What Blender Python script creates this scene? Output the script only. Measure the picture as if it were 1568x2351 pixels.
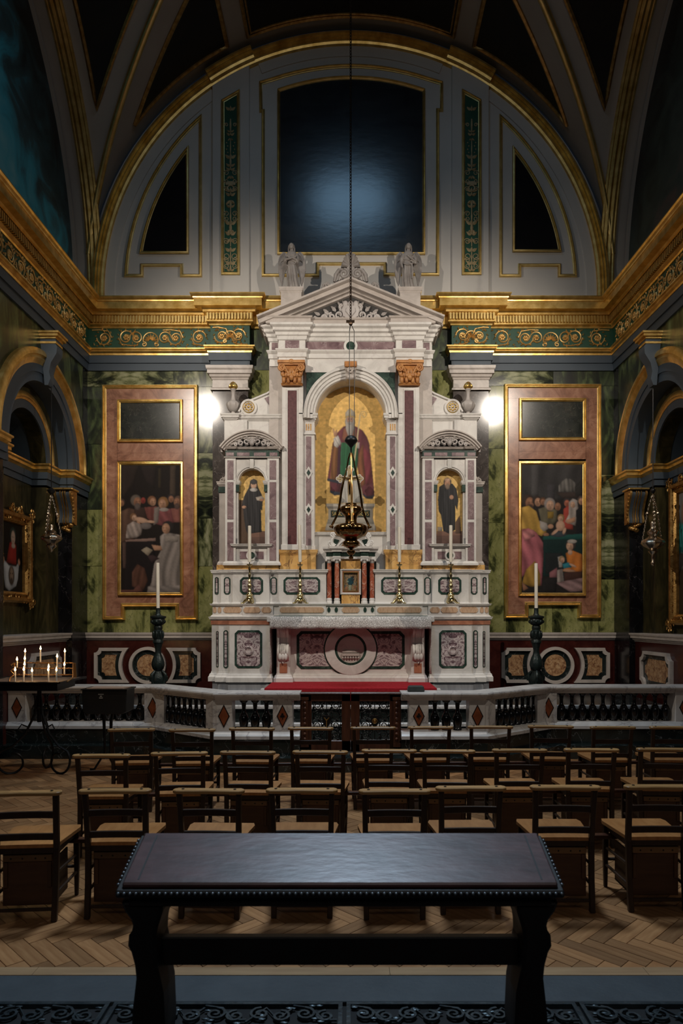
import bpy, math, random
import numpy as np
from mathutils import Vector, Matrix
random.seed(7)
RNG = np.random.default_rng(5)
PI = math.pi
SC = bpy.context.scene
COL = SC.collection
for o in list(bpy.data.objects): bpy.data.objects.remove(o)

# ------------------------------------------------------------------ camera
F, CX, HY, CH = 1600.0, 805.0, 1420.0, 1.9      # focal length / principal point in pixels of a 1568x2351 frame, eye height
cd = bpy.data.cameras.new('camera'); cam = bpy.data.objects.new('camera', cd); COL.objects.link(cam)
cam.location = (0, 0, CH); cam.rotation_euler = (PI/2, 0, 0)
cd.sensor_fit = 'VERTICAL'; cd.sensor_height = 36.0; cd.sensor_width = 24.0
cd.lens = 36.0*F/2351.0
cd.shift_x = (784.0-CX)/2351.0
cd.shift_y = (HY-1175.5)/2351.0
cd.clip_start = 0.05; cd.clip_end = 200
cd.dof.use_dof = True; cd.dof.focus_distance = 11.3; cd.dof.aperture_fstop = 4.0
SC.camera = cam
# ------------------------------------------------------------------ world and lights
w = bpy.data.worlds.new('world'); SC.world = w; w.use_nodes = True
w.node_tree.nodes['Background'].inputs[0].default_value = (0.40, 0.52, 0.75, 1)
w.node_tree.nodes['Background'].inputs[1].default_value = 0.008
def light(name, kind, loc, target, power, color, **kw):
    l = bpy.data.lights.new(name, kind); o = bpy.data.objects.new(name, l); COL.objects.link(o)
    o.location = loc
    if target is not None:
        o.rotation_euler = (Vector(target)-Vector(loc)).to_track_quat('-Z', 'Y').to_euler()
    l.energy = power; l.color = color
    for k, v in kw.items(): setattr(l, k, v)
    return o
WARM = (1.0, 0.895, 0.77)
for s in (-1, 1):   # the two spotlights on the side cornices that light the altar
    light('altar_spotlight', 'SPOT', (s*3.75, 6.3, 7.35), (s*0.35, 12.0, 3.9), 900, WARM, spot_size=math.radians(93), spot_blend=0.8, shadow_soft_size=0.035)
# daylight from the lantern at the crown of the vault
light('lantern_daylight', 'AREA', (0, 7.65, 12.0), (0, 7.65, 0), 34, (0.38, 0.68, 1.0), shape='DISK', size=1.9)
light('lantern_shaft', 'AREA', (0, 7.4, 12.1), (0, 5.2, 0), 150, (0.64, 0.82, 1.0), shape='DISK', size=1.6, spread=math.radians(78))
# soft daylight from the nave windows, high behind the camera
light('nave_daylight', 'AREA', (0.5, -6, 9.0), (0, 5, 2.0), 95, (1.0, 0.96, 0.90), shape='RECTANGLE', size=7, size_y=3)
SC.view_settings.view_transform = 'Standard'; SC.view_settings.look = 'None'
SC.view_settings.gamma = 1.0; SC.view_settings.exposure = 0.0
SC.view_settings.use_curve_mapping = False
SC.cycles.use_denoising = True
SC.cycles.max_bounces = 6

# ------------------------------------------------------------------ projection of the photograph to metres
def X(px, Y): return (px-CX)*Y/F
def Z(py, Y): return CH+(HY-py)*Y/F

# ------------------------------------------------------------------ materials
def _nt(name):
    m = bpy.data.materials.new(name); m.use_nodes = True
    nt = m.node_tree; b = nt.nodes['Principled BSDF']
    return m, nt, b
def _coords(nt, stretch, rot, which='Object'):
    tc = nt.nodes.new('ShaderNodeTexCoord'); mp = nt.nodes.new('ShaderNodeMapping')
    mp.inputs['Scale'].default_value = stretch; mp.inputs['Rotation'].default_value = rot
    nt.links.new(tc.outputs[which], mp.inputs[0]); return mp.outputs[0]
def _noise(nt, co, scale, detail=4, dist=0.0, rough=0.55):
    n = nt.nodes.new('ShaderNodeTexNoise'); n.inputs['Scale'].default_value = scale
    n.inputs['Detail'].default_value = detail; n.inputs['Distortion'].default_value = dist
    n.inputs['Roughness'].default_value = rough
    nt.links.new(co, n.inputs['Vector']); return n.outputs[0]
def _ramp(nt, fac, stops):
    r = nt.nodes.new('ShaderNodeValToRGB'); e = r.color_ramp.elements
    while len(e) < len(stops): e.new(0.5)
    for i, (p, c) in enumerate(stops):
        e[i].position = p; e[i].color = (*c, 1) if len(c) == 3 else c
    nt.links.new(fac, r.inputs[0]); return r.outputs[0]
def _mix(nt, fac, a, b, mode='MIX'):
    m = nt.nodes.new('ShaderNodeMix'); m.data_type = 'RGBA'; m.blend_type = mode
    for sock, v in ((m.inputs[0], fac), (m.inputs[6], a), (m.inputs[7], b)):
        if isinstance(v, (int, float)): sock.default_value = v
        elif isinstance(v, tuple): sock.default_value = (*v, 1)
        else: nt.links.new(v, sock)
    return m.outputs[2]
def _math(nt, op, a, b=0.0):
    m = nt.nodes.new('ShaderNodeMath'); m.operation = op
    for i, v in enumerate((a, b)):
        if isinstance(v, (int, float)): m.inputs[i].default_value = v
        else: nt.links.new(v, m.inputs[i])
    return m.outputs[0]
def _bump(nt, b, h, strength, dist=0.01):
    n = nt.nodes.new('ShaderNodeBump'); n.inputs['Strength'].default_value = strength; n.inputs['Distance'].default_value = dist
    nt.links.new(h, n.inputs['Height']); nt.links.new(n.outputs[0], b.inputs['Normal'])
def plain(name, c, rough=0.5, metal=0.0, c2=None, scale=6, bump=0.0, bscale=40, stretch=(1, 1, 1), rot=(0, 0, 0), rand=0.0, island=False, dist=0.0, spec=0.5):
    m, nt, b = _nt(name)
    b.inputs['Roughness'].default_value = rough; b.inputs['Metallic'].default_value = metal
    b.inputs['Specular IOR Level'].default_value = spec
    co = _coords(nt, stretch, rot)
    col = c
    if c2 is not None: col = _ramp(nt, _noise(nt, co, scale, 5, dist), [(0.32, c), (0.68, c2)])
    else: col = _ramp(nt, _noise(nt, co, scale, 3), [(0.3, tuple(v*0.86 for v in c)), (0.7, c)])
    if rand:
        if island: g = nt.nodes.new('ShaderNodeNewGeometry'); r = g.outputs['Random Per Island']
        else: g = nt.nodes.new('ShaderNodeObjectInfo'); r = g.outputs['Random']
        k = _ramp(nt, r, [(0, (1-rand,)*3), (1, (1, 1, 1))])
        col = _mix(nt, 1.0, col, k, 'MULTIPLY')
    nt.links.new(col, b.inputs['Base Color'])
    if bump: _bump(nt, b, _noise(nt, co, bscale, 4), bump)
    return m
def marble(name, stops, scale=1.5, dist=1.5, rough=0.25, vein=None, vscale=3.0, vwidth=0.02, stretch=(1, 1, 1), rot=(0, 0, 0), book=False, detail=7):
    m, nt, b = _nt(name); b.inputs['Roughness'].default_value = rough
    if book:      # book-matched slabs: the pattern mirrors about the slab's own middle
        tc = nt.nodes.new('ShaderNodeTexCoord'); sp = nt.nodes.new('ShaderNodeSeparateXYZ'); cb = nt.nodes.new('ShaderNodeCombineXYZ')
        nt.links.new(tc.outputs['Object'], sp.inputs[0]); nt.links.new(_math(nt, 'ABSOLUTE', sp.outputs[0]), cb.inputs[0])
        nt.links.new(sp.outputs[1], cb.inputs[1]); nt.links.new(sp.outputs[2], cb.inputs[2])
        mp = nt.nodes.new('ShaderNodeMapping'); mp.inputs['Scale'].default_value = stretch; mp.inputs['Rotation'].default_value = rot
        nt.links.new(cb.outputs[0], mp.inputs[0]); co = mp.outputs[0]
    else: co = _coords(nt, stretch, rot)
    col = _ramp(nt, _noise(nt, co, scale, detail, dist, 0.6), stops)
    if vein is not None:
        n2 = _noise(nt, co, vscale, 5, dist*0.6)
        a = _math(nt, 'ABSOLUTE', _math(nt, 'SUBTRACT', n2, 0.5))
        fac = _ramp(nt, a, [(0.0, (1, 1, 1)), (vwidth, (0, 0, 0))])
        col = _mix(nt, fac, col, vein)
    nt.links.new(col, b.inputs['Base Color']); return m
def glow(name, c, strength):
    m, nt, b = _nt(name); b.inputs['Base Color'].default_value = (*c, 1)
    b.inputs['Emission Color'].default_value = (*c, 1); b.inputs['Emission Strength'].default_value = strength; return m
def painted(name, rough=0.35, spec=0.5):
    m, nt, b = _nt(name); b.inputs['Roughness'].default_value = rough; b.inputs['Specular IOR Level'].default_value = spec
    a = nt.nodes.new('ShaderNodeAttribute'); a.attribute_name = 'paint'
    nt.links.new(a.outputs['Color'], b.inputs['Base Color'])
    _bump(nt, b, _noise(nt, _coords(nt, (1, 1, 1), (0, 0, 0)), 60, 3), 0.08); return m

T = {}
T['white'] = marble('white_marble', [(0.25, (0.47, 0.44, 0.41)), (0.5, (0.66, 0.63, 0.59)), (0.8, (0.74, 0.71, 0.67))], 2.2, 1.2, 0.42, (0.60, 0.56, 0.53), 1.6, 0.02)
T['cream'] = marble('cream_marble', [(0.25, (0.36, 0.31, 0.275)), (0.6, (0.52, 0.46, 0.415))], 2.5, 1.2, 0.4, (0.50, 0.44, 0.40), 1.6, 0.02)
T['rail'] = marble('rail_marble', [(0.3, (0.42, 0.40, 0.38)), (0.7, (0.62, 0.60, 0.58))], 2.5, 1.0, 0.32, (0.30, 0.28, 0.28), 2.5, 0.02)
T['carrara'] = marble('grey_marble', [(0.3, (0.22, 0.23, 0.25)), (0.7, (0.36, 0.37, 0.40))], 3, 1.0, 0.35, stretch=(4, 4, 0.6))
T['statue'] = plain('statue_marble', (0.40, 0.36, 0.34), 0.5, c2=(0.52, 0.48, 0.45), scale=5)
T['purple'] = marble('purple_breccia', [(0.28, (0.12, 0.07, 0.078)), (0.5, (0.23, 0.15, 0.155)), (0.72, (0.32, 0.23, 0.23))], 5, 1.0, 0.3, (0.46, 0.38, 0.37), 5, 0.007)
T['violet'] = marble('violet_marble', [(0.36, (0.085, 0.045, 0.055)), (0.46, (0.27, 0.19, 0.20)), (0.52, (0.62, 0.55, 0.52)), (0.58, (0.42, 0.34, 0.34)), (0.68, (0.12, 0.07, 0.08))], 5.5, 2.2, 0.28, stretch=(1, 1, 1.6), rot=(0, 0.6, 0), book=True)
T['serp'] = marble('dark_green_inlay', [(0.3, (0.012, 0.022, 0.018)), (0.55, (0.03, 0.06, 0.045)), (0.8, (0.12, 0.17, 0.13))], 9, 1.0, 0.25)
T['porphyry'] = marble('porphyry', [(0.3, (0.075, 0.024, 0.026)), (0.7, (0.15, 0.055, 0.055))], 22, 0.3, 0.3)
T['siena'] = marble('yellow_siena_marble', [(0.25, (0.40, 0.19, 0.06)), (0.5, (0.66, 0.38, 0.12)), (0.8, (0.75, 0.50, 0.22))], 2.5, 1.6, 0.32, (0.22, 0.10, 0.05), 3, 0.014)
T['orange'] = plain('ochre_carved_marble', (0.34, 0.13, 0.035), 0.45, c2=(0.56, 0.26, 0.08), scale=9)
T['inlay'] = marble('buff_figured_inlay', [(0.3, (0.30, 0.15, 0.075)), (0.5, (0.60, 0.41, 0.27)), (0.7, (0.42, 0.23, 0.12))], 7, 2.0, 0.35, stretch=(2, 1, 0.6), rot=(0, 0.5, 0), book=True)
T['red'] = marble('red_column_marble', [(0.3, (0.22, 0.05, 0.03)), (0.55, (0.42, 0.12, 0.065)), (0.8, (0.60, 0.28, 0.17))], 7, 1.2, 0.25, (0.6, 0.42, 0.34), 6, 0.02)
T['redband'] = marble('red_band_marble', [(0.3, (0.32, 0.11, 0.06)), (0.7, (0.50, 0.22, 0.13))], 6, 1.0, 0.35)
GS = [(0.38, (0.007, 0.009, 0.006)), (0.455, (0.030, 0.036, 0.017)), (0.51, (0.13, 0.14, 0.065)), (0.57, (0.27, 0.275, 0.15)), (0.70, (0.42, 0.41, 0.27))]
T['green_a'] = marble('green_cipollino_slanting', GS, 2.0, 0.5, 0.15, stretch=(2.6, 1.2, 0.8), rot=(0, 0.75, 0))
T['green_b'] = marble('green_cipollino_chevron', GS, 2.0, 0.5, 0.15, stretch=(0.9, 1, 2.6), rot=(0, 0.75, 0), book=True)
GSL = [(0.35, (0.012, 0.016, 0.007)), (0.42, (0.065, 0.072, 0.025)), (0.48, (0.22, 0.225, 0.080)), (0.70, (0.38, 0.37, 0.165))]
T['green_c'] = marble('green_cipollino_pale', GSL, 2.4, 0.5, 0.12, (0.07, 0.08, 0.03), 5, 0.008, stretch=(1.5, 1, .8), rot=(0, 0.5, 0), detail=9)
GSD = [(0.34, (0.004, 0.006, 0.004)), (0.48, (0.02, 0.028, 0.012)), (0.6, (0.08, 0.11, 0.04)), (0.76, (0.20, 0.24, 0.11))]
T['green_d'] = marble('green_cipollino_dark', GSD, 2.2, 0.7, 0.3, stretch=(2.0, 2.0, 0.7), rot=(0.5, 0.6, 0))
T['niche'] = marble('dark_olive_marble', [(0.3, (0.010, 0.009, 0.005)), (0.5, (0.035, 0.030, 0.012)), (0.75, (0.085, 0.068, 0.026))], 3, 2.2, 0.3, stretch=(1.5, 1.5, 0.4))
T['black'] = marble('black_marble', [(0.3, (0.004, 0.004, 0.005)), (0.75, (0.012, 0.012, 0.014))], 3, 1, 0.18, (0.10, 0.09, 0.09), 3, 0.004)
T['blackgreen'] = marble('black_green_marble', [(0.3, (0.005, 0.007, 0.007)), (0.75, (0.022, 0.030, 0.028))], 3, 1, 0.16, (0.16, 0.17, 0.17), 2.6, 0.006)
T['slate'] = marble('black_panel_marble', [(0.35, (0.006, 0.008, 0.007)), (0.75, (0.028, 0.032, 0.026))], 3, 1.5, 0.2, (0.10, 0.095, 0.08), 6, 0.005, rot=(0, 0.6, 0))
T['grey'] = marble('grey_brown_marble', [(0.3, (0.035, 0.029, 0.027)), (0.5, (0.085, 0.070, 0.064)), (0.75, (0.17, 0.145, 0.13))], 2.5, 1.6, 0.12, (0.30, 0.26, 0.24), 3, 0.006)
T['pink'] = marble('rosy_brown_marble', [(0.30, (0.17, 0.070, 0.042)), (0.5, (0.31, 0.145, 0.090)), (0.75, (0.44, 0.235, 0.155))], 3.5, 1.4, 0.25, (0.16, 0.075, 0.05), 3, 0.006)
T['dado'] = marble('dark_red_marble', [(0.3, (0.030, 0.006, 0.005)), (0.75, (0.070, 0.016, 0.012))], 6, 1, 0.18)
T['breccia'] = marble('breccia_inlay', [(0.35, (0.20, 0.085, 0.04)), (0.5, (0.44, 0.25, 0.12)), (0.66, (0.55, 0.36, 0.20))], 16, 0.6, 0.3, (0.10, 0.03, 0.02), 12, 0.02)
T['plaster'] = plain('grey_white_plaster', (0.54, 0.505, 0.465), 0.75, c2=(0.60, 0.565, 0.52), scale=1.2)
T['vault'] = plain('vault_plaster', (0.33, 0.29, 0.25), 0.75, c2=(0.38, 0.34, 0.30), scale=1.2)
T['blue'] = plain('slate_blue_paint', (0.044, 0.062, 0.084), 0.55, c2=(0.054, 0.075, 0.098), scale=2)
T['green'] = plain('deep_green_paint', (0.010, 0.060, 0.032), 0.5, c2=(0.014, 0.080, 0.044), scale=5)
T['gold'] = plain('gilding', (0.60, 0.36, 0.09), 0.34, 0.9, c2=(0.92, 0.65, 0.24), scale=7, bump=0.12, bscale=30)
T['goldpale'] = plain('pale_gilding', (0.58, 0.40, 0.13), 0.36, 0.9, c2=(0.78, 0.58, 0.24), scale=7, bump=0.1, bscale=30)
T['golddark'] = plain('aged_gilding', (0.34, 0.18, 0.05), 0.36, 0.9, c2=(0.62, 0.38, 0.13), scale=14, bump=0.3, bscale=60)
T['relief'] = plain('gilt_relief', (0.62, 0.36, 0.11), 0.42, 0.7, c2=(0.86, 0.58, 0.23), scale=14)
T['fawn'] = plain('fawn_painted_ornament', (0.34, 0.26, 0.14), 0.6, c2=(0.46, 0.36, 0.20), scale=12)
T['brass'] = plain('polished_brass', (0.42, 0.32, 0.14), 0.22, 1.0, c2=(0.72, 0.60, 0.33), scale=10)
T['bronze'] = plain('lamp_bronze', (0.16, 0.085, 0.032), 0.2, 1.0, c2=(0.36, 0.215, 0.085), scale=8)
T['silver'] = plain('tarnished_silver', (0.32, 0.26, 0.20), 0.26, 1.0, c2=(0.55, 0.46, 0.36), scale=10)
T['verdigris'] = plain('green_black_bronze', (0.008, 0.012, 0.012), 0.34, 0.35, c2=(0.016, 0.029, 0.027), scale=9, bump=0.5, bscale=35)
T['iron'] = plain('black_wrought_iron', (0.010, 0.010, 0.011), 0.42, 0.4)
T['grate'] = plain('cast_iron_grating', (0.035, 0.05, 0.06), 0.38, 0.6, c2=(0.07, 0.09, 0.10), scale=14, bump=0.4)
T['box'] = plain('black_painted_box', (0.006, 0.006, 0.006), 0.5)
T['wax'] = plain('ivory_wax', (0.80, 0.74, 0.62), 0.45)
T['paper'] = plain('white_lettering', (0.6, 0.6, 0.58), 0.6)
T['flame'] = glow('candle_flame', (1.0, 0.62, 0.26), 26)
T['carpet'] = plain('crimson_carpet', (0.24, 0.010, 0.016), 0.95, c2=(0.34, 0.018, 0.025), scale=30, bump=0.3, bscale=200, spec=0.1)
T['cushion'] = plain('dark_green_cloth', (0.018, 0.022, 0.020), 0.8, c2=(0.035, 0.040, 0.036), scale=12)
T['oak'] = plain('pale_oak', (0.38, 0.19, 0.062), 0.40, c2=(0.56, 0.30, 0.11), scale=4, stretch=(1.2, 9, 9), rand=0.25)
T['seat'] = plain('honey_oak_seat', (0.36, 0.140, 0.040), 0.36, c2=(0.48, 0.21, 0.068), scale=4, stretch=(9, 1.5, 4), rand=0.2)
T['dark'] = plain('dark_stained_oak', (0.020, 0.009, 0.004), 0.42, c2=(0.038, 0.016, 0.007), scale=5, stretch=(6, 6, 1))
T['ply'] = plain('brown_plywood', (0.060, 0.022, 0.009), 0.45, c2=(0.095, 0.038, 0.015), scale=4, stretch=(1, 4, 6), rand=0.35)
T['plylight'] = plain('light_brown_slat', (0.16, 0.075, 0.028), 0.45, c2=(0.23, 0.115, 0.045), scale=4, stretch=(1, 6, 6), rand=0.5)
T['mahogany'] = plain('mahogany', (0.040, 0.012, 0.006), 0.35, c2=(0.085, 0.028, 0.013), scale=5, stretch=(5, 5, 0.8))
T['table'] = plain('worn_dark_leather_top', (0.055, 0.024, 0.024), 0.36, c2=(0.125, 0.056, 0.055), scale=5, stretch=(1, 3, 1), bump=0.12, bscale=10, spec=0.55)
T['tabledark'] = plain('ebonised_table_wood', (0.005, 0.003, 0.0025), 0.55, c2=(0.009, 0.006, 0.005), scale=5)
T['stud'] = plain('tarnished_nail_head', (0.20, 0.22, 0.24), 0.35, 0.8)
T['block'] = plain('pine_floor_block', (0.35, 0.150, 0.054), 0.42, c2=(0.54, 0.27, 0.11), scale=3, stretch=(1.2, 12, 12), rand=0.5, bump=0.05)
T['blocks'] = plain('pine_floor_blocks', (0.36, 0.155, 0.056), 0.42, c2=(0.50, 0.245, 0.10), scale=6, rand=0.5, island=True)
T['border'] = plain('pine_border_board', (0.34, 0.20, 0.10), 0.45, c2=(0.44, 0.27, 0.14), scale=3, stretch=(1, 10, 10))
T['flag'] = plain('grey_stone_border', (0.040, 0.049, 0.057), 0.6, c2=(0.058, 0.070, 0.079), scale=4, bump=0.2, bscale=30)
T['void'] = plain('dark_underfloor', (0.006, 0.006, 0.007), 0.8)
T['checker'] = marble('patterned_sanctuary_marble', [(0.42, (0.02, 0.022, 0.022)), (0.5, (0.05, 0.055, 0.05)), (0.6, (0.38, 0.36, 0.34))], 1.6, 1.5, 0.25)
T['vaultpaint'] = plain('darkened_vault_painting', (0.0025, 0.002, 0.002), 0.6, c2=(0.010, 0.006, 0.004), scale=1.5, dist=1.5)
T['lunette'] = plain('darkened_lunette_painting', (0.004, 0.006, 0.010), 0.23, c2=(0.020, 0.024, 0.028), scale=2.2, dist=1.0, bump=0.14, bscale=5, stretch=(0.7, 1, 1.5), spec=1.0)
T['lunettedark'] = plain('blackened_painting', (0.003, 0.0025, 0.003), 0.7, c2=(0.008, 0.006, 0.006), scale=2, spec=0.2)
T['chain'] = plain('dark_bronze_chain', (0.05, 0.03, 0.018), 0.4, 0.8)
T['brassbar'] = plain('worn_brass_bar', (.30, .16, .06), .35, .8)
T['spill'] = plain('waxy_black_tray', (.05, .04, .035), .4, c2=(.20, .16, .13), scale=9)
T['leaflet'] = plain('buff_leaflet', (.30, .20, .14), .7)
T['angel'] = plain('weathered_statue_marble', (0.20, 0.175, 0.16), 0.5, c2=(0.34, 0.305, 0.28), scale=6)
T['recess'] = plain('relief_shade_ground', (0.035, 0.032, 0.030), 0.6)  # undercut shade behind the pediment reliefs, put into the ground's near-black colour
T['charcoal'] = plain('blackish_paint', (0.010, 0.009, 0.010), 0.5)
T['cloth'] = None

# ------------------------------------------------------------------ mesh builder
ORG = {}                     # world origin of every built object
def newobj(name, data):
    o = bpy.data.objects.new(name, data); COL.objects.link(o); return o
def tag(o, label=None, cat=None, group=None, kind=None):
    for k, v in (('label', label), ('category', cat), ('group', group), ('kind', kind)):
        if v: o[k] = v
    return o
def thing(name, label, cat, loc=(0, 0, 0), group=None):
    o = newobj(name, None); o.empty_display_size = 0.1; o.location = loc; ORG[o.name] = Vector(loc)
    return tag(o, label, cat, group)
class MB:
    def __init__(s): s.v = []; s.f = []
    def add(s, verts, faces):
        n = len(s.v); s.v += [tuple(p) for p in verts]; s.f += [tuple(i+n for i in f) for f in faces]; return s
    def box(s, x0, x1, y0, y1, z0, z1):
        if x0 > x1: x0, x1 = x1, x0
        if y0 > y1: y0, y1 = y1, y0
        if z0 > z1: z0, z1 = z1, z0
        return s.add([(x0, y0, z0), (x1, y0, z0), (x1, y1, z0), (x0, y1, z0), (x0, y0, z1), (x1, y0, z1), (x1, y1, z1), (x0, y1, z1)],
                     [(0, 3, 2, 1), (4, 5, 6, 7), (0, 1, 5, 4), (1, 2, 6, 5), (2, 3, 7, 6), (3, 0, 4, 7)])
    def prism(s, poly, a, b, m=None):       # closed polygon (u,v) extruded from depth a to b; m maps (u,v,w)
        m = m or XZ; n = len(poly)
        vs = [m(u, v, a) for u, v in poly]+[m(u, v, b) for u, v in poly]
        return s.add(vs, [tuple(range(n))[::-1], tuple(range(n, 2*n))]+[(i, (i+1) % n, n+(i+1) % n, n+i) for i in range(n)])
    def ring(s, outer, inner, a, b, m=None):
        m = m or XZ; n = len(outer)
        vs = [m(u, v, w_) for w_ in (a, b) for p in (outer, inner) for u, v in p]
        F_ = []
        for i in range(n):
            j = (i+1) % n
            F_ += [(i, j, n+j, n+i), (2*n+i, 3*n+i, 3*n+j, 2*n+j), (i, 2*n+i, 2*n+j, j), (n+i, n+j, 3*n+j, 3*n+i)]
        return s.add(vs, F_)
    def lathe(s, prof, c=(0, 0, 0), n=20, lobes=0, amp=0.0, lz=None, sy=1.0):
        vs = []
        for r, z in prof:
            for k in range(n):
                a = 2*PI*k/n; rr = r
                if lobes and (lz is None or lz[0] <= z <= lz[1]): rr = r*(1+amp*abs(math.cos(a*lobes/2))-amp*0.5)
                vs.append((c[0]+rr*math.cos(a), c[1]+rr*math.sin(a)*sy, c[2]+z))
        L = len(prof)
        fs = [(i*n+k, i*n+(k+1) % n, (i+1)*n+(k+1) % n, (i+1)*n+k) for i in range(L-1) for k in range(n)]
        fs += [tuple(range(n))[::-1], tuple(range((L-1)*n, L*n))]
        return s.add(vs, fs)
    def tube(s, pts, r, n=6, closed=False, flat=None):
        pts = [Vector(p) for p in pts]; L = len(pts)
        rs = r if isinstance(r, (list, tuple)) else [r]*L
        up = None; base = len(s.v); vs = []
        for i, p in enumerate(pts):
            if closed: t = pts[(i+1) % L]-pts[i-1]
            else: t = pts[min(i+1, L-1)]-pts[max(i-1, 0)]
            if t.length < 1e-9: t = Vector((0, 0, 1))
            t.normalize()
            if up is None:
                up = Vector((0, 0, 1)) if abs(t.z) < 0.9 else Vector((0, 1, 0))
                if flat: up = Vector(flat)
            side = t.cross(up)
            if side.length < 1e-6: side = t.cross(Vector((1, 0, 0)))
            side.normalize(); up = side.cross(t).normalized()
            for k in range(n):
                a = 2*PI*(k+0.5)/n
                vs.append(p+side*math.cos(a)*rs[i]+up*math.sin(a)*rs[i])
        fs = []
        for i in range(L if closed else L-1):
            j = (i+1) % L
            fs += [(i*n+k, i*n+(k+1) % n, j*n+(k+1) % n, j*n+k) for k in range(n)]
        if not closed: fs += [tuple(range(n))[::-1], tuple(range((L-1)*n, L*n))]
        return s.add(vs, fs)
    def sweep(s, path, prof, m=None, closed=False):
        """path in the (u,v) plane, profile of (p = offset to the right of travel, h = third axis)."""
        m = m or (lambda u, v, w_: (u, v, w_)); n = len(path); P = [Vector((a, b)) for a, b in path]; k = len(prof); vs = []
        for i in range(n):
            d0 = (P[i]-P[i-1]) if (i > 0 or closed) else None
            d1 = (P[(i+1) % n]-P[i]) if (i < n-1 or closed) else None
            d0 = d0 or d1; d1 = d1 or d0
            a, b = d0.normalized(), d1.normalized()
            n0, n1 = Vector((a.y, -a.x)), Vector((b.y, -b.x))
            mt = (n0+n1); mt = mt/max(1e-6, mt.dot(n0)) if mt.length > 1e-6 else n0
            for p, h in prof: vs.append(m(P[i].x+mt.x*p, P[i].y+mt.y*p, h))
        fs = []
        for i in range(n if closed else n-1):
            j = (i+1) % n
            fs += [(i*k+q, i*k+q+1, j*k+q+1, j*k+q) for q in range(k-1)]
        if not closed: fs += [tuple(range(k)), tuple(range((n-1)*k, n*k))[::-1]]
        return s.add(vs, fs)
    def ell(s, c, rx, ry, rz, n=10, rings=7):
        prof = [(max(1e-4, math.sin(PI*i/rings)), -math.cos(PI*i/rings)) for i in range(rings+1)]
        vs = [(c[0]+rx*r*math.cos(2*PI*k/n), c[1]+ry*r*math.sin(2*PI*k/n), c[2]+rz*z) for r, z in prof for k in range(n)]
        fs = [(i*n+k, i*n+(k+1) % n, (i+1)*n+(k+1) % n, (i+1)*n+k) for i in range(rings) for k in range(n)]
        return s.add(vs, fs)
    def loft(s, secs):
        n = len(secs[0]); vs = [p for q in secs for p in q]; L = len(secs)
        fs = [(i*n+k, i*n+(k+1) % n, (i+1)*n+(k+1) % n, (i+1)*n+k) for i in range(L-1) for k in range(n)]
        fs += [tuple(range(n))[::-1], tuple(range((L-1)*n, L*n))]
        return s.add(vs, fs)
    def xf(s, fn, start=0):
        s.v = s.v[:start]+[tuple(fn(*p)) for p in s.v[start:]]; return s
    def build(s, name, mat, parent=None, smooth=None, origin=None, bevel=0.0, fix=True):
        me = bpy.data.meshes.new(name)
        V = np.array(s.v, dtype=float)
        if parent is not None: og = ORG[parent.name]
        elif origin is not None: og = Vector(origin)
        else:
            lo, hi = V.min(0), V.max(0); og = Vector(((lo[0]+hi[0])/2, (lo[1]+hi[1])/2, lo[2]))
        me.from_pydata((V-np.array(og)).tolist(), [], s.f)
        if fix:
            import bmesh
            bm = bmesh.new(); bm.from_mesh(me); bmesh.ops.recalc_face_normals(bm, faces=bm.faces); bm.to_mesh(me); bm.free()
        if smooth is not None:
            me.polygons.foreach_set('use_smooth', [True]*len(me.polygons))
            me.set_sharp_from_angle(angle=math.radians(smooth))
        me.materials.append(T[mat] if isinstance(mat, str) else mat)
        o = newobj(name, me); ORG[o.name] = Vector(og)
        if parent is not None: o.parent = parent
        else: o.location = og
        if bevel:
            b = o.modifiers.new('bevel', 'BEVEL'); b.width = bevel; b.segments = 1; b.limit_method = 'ANGLE'; b.angle_limit = math.radians(40)
        return o
def XZ(u, v, w_): return (u, w_, v)
def side_map(s): return lambda u, v, w_: (s*w_, u, v)          # (along, height, |x|)
def kids(o): return [c for c in bpy.data.objects if c.parent == o]
def copy_tree(o, loc=None, rz=None, label=None):
    def rec(a, par):
        c = a.copy(); COL.objects.link(c); c.parent = par
        if par is not None: c.matrix_parent_inverse = Matrix()
        for ch in CH_[a.name]: rec(ch, c)
        return c
    CH_ = {}
    def walk(a):
        CH_[a.name] = list(a.children); [walk(b) for b in CH_[a.name]]
    walk(o); r = rec(o, None)
    if loc is not None: r.location = loc; ORG[r.name] = Vector(loc)
    if rz is not None: r.rotation_euler = (0, 0, rz)
    if label: r['label'] = label
    return r
# profiles ------------------------------------------------------------------
def cornice(z0, z1, p, b=-0.01):
    h = z1-z0
    return [(b, z0), (p*.12, z0), (p*.2, z0+.14*h), (p*.42, z0+.2*h), (p*.5, z0+.36*h), (p*.78, z0+.42*h), (p*.78, z0+.68*h), (p*.92, z0+.74*h), (p, z0+.88*h), (p, z1), (b, z1)]
def basemould(z0, z1, p, b=-0.01):
    h = z1-z0
    return [(b, z0), (p, z0), (p, z0+.45*h), (p*.75, z0+.55*h), (p*.6, z0+.75*h), (p*.2, z0+.85*h), (p*.15, z1), (b, z1)]
def frame_prof(wd, h, w0):     # picture-frame moulding: wd wide (inwards), h proud, standing on depth w0 (towards -Y)
    return [(0, w0), (0, w0-h*.55), (wd*.12, w0-h*.95), (wd*.3, w0-h), (wd*.42, w0-h*.7), (wd*.6, w0-h*.75), (wd*.8, w0-h*.45), (wd, w0-h*.35), (wd, w0)]
def rect(u0, u1, v0, v1): return [(u0, v0), (u0, v1), (u1, v1), (u1, v0)]     # clockwise: right of travel is inside
def octo(u0, u1, v0, v1, c): return [(u0+c, v0), (u0, v0+c), (u0, v1-c), (u0+c, v1), (u1-c, v1), (u1, v1-c), (u1, v0+c), (u1-c, v0)]
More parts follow.
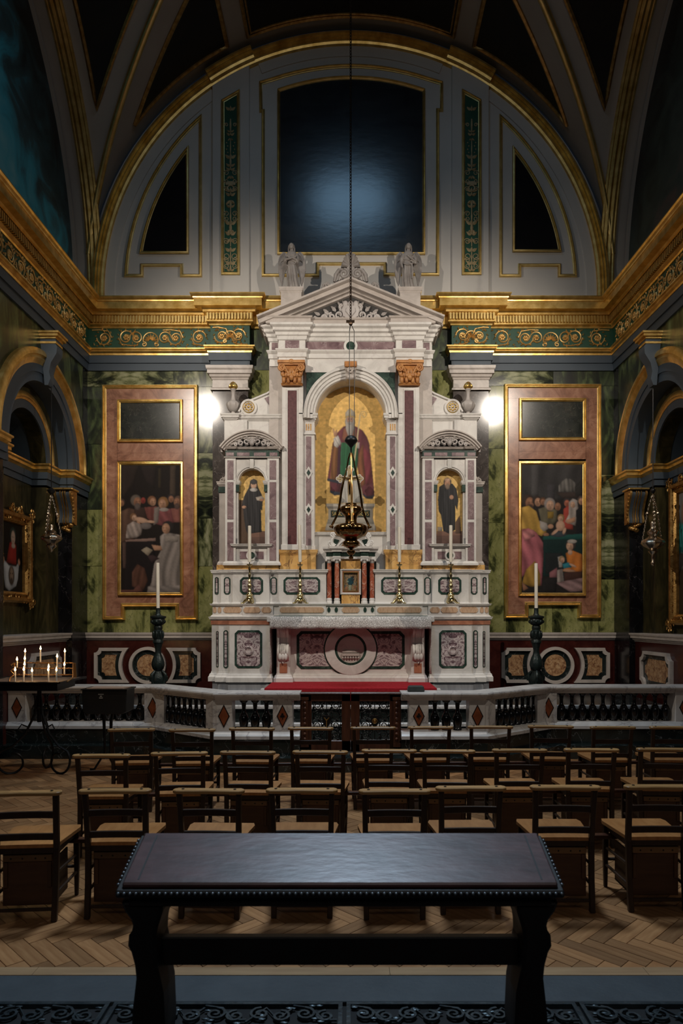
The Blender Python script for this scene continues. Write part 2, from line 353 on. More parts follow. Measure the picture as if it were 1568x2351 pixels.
def arcp(cu, cv, r, a0, a1, n): return [(cu+r*math.cos(math.radians(a0+(a1-a0)*i/n)), cv+r*math.sin(math.radians(a0+(a1-a0)*i/n))) for i in range(n+1)]
def spiral(cu, cv, r0, turns, a0=0.0, d=1, n=26, rend=0.12):
    return [(cu+r0*(1-(1-rend)*i/n)*math.cos(a0+d*2*PI*turns*i/n), cv+r0*(1-(1-rend)*i/n)*math.sin(a0+d*2*PI*turns*i/n)) for i in range(n+1)]
# ================================================================== THE SETTING
YW, HW = 12.3, 4.65
ZC, RV, YV = 7.65, 4.65, 7.65        # groin vault: springing height, radius, middle
def wx(p): return X(p, YW)
def wz(p): return Z(p, YW)
def struct(o, label=None): o['kind'] = 'structure'; return tag(o, label)
def quad(mb, x0, x1, y0, y1, Yf, Yb): return mb.box(X(x0, Yf), X(x1, Yf), Yf, Yb, Z(y1, Yf), Z(y0, Yf))

# ---- floors -----------------------------------------------------------------
FY0, FY1 = 3.80, 9.6           # parquet from the border board to the altar step
fl = struct(MB().box(-5.2, 5.2, 2.0, 12.6, -0.12, -0.022).build('floor', 'void'), 'dark bed under the wooden block floor')
W_, L_ = 0.095, 0.38
blk = MB().box(-L_/2+.0022, L_/2-.0022, -W_/2+.0022, W_/2-.0022, -0.03, 0.0)
bme = None; singles = []; rest = MB()
def clip(poly, y0, keep):
    out = []
    for i in range(len(poly)):
        a, b = poly[i], poly[(i+1) % len(poly)]
        ka, kb = keep(a), keep(b)
        if ka: out.append(a)
        if ka != kb:
            t = (y0-a[1])/(b[1]-a[1]); out.append((a[0]+(b[0]-a[0])*t, y0))
    return out
s2 = math.sqrt(0.5)
cells = []
for k in range(-110, 160):
    for j in range(-20, 21):
        for (u, v, hor) in ((k*W_+L_/2+j*2*L_, (k+.5)*W_, True), ((k+.5)*W_+j*2*L_, (k+1)*W_+L_/2, False)):
            x, y = (u+v)*s2, (v-u)*s2+3.0
            if abs(x) > 4.75 or not (FY0-.3 < y < FY1): continue
            cells.append((y*y+x*x*.3+(100 if abs(x) > y*805/F+.1 else 0), x, y, -PI/4 if hor else PI/4))
cells.sort()
nb = 0
for _, x, y, a in cells:
    c, s = math.cos(a), math.sin(a)
    dz = random.uniform(-.0012, .0)
    if y-.17 >= FY0 and nb < 300:
        if bme is None: o = blk.build('parquet_block', 'block', fl, origin=None, bevel=0); bme = o.data; o.data.transform(Matrix.Translation(ORG['floor'])); o.data.update()
        else: o = newobj('parquet_block', bme); o.parent = fl
        o.location = Vector((x, y, dz))-ORG['floor']; o.rotation_euler = (0, 0, a); nb += 1
    else:
        pl = [(x+c*p-s*q, y+s*p+c*q) for p, q in ((-L_/2+.0022, -W_/2+.0022), (L_/2-.0022, -W_/2+.0022), (L_/2-.0022, W_/2-.0022), (-L_/2+.0022, W_/2-.0022))]
        if y-.2 < FY0:
            pl = clip(pl, FY0, lambda p: p[1] >= FY0)
            if len(pl) < 3: continue
        rest.prism(pl, -.03, dz, lambda u, v, w_: (u, v, w_))
o = rest.build('parquet_blocks', 'blocks', fl); o['kind'] = 'stuff'
xx = -5.2
while xx < 5.2:
    ln = random.uniform(1.3, 2.1); MB().box(xx+.001, min(xx+ln, 5.2)-.001, 3.715, FY0-.002, -.03, 0).build('border_board', 'border', fl); xx += ln
fs = struct(MB().box(-5.2, 5.2, 3.46, 3.712, -.1, -.001).build('floor_stone', 'flag', bevel=.003), 'grey stone border strip between the wooden floor and the iron gratings')

# ---- iron floor gratings -------------------------------------------------------
def grating(x0, x1, label):
    t = thing('floor_grating', label, 'grating', ((x0+x1)/2, 3.45, -.02), 'iron gratings along the stone border')
    y0, y1 = 2.75, 3.455
    MB().ring(rect(x0, x1, y0, y1), rect(x0+.02, x1-.02, y0+.02, y1-.02), -.03, 0.0, lambda u, v, w_: (u, v, w_)).build('frame', 'grate', t)
    mb = MB(); n = max(2, round((x1-x0)/.25)); wd = (x1-x0-.05)/n
    P3 = lambda pts: [(a, b, -.008) for a, b in pts]
    for i in range(n):
        cx = x0+.025+wd*(i+.5)
        for q, cy in enumerate((3.36, 3.18, 3.0, 2.84)):
            d = 1 if (i+q) % 2 else -1
            mb.tube(P3(spiral(cx-wd*.22, cy, wd*.24, 1.6, PI/2, d, 18)), .009, 4)
            mb.tube(P3(spiral(cx+wd*.24, cy-.02, wd*.22, 1.6, PI/2, -d, 18)), .009, 4)
            mb.tube([(cx-wd*.5, cy-.07*d, -.008), (cx-wd*.1, cy+.05, -.008), (cx+wd*.2, cy-.05, -.008), (cx+wd*.5, cy+.05*d, -.008)], .007, 4)
            for r in range(5): mb.ell((cx+random.uniform(-.5, .5)*wd, cy+random.uniform(-.08, .08), -.008), .022, .009, .006, 6, 3)
    if n >= 4:
        mb.tube([(( x0+x1)/2+.24*math.cos(a*PI/12), 3.02+.20*math.sin(a*PI/12), -.003) for a in range(24)], .010, 4, closed=True)
        mb.tube([((x0+x1)/2+.16*math.cos(a*PI/12), 3.02+.13*math.sin(a*PI/12), -.003) for a in range(24)], .009, 4, closed=True)
    mb.build('scrollwork', 'grate', t, smooth=50)
    mb = MB().box(x0+.01, x1-.01, y0+.01, y1-.01, -.05, -.045); mb.build('backing', 'void', t)
grating(-3.0, -1.19, 'scrolled iron floor grating at the left end of the stone strip')
grating(-1.17, -.04, 'scrolled iron floor grating before the left half of the dark table')
grating(-.02, 1.11, 'scrolled iron floor grating before the right half of the dark table')
grating(1.13, 3.0, 'scrolled iron floor grating at the right end of the stone strip')

# ---- sanctuary floor and steps -----------------------------------------------------
RAILP = [(-5.0, 9.73), (-2.68, 9.73), (-1.68, 8.9), (1.68, 8.9), (2.68, 9.73), (5.0, 9.73)]
stp = [(-5.1, 9.42), (-2.80, 9.42), (-1.74, 8.59), (1.74, 8.59), (2.80, 9.42), (5.1, 9.42), (5.1, 12.3), (-5.1, 12.3)]
fsn = struct(MB().prism(stp, -.02, .175, lambda u, v, w_: (u, v, w_)).build('floor_sanctuary', 'blackgreen'), 'dark marble sanctuary platform behind the altar rail')
MB().prism([(-4.6, 9.95), (-2.6, 9.95), (-1.6, 9.1), (1.6, 9.1), (2.6, 9.95), (4.6, 9.95), (4.6, 12.2), (-4.6, 12.2)], .17, .18, lambda u, v, w_: (u, v, w_)).build('paving', 'checker', fsn)
for i, (yf, z0, z1, hx) in enumerate(((9.92, .18, .41, 4.6), (10.08, .41, .64, 4.6), (10.2, .64, .87, 1.32))):
    MB().box(-hx, hx, yf+.02, 11.3 if i == 2 else 12.29, z0-.02, z1-.004).build('step_riser', 'blackgreen', fsn)
    MB().box(-hx, hx, yf-.015, yf+.10, z1-.05, z1).build('step_tread', 'rail', fsn, bevel=.008)

# ---- back wall --------------------------------------------------------------------
wb = struct(MB().box(-4.7, 4.7, YW+.02, YW+.4, 0, 7.5).build('wall_back', 'black'), 'back wall clad in green marble slabs behind the altar')
def slab(x0, x1, y0, y1, m, Yf=YW, g=.003):
    return MB().box(wx(x0)+g, wx(x1)-g, Yf, YW+.05, wz(y1)+g, wz(y0)-g).build('marble_slab', m, wb, origin=None)
def slabs(rows):
    for r in rows:
        o = slab(*r)
        # each slab has its own origin so its figure is its own
        lo = np.array([v.co for v in o.data.vertices]); c = Vector(((lo[:, 0].min()+lo[:, 0].max())/2, 0, (lo[:, 2].min()+lo[:, 2].max())/2))
        o.data.transform(Matrix.Translation(-c)); o.location = c
slabs([(200, 398, 838, 888, 'green_b'), (398, 492, 838, 888, 'green_a'), (200, 240, 888, 1020, 'green_d'), (200, 240, 1020, 1170, 'green_d'), (200, 240, 1170, 1300, 'green_c'), (200, 240, 1300, 1452, 'green_c'),
       (450, 492, 888, 1040, 'green_a'), (450, 492, 1040, 1190, 'green_b'), (450, 492, 1190, 1300, 'green_a'), (450, 492, 1300, 1452, 'green_c'),
       (240, 345, 1385, 1452, 'green_c'), (345, 450, 1385, 1452, 'green_c'),
       (1119, 1270, 838, 886, 'green_b'), (1270, 1422, 838, 886, 'green_d'), (1119, 1162, 886, 1030, 'green_c'), (1119, 1162, 1030, 1200, 'green_c'), (1119, 1162, 1200, 1452, 'green_c'),
       (1374, 1422, 886, 1090, 'green_d'), (1374, 1422, 1090, 1220, 'green_b'), (1374, 1422, 1220, 1330, 'green_b'), (1374, 1422, 1330, 1452, 'green_c'),
       (1162, 1268, 1383, 1452, 'green_c'), (1268, 1374, 1383, 1452, 'green_c'),
       (566, 640, 730, 850, 'green_d'), (566, 640, 850, 980, 'green_c'), (970, 1046, 730, 850, 'green_d'), (970, 1046, 850, 980, 'green_c')])
# dado
for s, (x0, x1) in ((-1, (198, 492)), (1, (1118, 1422))):
    MB().box(wx(x0), wx(x1), YW-.02, YW+.05, .6, wz(1470)).build('dado_slab', 'dado', wb)
    MB().sweep([(wx(x0), YW), (wx(x1), YW)], cornice(wz(1473), wz(1452), .10)).build('dado_moulding', 'cream', wb, smooth=30)
def dado_panel(mk, cx, cz, r0, hw, hh, gap):
    """left piece, roundel and right piece of one dado panel (metres on the wall)."""
    def piece(s):
        u0, u1 = hw*s, (r0+gap)*s; c = hh*.28
        def outline(d):
            H, U, R = hh-d, (hw-d), r0+gap+d
            pts = []
            k = max(.01, c-d*.2)
            pts += [(-U, z) for z in ()]
            pts += [(-(U-k+k*math.cos(t)*1.0) if False else -U+k*math.sin(t), H-k*math.cos(t)) for t in (0, .4, .8, 1.2, PI/2)][::1]
            th = math.asin(min(.999, H/R)); pts += [(-R*math.cos(th*q), R*math.sin(th*q)) for q in np.linspace(1, -1, 15)]
            pts += [(-U+k*math.sin(t), -H+k*math.cos(t)) for t in (PI/2, 1.2, .8, .4, 0)]
            return [(cx+p*(-s), cz+q) for p, q in pts]
        a, b = outline(0), outline(.055)
        mk('moulding', 'cream', 'ring', a, b, YW-.075)
        mk('field', 'blackgreen', 'prism', outline(.05), None, YW-.03)
        mk('breccia_inset', 'breccia', 'prism', outline(.125), None, YW-.036)
    piece(-1); piece(1)
    C = lambda r: arcp(cx, cz, r, 0, 360, 36)[:-1]
    mk('moulding', 'cream', 'ring', C(r0), C(r0-.055), YW-.075)
    mk('field', 'blackgreen', 'prism', C(r0-.05), None, YW-.03)
    mk('breccia_inset', 'breccia', 'prism', C(r0-.135), None, YW-.036)
def mk_back(name, mat, kind, a, b, yf):
    mb = MB()
    (mb.ring(a, b, yf, YW) if kind == 'ring' else mb.prism(a, yf, YW)); mb.build(name, mat, wb)
for s, c, l, r in ((-1, 347, 219, 462), (1, 1268, 1150, 1397)):
    dado_panel(mk_back, (wx(l)+wx(r))/2, wz(1527), .325, (wx(r)-wx(l))/2, (wz(1487)-wz(1567))/2, .125)
# pilasters between wall panels and altar
for s in (-1, 1):
    a, b = sorted((s*2.41, s*1.79))
    p = struct(MB().box(a, b, 12.17, 12.32, .6, Z(893, 12.17)).build('pilaster', 'grey'), ('left' if s < 0 else 'right')+' grey-brown polished marble pilaster between wall panel and altar')
    mb = MB().box(a-.0, b+.0, 12.15, 12.32, Z(895, 12.15), Z(838, 12.15))
    pth = [(a, 12.3), (a, 12.15), (b, 12.15), (b, 12.3)]
    mb.sweep(pth, cornice(Z(872, 12.15), Z(840, 12.1), .10)).sweep(pth, basemould(Z(896, 12.15), Z(889, 12.15), .03))
    mb.build('capital', 'cream', p, smooth=30)

# ---- side walls --------------------------------------------------------------------
YA, ZA = 10.55, 4.36       # side arch centre
for s in (-1, 1):
    nm = 'left' if s < 0 else 'right'; sm = side_map(s)
    def hole(r, y0, y1, z1):
        return [(y1, 4.0), (y1, z1), (y0, z1), (y0, 4.0), (YA-r, 4.0)]+[(YA+r*math.cos(t), ZA+r*math.sin(t)) for t in np.linspace(PI, 0, 25)]+[(YA+r, 4.0)]
    wl = struct(MB().prism(hole(1.30, 5.0, 12.32, 7.5), 4.65, 4.88, sm).build('wall_'+nm, 'green_d'), nm+' side wall with arched recess, dark green marble')
    MB().box(s*4.65, s*4.88, 11.63, 12.3, .1, 4.2).build('pier', 'black', wl); MB().box(s*4.65, s*4.88, 8.3, 9.32, .1, 4.2).build('pier', 'black', wl)
    MB().box(s*4.645, s*4.7, 12.10, 12.3, 4.2, 6.3).build('corner_strip', 'black', wl)
    for y0, y1 in ((11.16, 11.63), (9.32, 9.8)): MB().box(s*4.88, s*5.12, y0, y1, .1, 4.2).build('inner_pier', 'niche', wl)
    def hole2(r): return [(12.0, 4.0), (12.0, 6.1), (9.2, 6.1), (9.2, 4.0), (9.8, 4.0)]+[(10.48+r*math.cos(t), ZA+r*math.sin(t)) for t in np.linspace(PI, 0, 25)]+[(11.16, 4.0)]
    MB().prism(hole2(.68), 4.88, 5.12, sm).build('arch_wall', 'niche', wl)
    MB().box(s*5.12, s*5.2, 8.4, 12.3, .1, 4.2).build('recess_wall', 'niche', wl)
    MB().box(s*5.4, s*5.45, 9.2, 12.0, 4.0, 6.3).build('recess_wall', 'niche', wl)
    MB().box(s*5.12, s*5.45, 9.2, 12.0, 4.1, 4.2).build('recess_sill', 'niche', wl)
    # archivolts: gold outer moulding and blue inner band
    def arch_band(name, mat, c, r, prof, part=wl):
        pth = [(c+r*math.cos(t), ZA+r*math.sin(t)) for t in np.linspace(PI, 0, 41)]       # right of travel is the inside
        MB().sweep(pth, prof, sm).build(name, mat, part, smooth=35)
    arch_band('arch_gold_moulding', 'gold', YA, 1.55, [(0, 4.66), (0, 4.59), (.05, 4.56), (.09, 4.56), (.10, 4.59), (.14, 4.58), (.19, 4.61), (.22, 4.62), (.22, 4.66)])
    arch_band('arch_blue_band', 'blue', YA, 1.335, [(0, 4.66), (0, 4.62), (.12, 4.62), (.12, 4.635), (.25, 4.635), (.25, 4.88), (.0, 4.88)])
    arch_band('inner_arch_gold_moulding', 'gold', 10.48, .93, [(0, 4.89), (0, 4.84), (.04, 4.82), (.08, 4.82), (.09, 4.84), (.12, 4.85), (.12, 4.89)])
    arch_band('inner_arch_blue_band', 'blue', 10.48, .815, [(0, 4.89), (0, 4.86), (.13, 4.86), (.13, 5.4), (.10, 5.4)])
    pl = [(4.65, 12.3), (4.65, 11.63), (4.88, 11.63), (4.88, 11.16), (5.12, 11.16), (5.12, 9.8), (4.88, 9.8), (4.88, 9.32), (4.65, 9.32), (4.65, 8.3)]
    mm = lambda u, v, h: (-s*-u if False else s*u, v, h)
    pth = pl if s > 0 else pl
    # travel south on the right wall keeps the room on the right hand; mirrored for the left
    MB().sweep(pth, [(0, 4.235), (.03, 4.235), (.045, 4.26), (.075, 4.28), (.075, 4.32), (.10, 4.34), (.10, 4.365), (0, 4.365)], mm).build('impost_gold_moulding', 'gold', wl, smooth=30)
    MB().sweep(pth, [(0, 4.03), (.02, 4.03), (.02, 4.13), (.045, 4.13), (.045, 4.235), (0, 4.235)], mm).build('impost_blue_band', 'blue', wl)
    # keystone
    mb = MB(); kp = [(ZA+1.05, -.05), (ZA+1.05, -.10), (ZA+1.15, -.14), (ZA+1.25, -.12), (ZA+1.38, -.15), (ZA+1.52, -.24), (ZA+1.62, -.25), (ZA+1.70, -.20), (ZA+1.70, -.0)]
    n = len(kp); vs = []
    for k, (z, p) in enumerate(kp):
        hw = .075+.035*(z-ZA-1.05)/.65
        vs += [(s*(4.65+p), YA-hw, z), (s*(4.65+p), YA+hw, z)]
    mb.add(vs, [(2*k, 2*k+1, 2*k+3, 2*k+2) for k in range(n-1)]+[tuple(range(0, 2*n, 2)), tuple(range(1, 2*n, 2))]); mb.build('keystone', 'blue', wl, smooth=50)
    mb = MB()
    for z0, z1, p, h in ((ZA+1.66, ZA+1.69, .24, .12), (ZA+1.73, ZA+1.76, .24, .13), (ZA+1.76, ZA+1.80, .28, .16), (ZA+1.80, ZA+1.83, .30, .18)): mb.box(s*(4.66), s*(4.65-p), YA-h, YA+h, z0, z1)
    mb.build('keystone_gold_cap', 'gold', wl)
    MB().box(s*4.66, s*4.42, YA-.11, YA+.11, ZA+1.69, ZA+1.73).build('keystone_neck', 'blue', wl)
    # dado of the recess
    MB().box(s*4.75, s*5.12, 9.32, 11.63, .1, 1.6).build('dado_slab', 'dado', wl)
    MB().sweep([(4.75, 11.63), (4.75, 9.32)], cornice(1.52, 1.66, .11), mm).box(s*4.75, s*5.12, 9.32, 11.63, 1.56, 1.66).build('dado_moulding', 'cream', wl, smooth=30)
    def conc(d):     # panel with incurved corners, (y,z)
        y0, y1, z0, z1, k = 10.25+d, 11.32-d, .80+d, 1.38-d, .11
        P_ = []
        for cx_, cz_, a0 in ((y0, z1, 0), (y1, z1, -90), (y1, z0, 180), (y0, z0, 90)):
            P_ += [(cx_+k*math.cos(math.radians(a0-90*q/4)), cz_+k*math.sin(math.radians(a0-90*q/4))) for q in range(5)][::-1] if False else [(cx_+k*math.cos(math.radians(a)), cz_+k*math.sin(math.radians(a))) for a in np.linspace(a0-90 if a0 != 0 else -90, a0 if a0 != 0 else 0, 5)]
        return P_
    MB().ring(conc(0), conc(.05), 4.69, 4.76, sm).build('dado_panel_moulding', 'cream', wl)
    MB().prism(conc(.045), 4.735, 4.76, sm).build('dado_panel_field', 'blackgreen', wl)
    MB().prism(conc(.12), 4.73, 4.76, sm).build('dado_panel_inset', 'breccia', wl)

# ---- entablature ----------------------------------------------------------------------
PL = [(-4.65, 5.0), (-4.65, 12.3), (-2.41, 12.3), (-2.41, 12.17), (-1.79, 12.17), (-1.79, 12.3)]
GOLDC = [(0, 7.0), (.05, 7.0), (.06, 7.025), (.10, 7.05), (.10, 7.065), (.09, 7.07), (.09, 7.2), (.145, 7.2), (.145, 7.235), (.165, 7.25), (.25, 7.26), (.25, 7.253), (.27, 7.253), (.27, 7.37), (.285, 7.375), (.29, 7.395), (.315, 7.41), (.33, 7.435), (.33, 7.45), (0, 7.45)]
def rosette(mb, u, v, r, w0):
    for k in range(6): mb.ell((u+r*.6*math.cos(k*PI/3), w0, v+r*.6*math.sin(k*PI/3)), r*.42, .018, r*.42, 6, 4)
    mb.ell((u, w0-.012, v), r*.3, .02, r*.3, 6, 4)
def leaf(mb, u, v, a, l, w0, wd=.28):
    c, s_ = math.cos(a), math.sin(a); pts = []
    for t, h in ((0, .25), (.3, 1), (.65, .8), (1, .02)):
        for q in (-1, 1): pts.append((u+c*l*t-s_*l*wd*h*q, w0, v+s_*l*t+c*l*wd*h*q))
        pts.append((u+c*l*t, w0-.018, v+s_*l*t))
    mb.add(pts, [(3*i, 3*i+2, 3*i+5, 3*i+3) for i in range(3)]+[(3*i+2, 3*i+1, 3*i+4, 3*i+5) for i in range(3)])
def rinceau(mb, u0, u1, v0, v1, w0, n, seed=1):
    """running acanthus scroll between u0 and u1, n scrolls, symmetrical about the middle."""
    R = random.Random(seed); h = v1-v0; cv = (v0+v1)/2; st = (u1-u0)/n; r = min(h*.40, st*.44)
    for i in range(n):
        u = u0+st*(i+.5); sy = 1 if i % 2 else -1; d = 1 if u < (u0+u1)/2 else -1
        mb.tube([(a, w0, b) for a, b in spiral(u, cv+sy*h*.02, r, 1.35, (PI if d > 0 else 0), -sy*d, 22, .30)], .013, 5)
        rosette(mb, u, cv+sy*h*.02, r*.42, w0)
        mb.tube([(u-d*st*.55, w0, cv-sy*h*.40), (u-d*st*.2, w0, cv-sy*h*.42), (u+d*r*.6, w0, cv-sy*h*.34), (u+d*r, w0, cv)], .012, 5)
        for k in range(11):
            a = 2*PI*k/11; leaf(mb, u+r*math.cos(a), cv+r*.98*math.sin(a), a+R.uniform(.5, 1.2)*d, r*.34, w0)
        for k in range(7): leaf(mb, u+R.uniform(-.5, .5)*st, cv+R.choice((-1, 1))*h*R.uniform(.30, .44), R.uniform(0, 6.28), r*.36, w0)
def palmette(mb, u, v, r, w0):
    for k in range(7):
        a = PI*(k+.5)/7; leaf(mb, u+.2*r*math.cos(a), v+.2*r*math.sin(a), a, r*.8, w0, .2)
    mb.tube([(a_, w0, b_) for a_, b_ in arcp(u, v+r*.15, r, -20, 200, 16)], .012, 5)
    for q in (-1, 1): mb.tube([(a_, w0, b_) for a_, b_ in spiral(u+q*r*.85, v-r*.45, r*.34, 1.2, PI/2, q, 14, .3)], .012, 5)
for s in (-1, 1):
    nm = 'left' if s < 0 else 'right'; mi = lambda u, v, h: (-s*u, v, h)
    tr = struct(MB().sweep(PL[:-1]+[(-1.79, 12.3), (-.95, 12.3)], GOLDC, mi).build('trim_'+('1' if s < 0 else '2'), 'gold', smooth=25), 'gilded cornice of the '+nm+' side above the green frieze')
    MB().sweep(PL, [(0, 6.265), (.03, 6.265), (.035, 6.39), (.06, 6.39), (.065, 6.52), (0, 6.52)], mi).build('architrave', 'blue', tr)
    MB().sweep(PL, [(0, 6.52), (.075, 6.52), (.08, 6.55), (.11, 6.57), (.105, 6.60), (.13, 6.61), (.13, 6.63), (0, 6.64)], mi).build('architrave_gold_moulding', 'gold', tr, smooth=30)
    MB().sweep(PL, [(0, 6.6), (.03, 6.6), (.03, 7.01), (0, 7.01)], mi).build('frieze', 'green', tr)
    mb = MB(); pit = .052
    def dent(a, b, fn):
        n = int((b-a)/pit)
        for i in range(n): fn(a+(b-a)*(i+.5)/n)
    dent(-4.55, -2.50, lambda u: mb.box(-s*(u-.015), -s*(u+.015), 12.3-.135, 12.3-.08, 7.08, 7.19))
    dent(-2.50, -1.70, lambda u: mb.box(-s*(u-.015), -s*(u+.015), 12.17-.135, 12.17-.08, 7.08, 7.19))
    dent(7.6, 12.2, lambda u: mb.box(s*(4.65-.135), s*(4.65-.08), u-.015, u+.015, 7.08, 7.19))
    mb.build('dentil_band', 'goldpale', tr)['kind'] = 'stuff'
    mb = MB(); rinceau(mb, wx(216), wx(316), wz(799), wz(756), 12.262, 2, 3); rinceau(mb, wx(378), wx(484), wz(799), wz(756), 12.262, 2, 4); palmette(mb, wx(347), wz(785), .13, 12.262)
    for q in (-1, 1):
        mb.tube([(a, 12.262, b) for a, b in spiral(wx(347)+q*.25, wz(778), .12, 1.4, 0 if q > 0 else PI, q, 22, .3)], .013, 5); rosette(mb, wx(347)+q*.25, wz(778), .05, 12.262)
    c0 = -2.1; rinceau(mb, c0-.29, c0+.29, 6.64, 7.0, 12.132, 2, 5); palmette(mb, c0, 6.78, .11, 12.132)
    if s > 0: mb.xf(lambda x, y, z: (-x, y, z))
    mb.build('gilt_scrollwork', 'relief', tr, smooth=50)['kind'] = 'stuff'
    mb = MB(); rinceau(mb, 7.7, 12.1, 6.65, 6.99, 4.612, 14, 8)
    mb.xf(lambda x, y, z: (s*y, x, z)); mb.build('gilt_scrollwork', 'relief', tr, smooth=50)['kind'] = 'stuff'

# ---- lunette wall above the cornice ------------------------------------------------------
lw = struct(MB().prism([(-4.62, 7.2)]+[(4.62*math.cos(t), ZC+4.62*math.sin(t)) for t in np.linspace(PI, 0, 49)]+[(4.62, 7.2)], YW, YW+.15).build('wall_upper', 'plaster'), 'grey-white arched wall above the gilded cornice')
ARCH = lambda r, a0, a1, n=48: [(r*math.cos(t), ZC+r*math.sin(t)) for t in np.linspace(math.radians(a0), math.radians(a1), n)]
AP = [(0, 12.31), (0, 12.17), (.03, 12.13), (.06, 12.13), (.065, 12.16), (.10, 12.155), (.105, 12.19), (.14, 12.185), (.145, 12.21), (.18, 12.225), (.19, 12.31)]
MB().sweep(ARCH(4.52, 184, -4, 80), AP, XZ).build('arch_gold_moulding', 'gold', lw, smooth=25)
for a0, a1 in ((90+33.9, 90+22.6), (90-22.6, 90-33.9)):
    MB().sweep(ARCH(4.55, a0, a1, 10), [(p, h-.08 if h < 12.3 else h) for p, h in AP], XZ).build('arch_gold_moulding', 'gold', lw, smooth=25)
for a0, a1 in ((184, 124.5), (112, 68), (55.5, -4)):
    MB().sweep(ARCH(4.36, a0, a1, 30), [(0, 12.31), (0, 12.275), (.20, 12.275), (.20, 12.31)], XZ).build('arch_plaster_band', 'plaster', lw)
for s in (-1, 1):
    a, b = sorted((s*2.43, s*1.78))
    top = lambda x: ZC+math.sqrt(4.42**2-x*x)
    MB().prism([(a, 7.3), (a, top(a)), ((a+b)/2, top((a+b)/2)), (b, top(b)), (b, 7.3)], 12.23, YW+.02).build('pilaster_strip', 'plaster', lw, bevel=.01)
    MB().prism([(a-.06, 7.3), (a-.06, 7.52), (b+.06, 7.52), (b+.06, 7.3)], 12.245, YW+.02).build('pilaster_foot', 'plaster', lw, bevel=.01)
def wframe(px, name='gilt_frame', mat='gold', par=lw, w0=YW, wd=.055, h=.05):
    return MB().sweep([(X(a, w0), Z(b, w0)) for a, b in px], frame_prof(wd, h, w0), XZ, closed=True).build(name, mat, par, smooth=30)
# outer stepped frame round the central painting (clockwise from bottom left)
top = [(600+(1011-600)*t, 190-40*(1-(2*t-1)**2)) for t in np.linspace(0, 1, 17)]
wframe([(601, 636), (601, 259), (596, 259)]+[(595, 190)]+top[1:-1]+[(1017, 190), (1017, 257), (1008, 257), (1008, 634), (880, 634), (880, 610), (733, 610), (733, 636)], mat='goldpale')
# side quarter frames
cxp, czp = 805, 655
def quarter(s, r, xi, yb, notch=None):
    c = lambda x: cxp+s*(x-cxp) if s > 0 else x
    xi_ = xi; pts = []
    y_top = czp-math.sqrt(r*r-(cxp-xi)**2); x_bot = cxp-math.sqrt(r*r-(yb-czp)**2)
    a0 = math.atan2(czp-yb, x_bot-cxp); a1 = math.atan2(czp-y_top, xi-cxp)
    a0 = a0 if a0 > 0 else a0+2*PI
    pts = [(cxp+r*math.cos(t), czp-r*math.sin(t)) for t in np.linspace(a0, a1, 18)]+[(xi, yb)]
    if notch: pts += [(notch[1], yb), (notch[1], notch[2]), (notch[0], notch[2]), (notch[0], yb)]
    if s > 0: pts = [(2*cxp-a, b) for a, b in pts][::-1]
    return pts
for s in (-1, 1):
    wframe(quarter(s, 519, 464, 637, (330, 414, 613)), mat='goldpale')
# inset painted lunettes (each a painting in its gilt frame)
def wall_painting(name, label, pts, mat, framemat='goldpale', wd=.05, h=.06, w0=YW):
    t = thing(name, label, 'painting', (sum(X(a, w0) for a, b in pts)/len(pts), w0, min(Z(b, w0) for a, b in pts)))
    MB().prism([(X(a, w0), Z(b, w0)) for a, b in pts], w0-.012, w0+.02).build('canvas', mat, t)
    MB().sweep([(X(a, w0), Z(b, w0)) for a, b in pts], frame_prof(wd, h, w0), XZ, closed=True).build('frame', framemat, t, smooth=30)
    return t
arc = [(637+(976-637)*t, 208-30*(1-(2*t-1)**2)) for t in np.linspace(0, 1, 17)]
wall_painting('arched_painting', 'large darkened blue painting with arched top above the altar', [(637, 586)]+arc+[(976, 586)], 'lunette')
wall_painting('quadrant_painting', 'blackened quarter-round painting left of the large blue painting', quarter(-1, 489, 434, 584), 'lunettedark')
wall_painting('quadrant_painting', 'blackened quarter-round painting right of the large blue painting', quarter(1, 489, 434, 580), 'lunettedark')
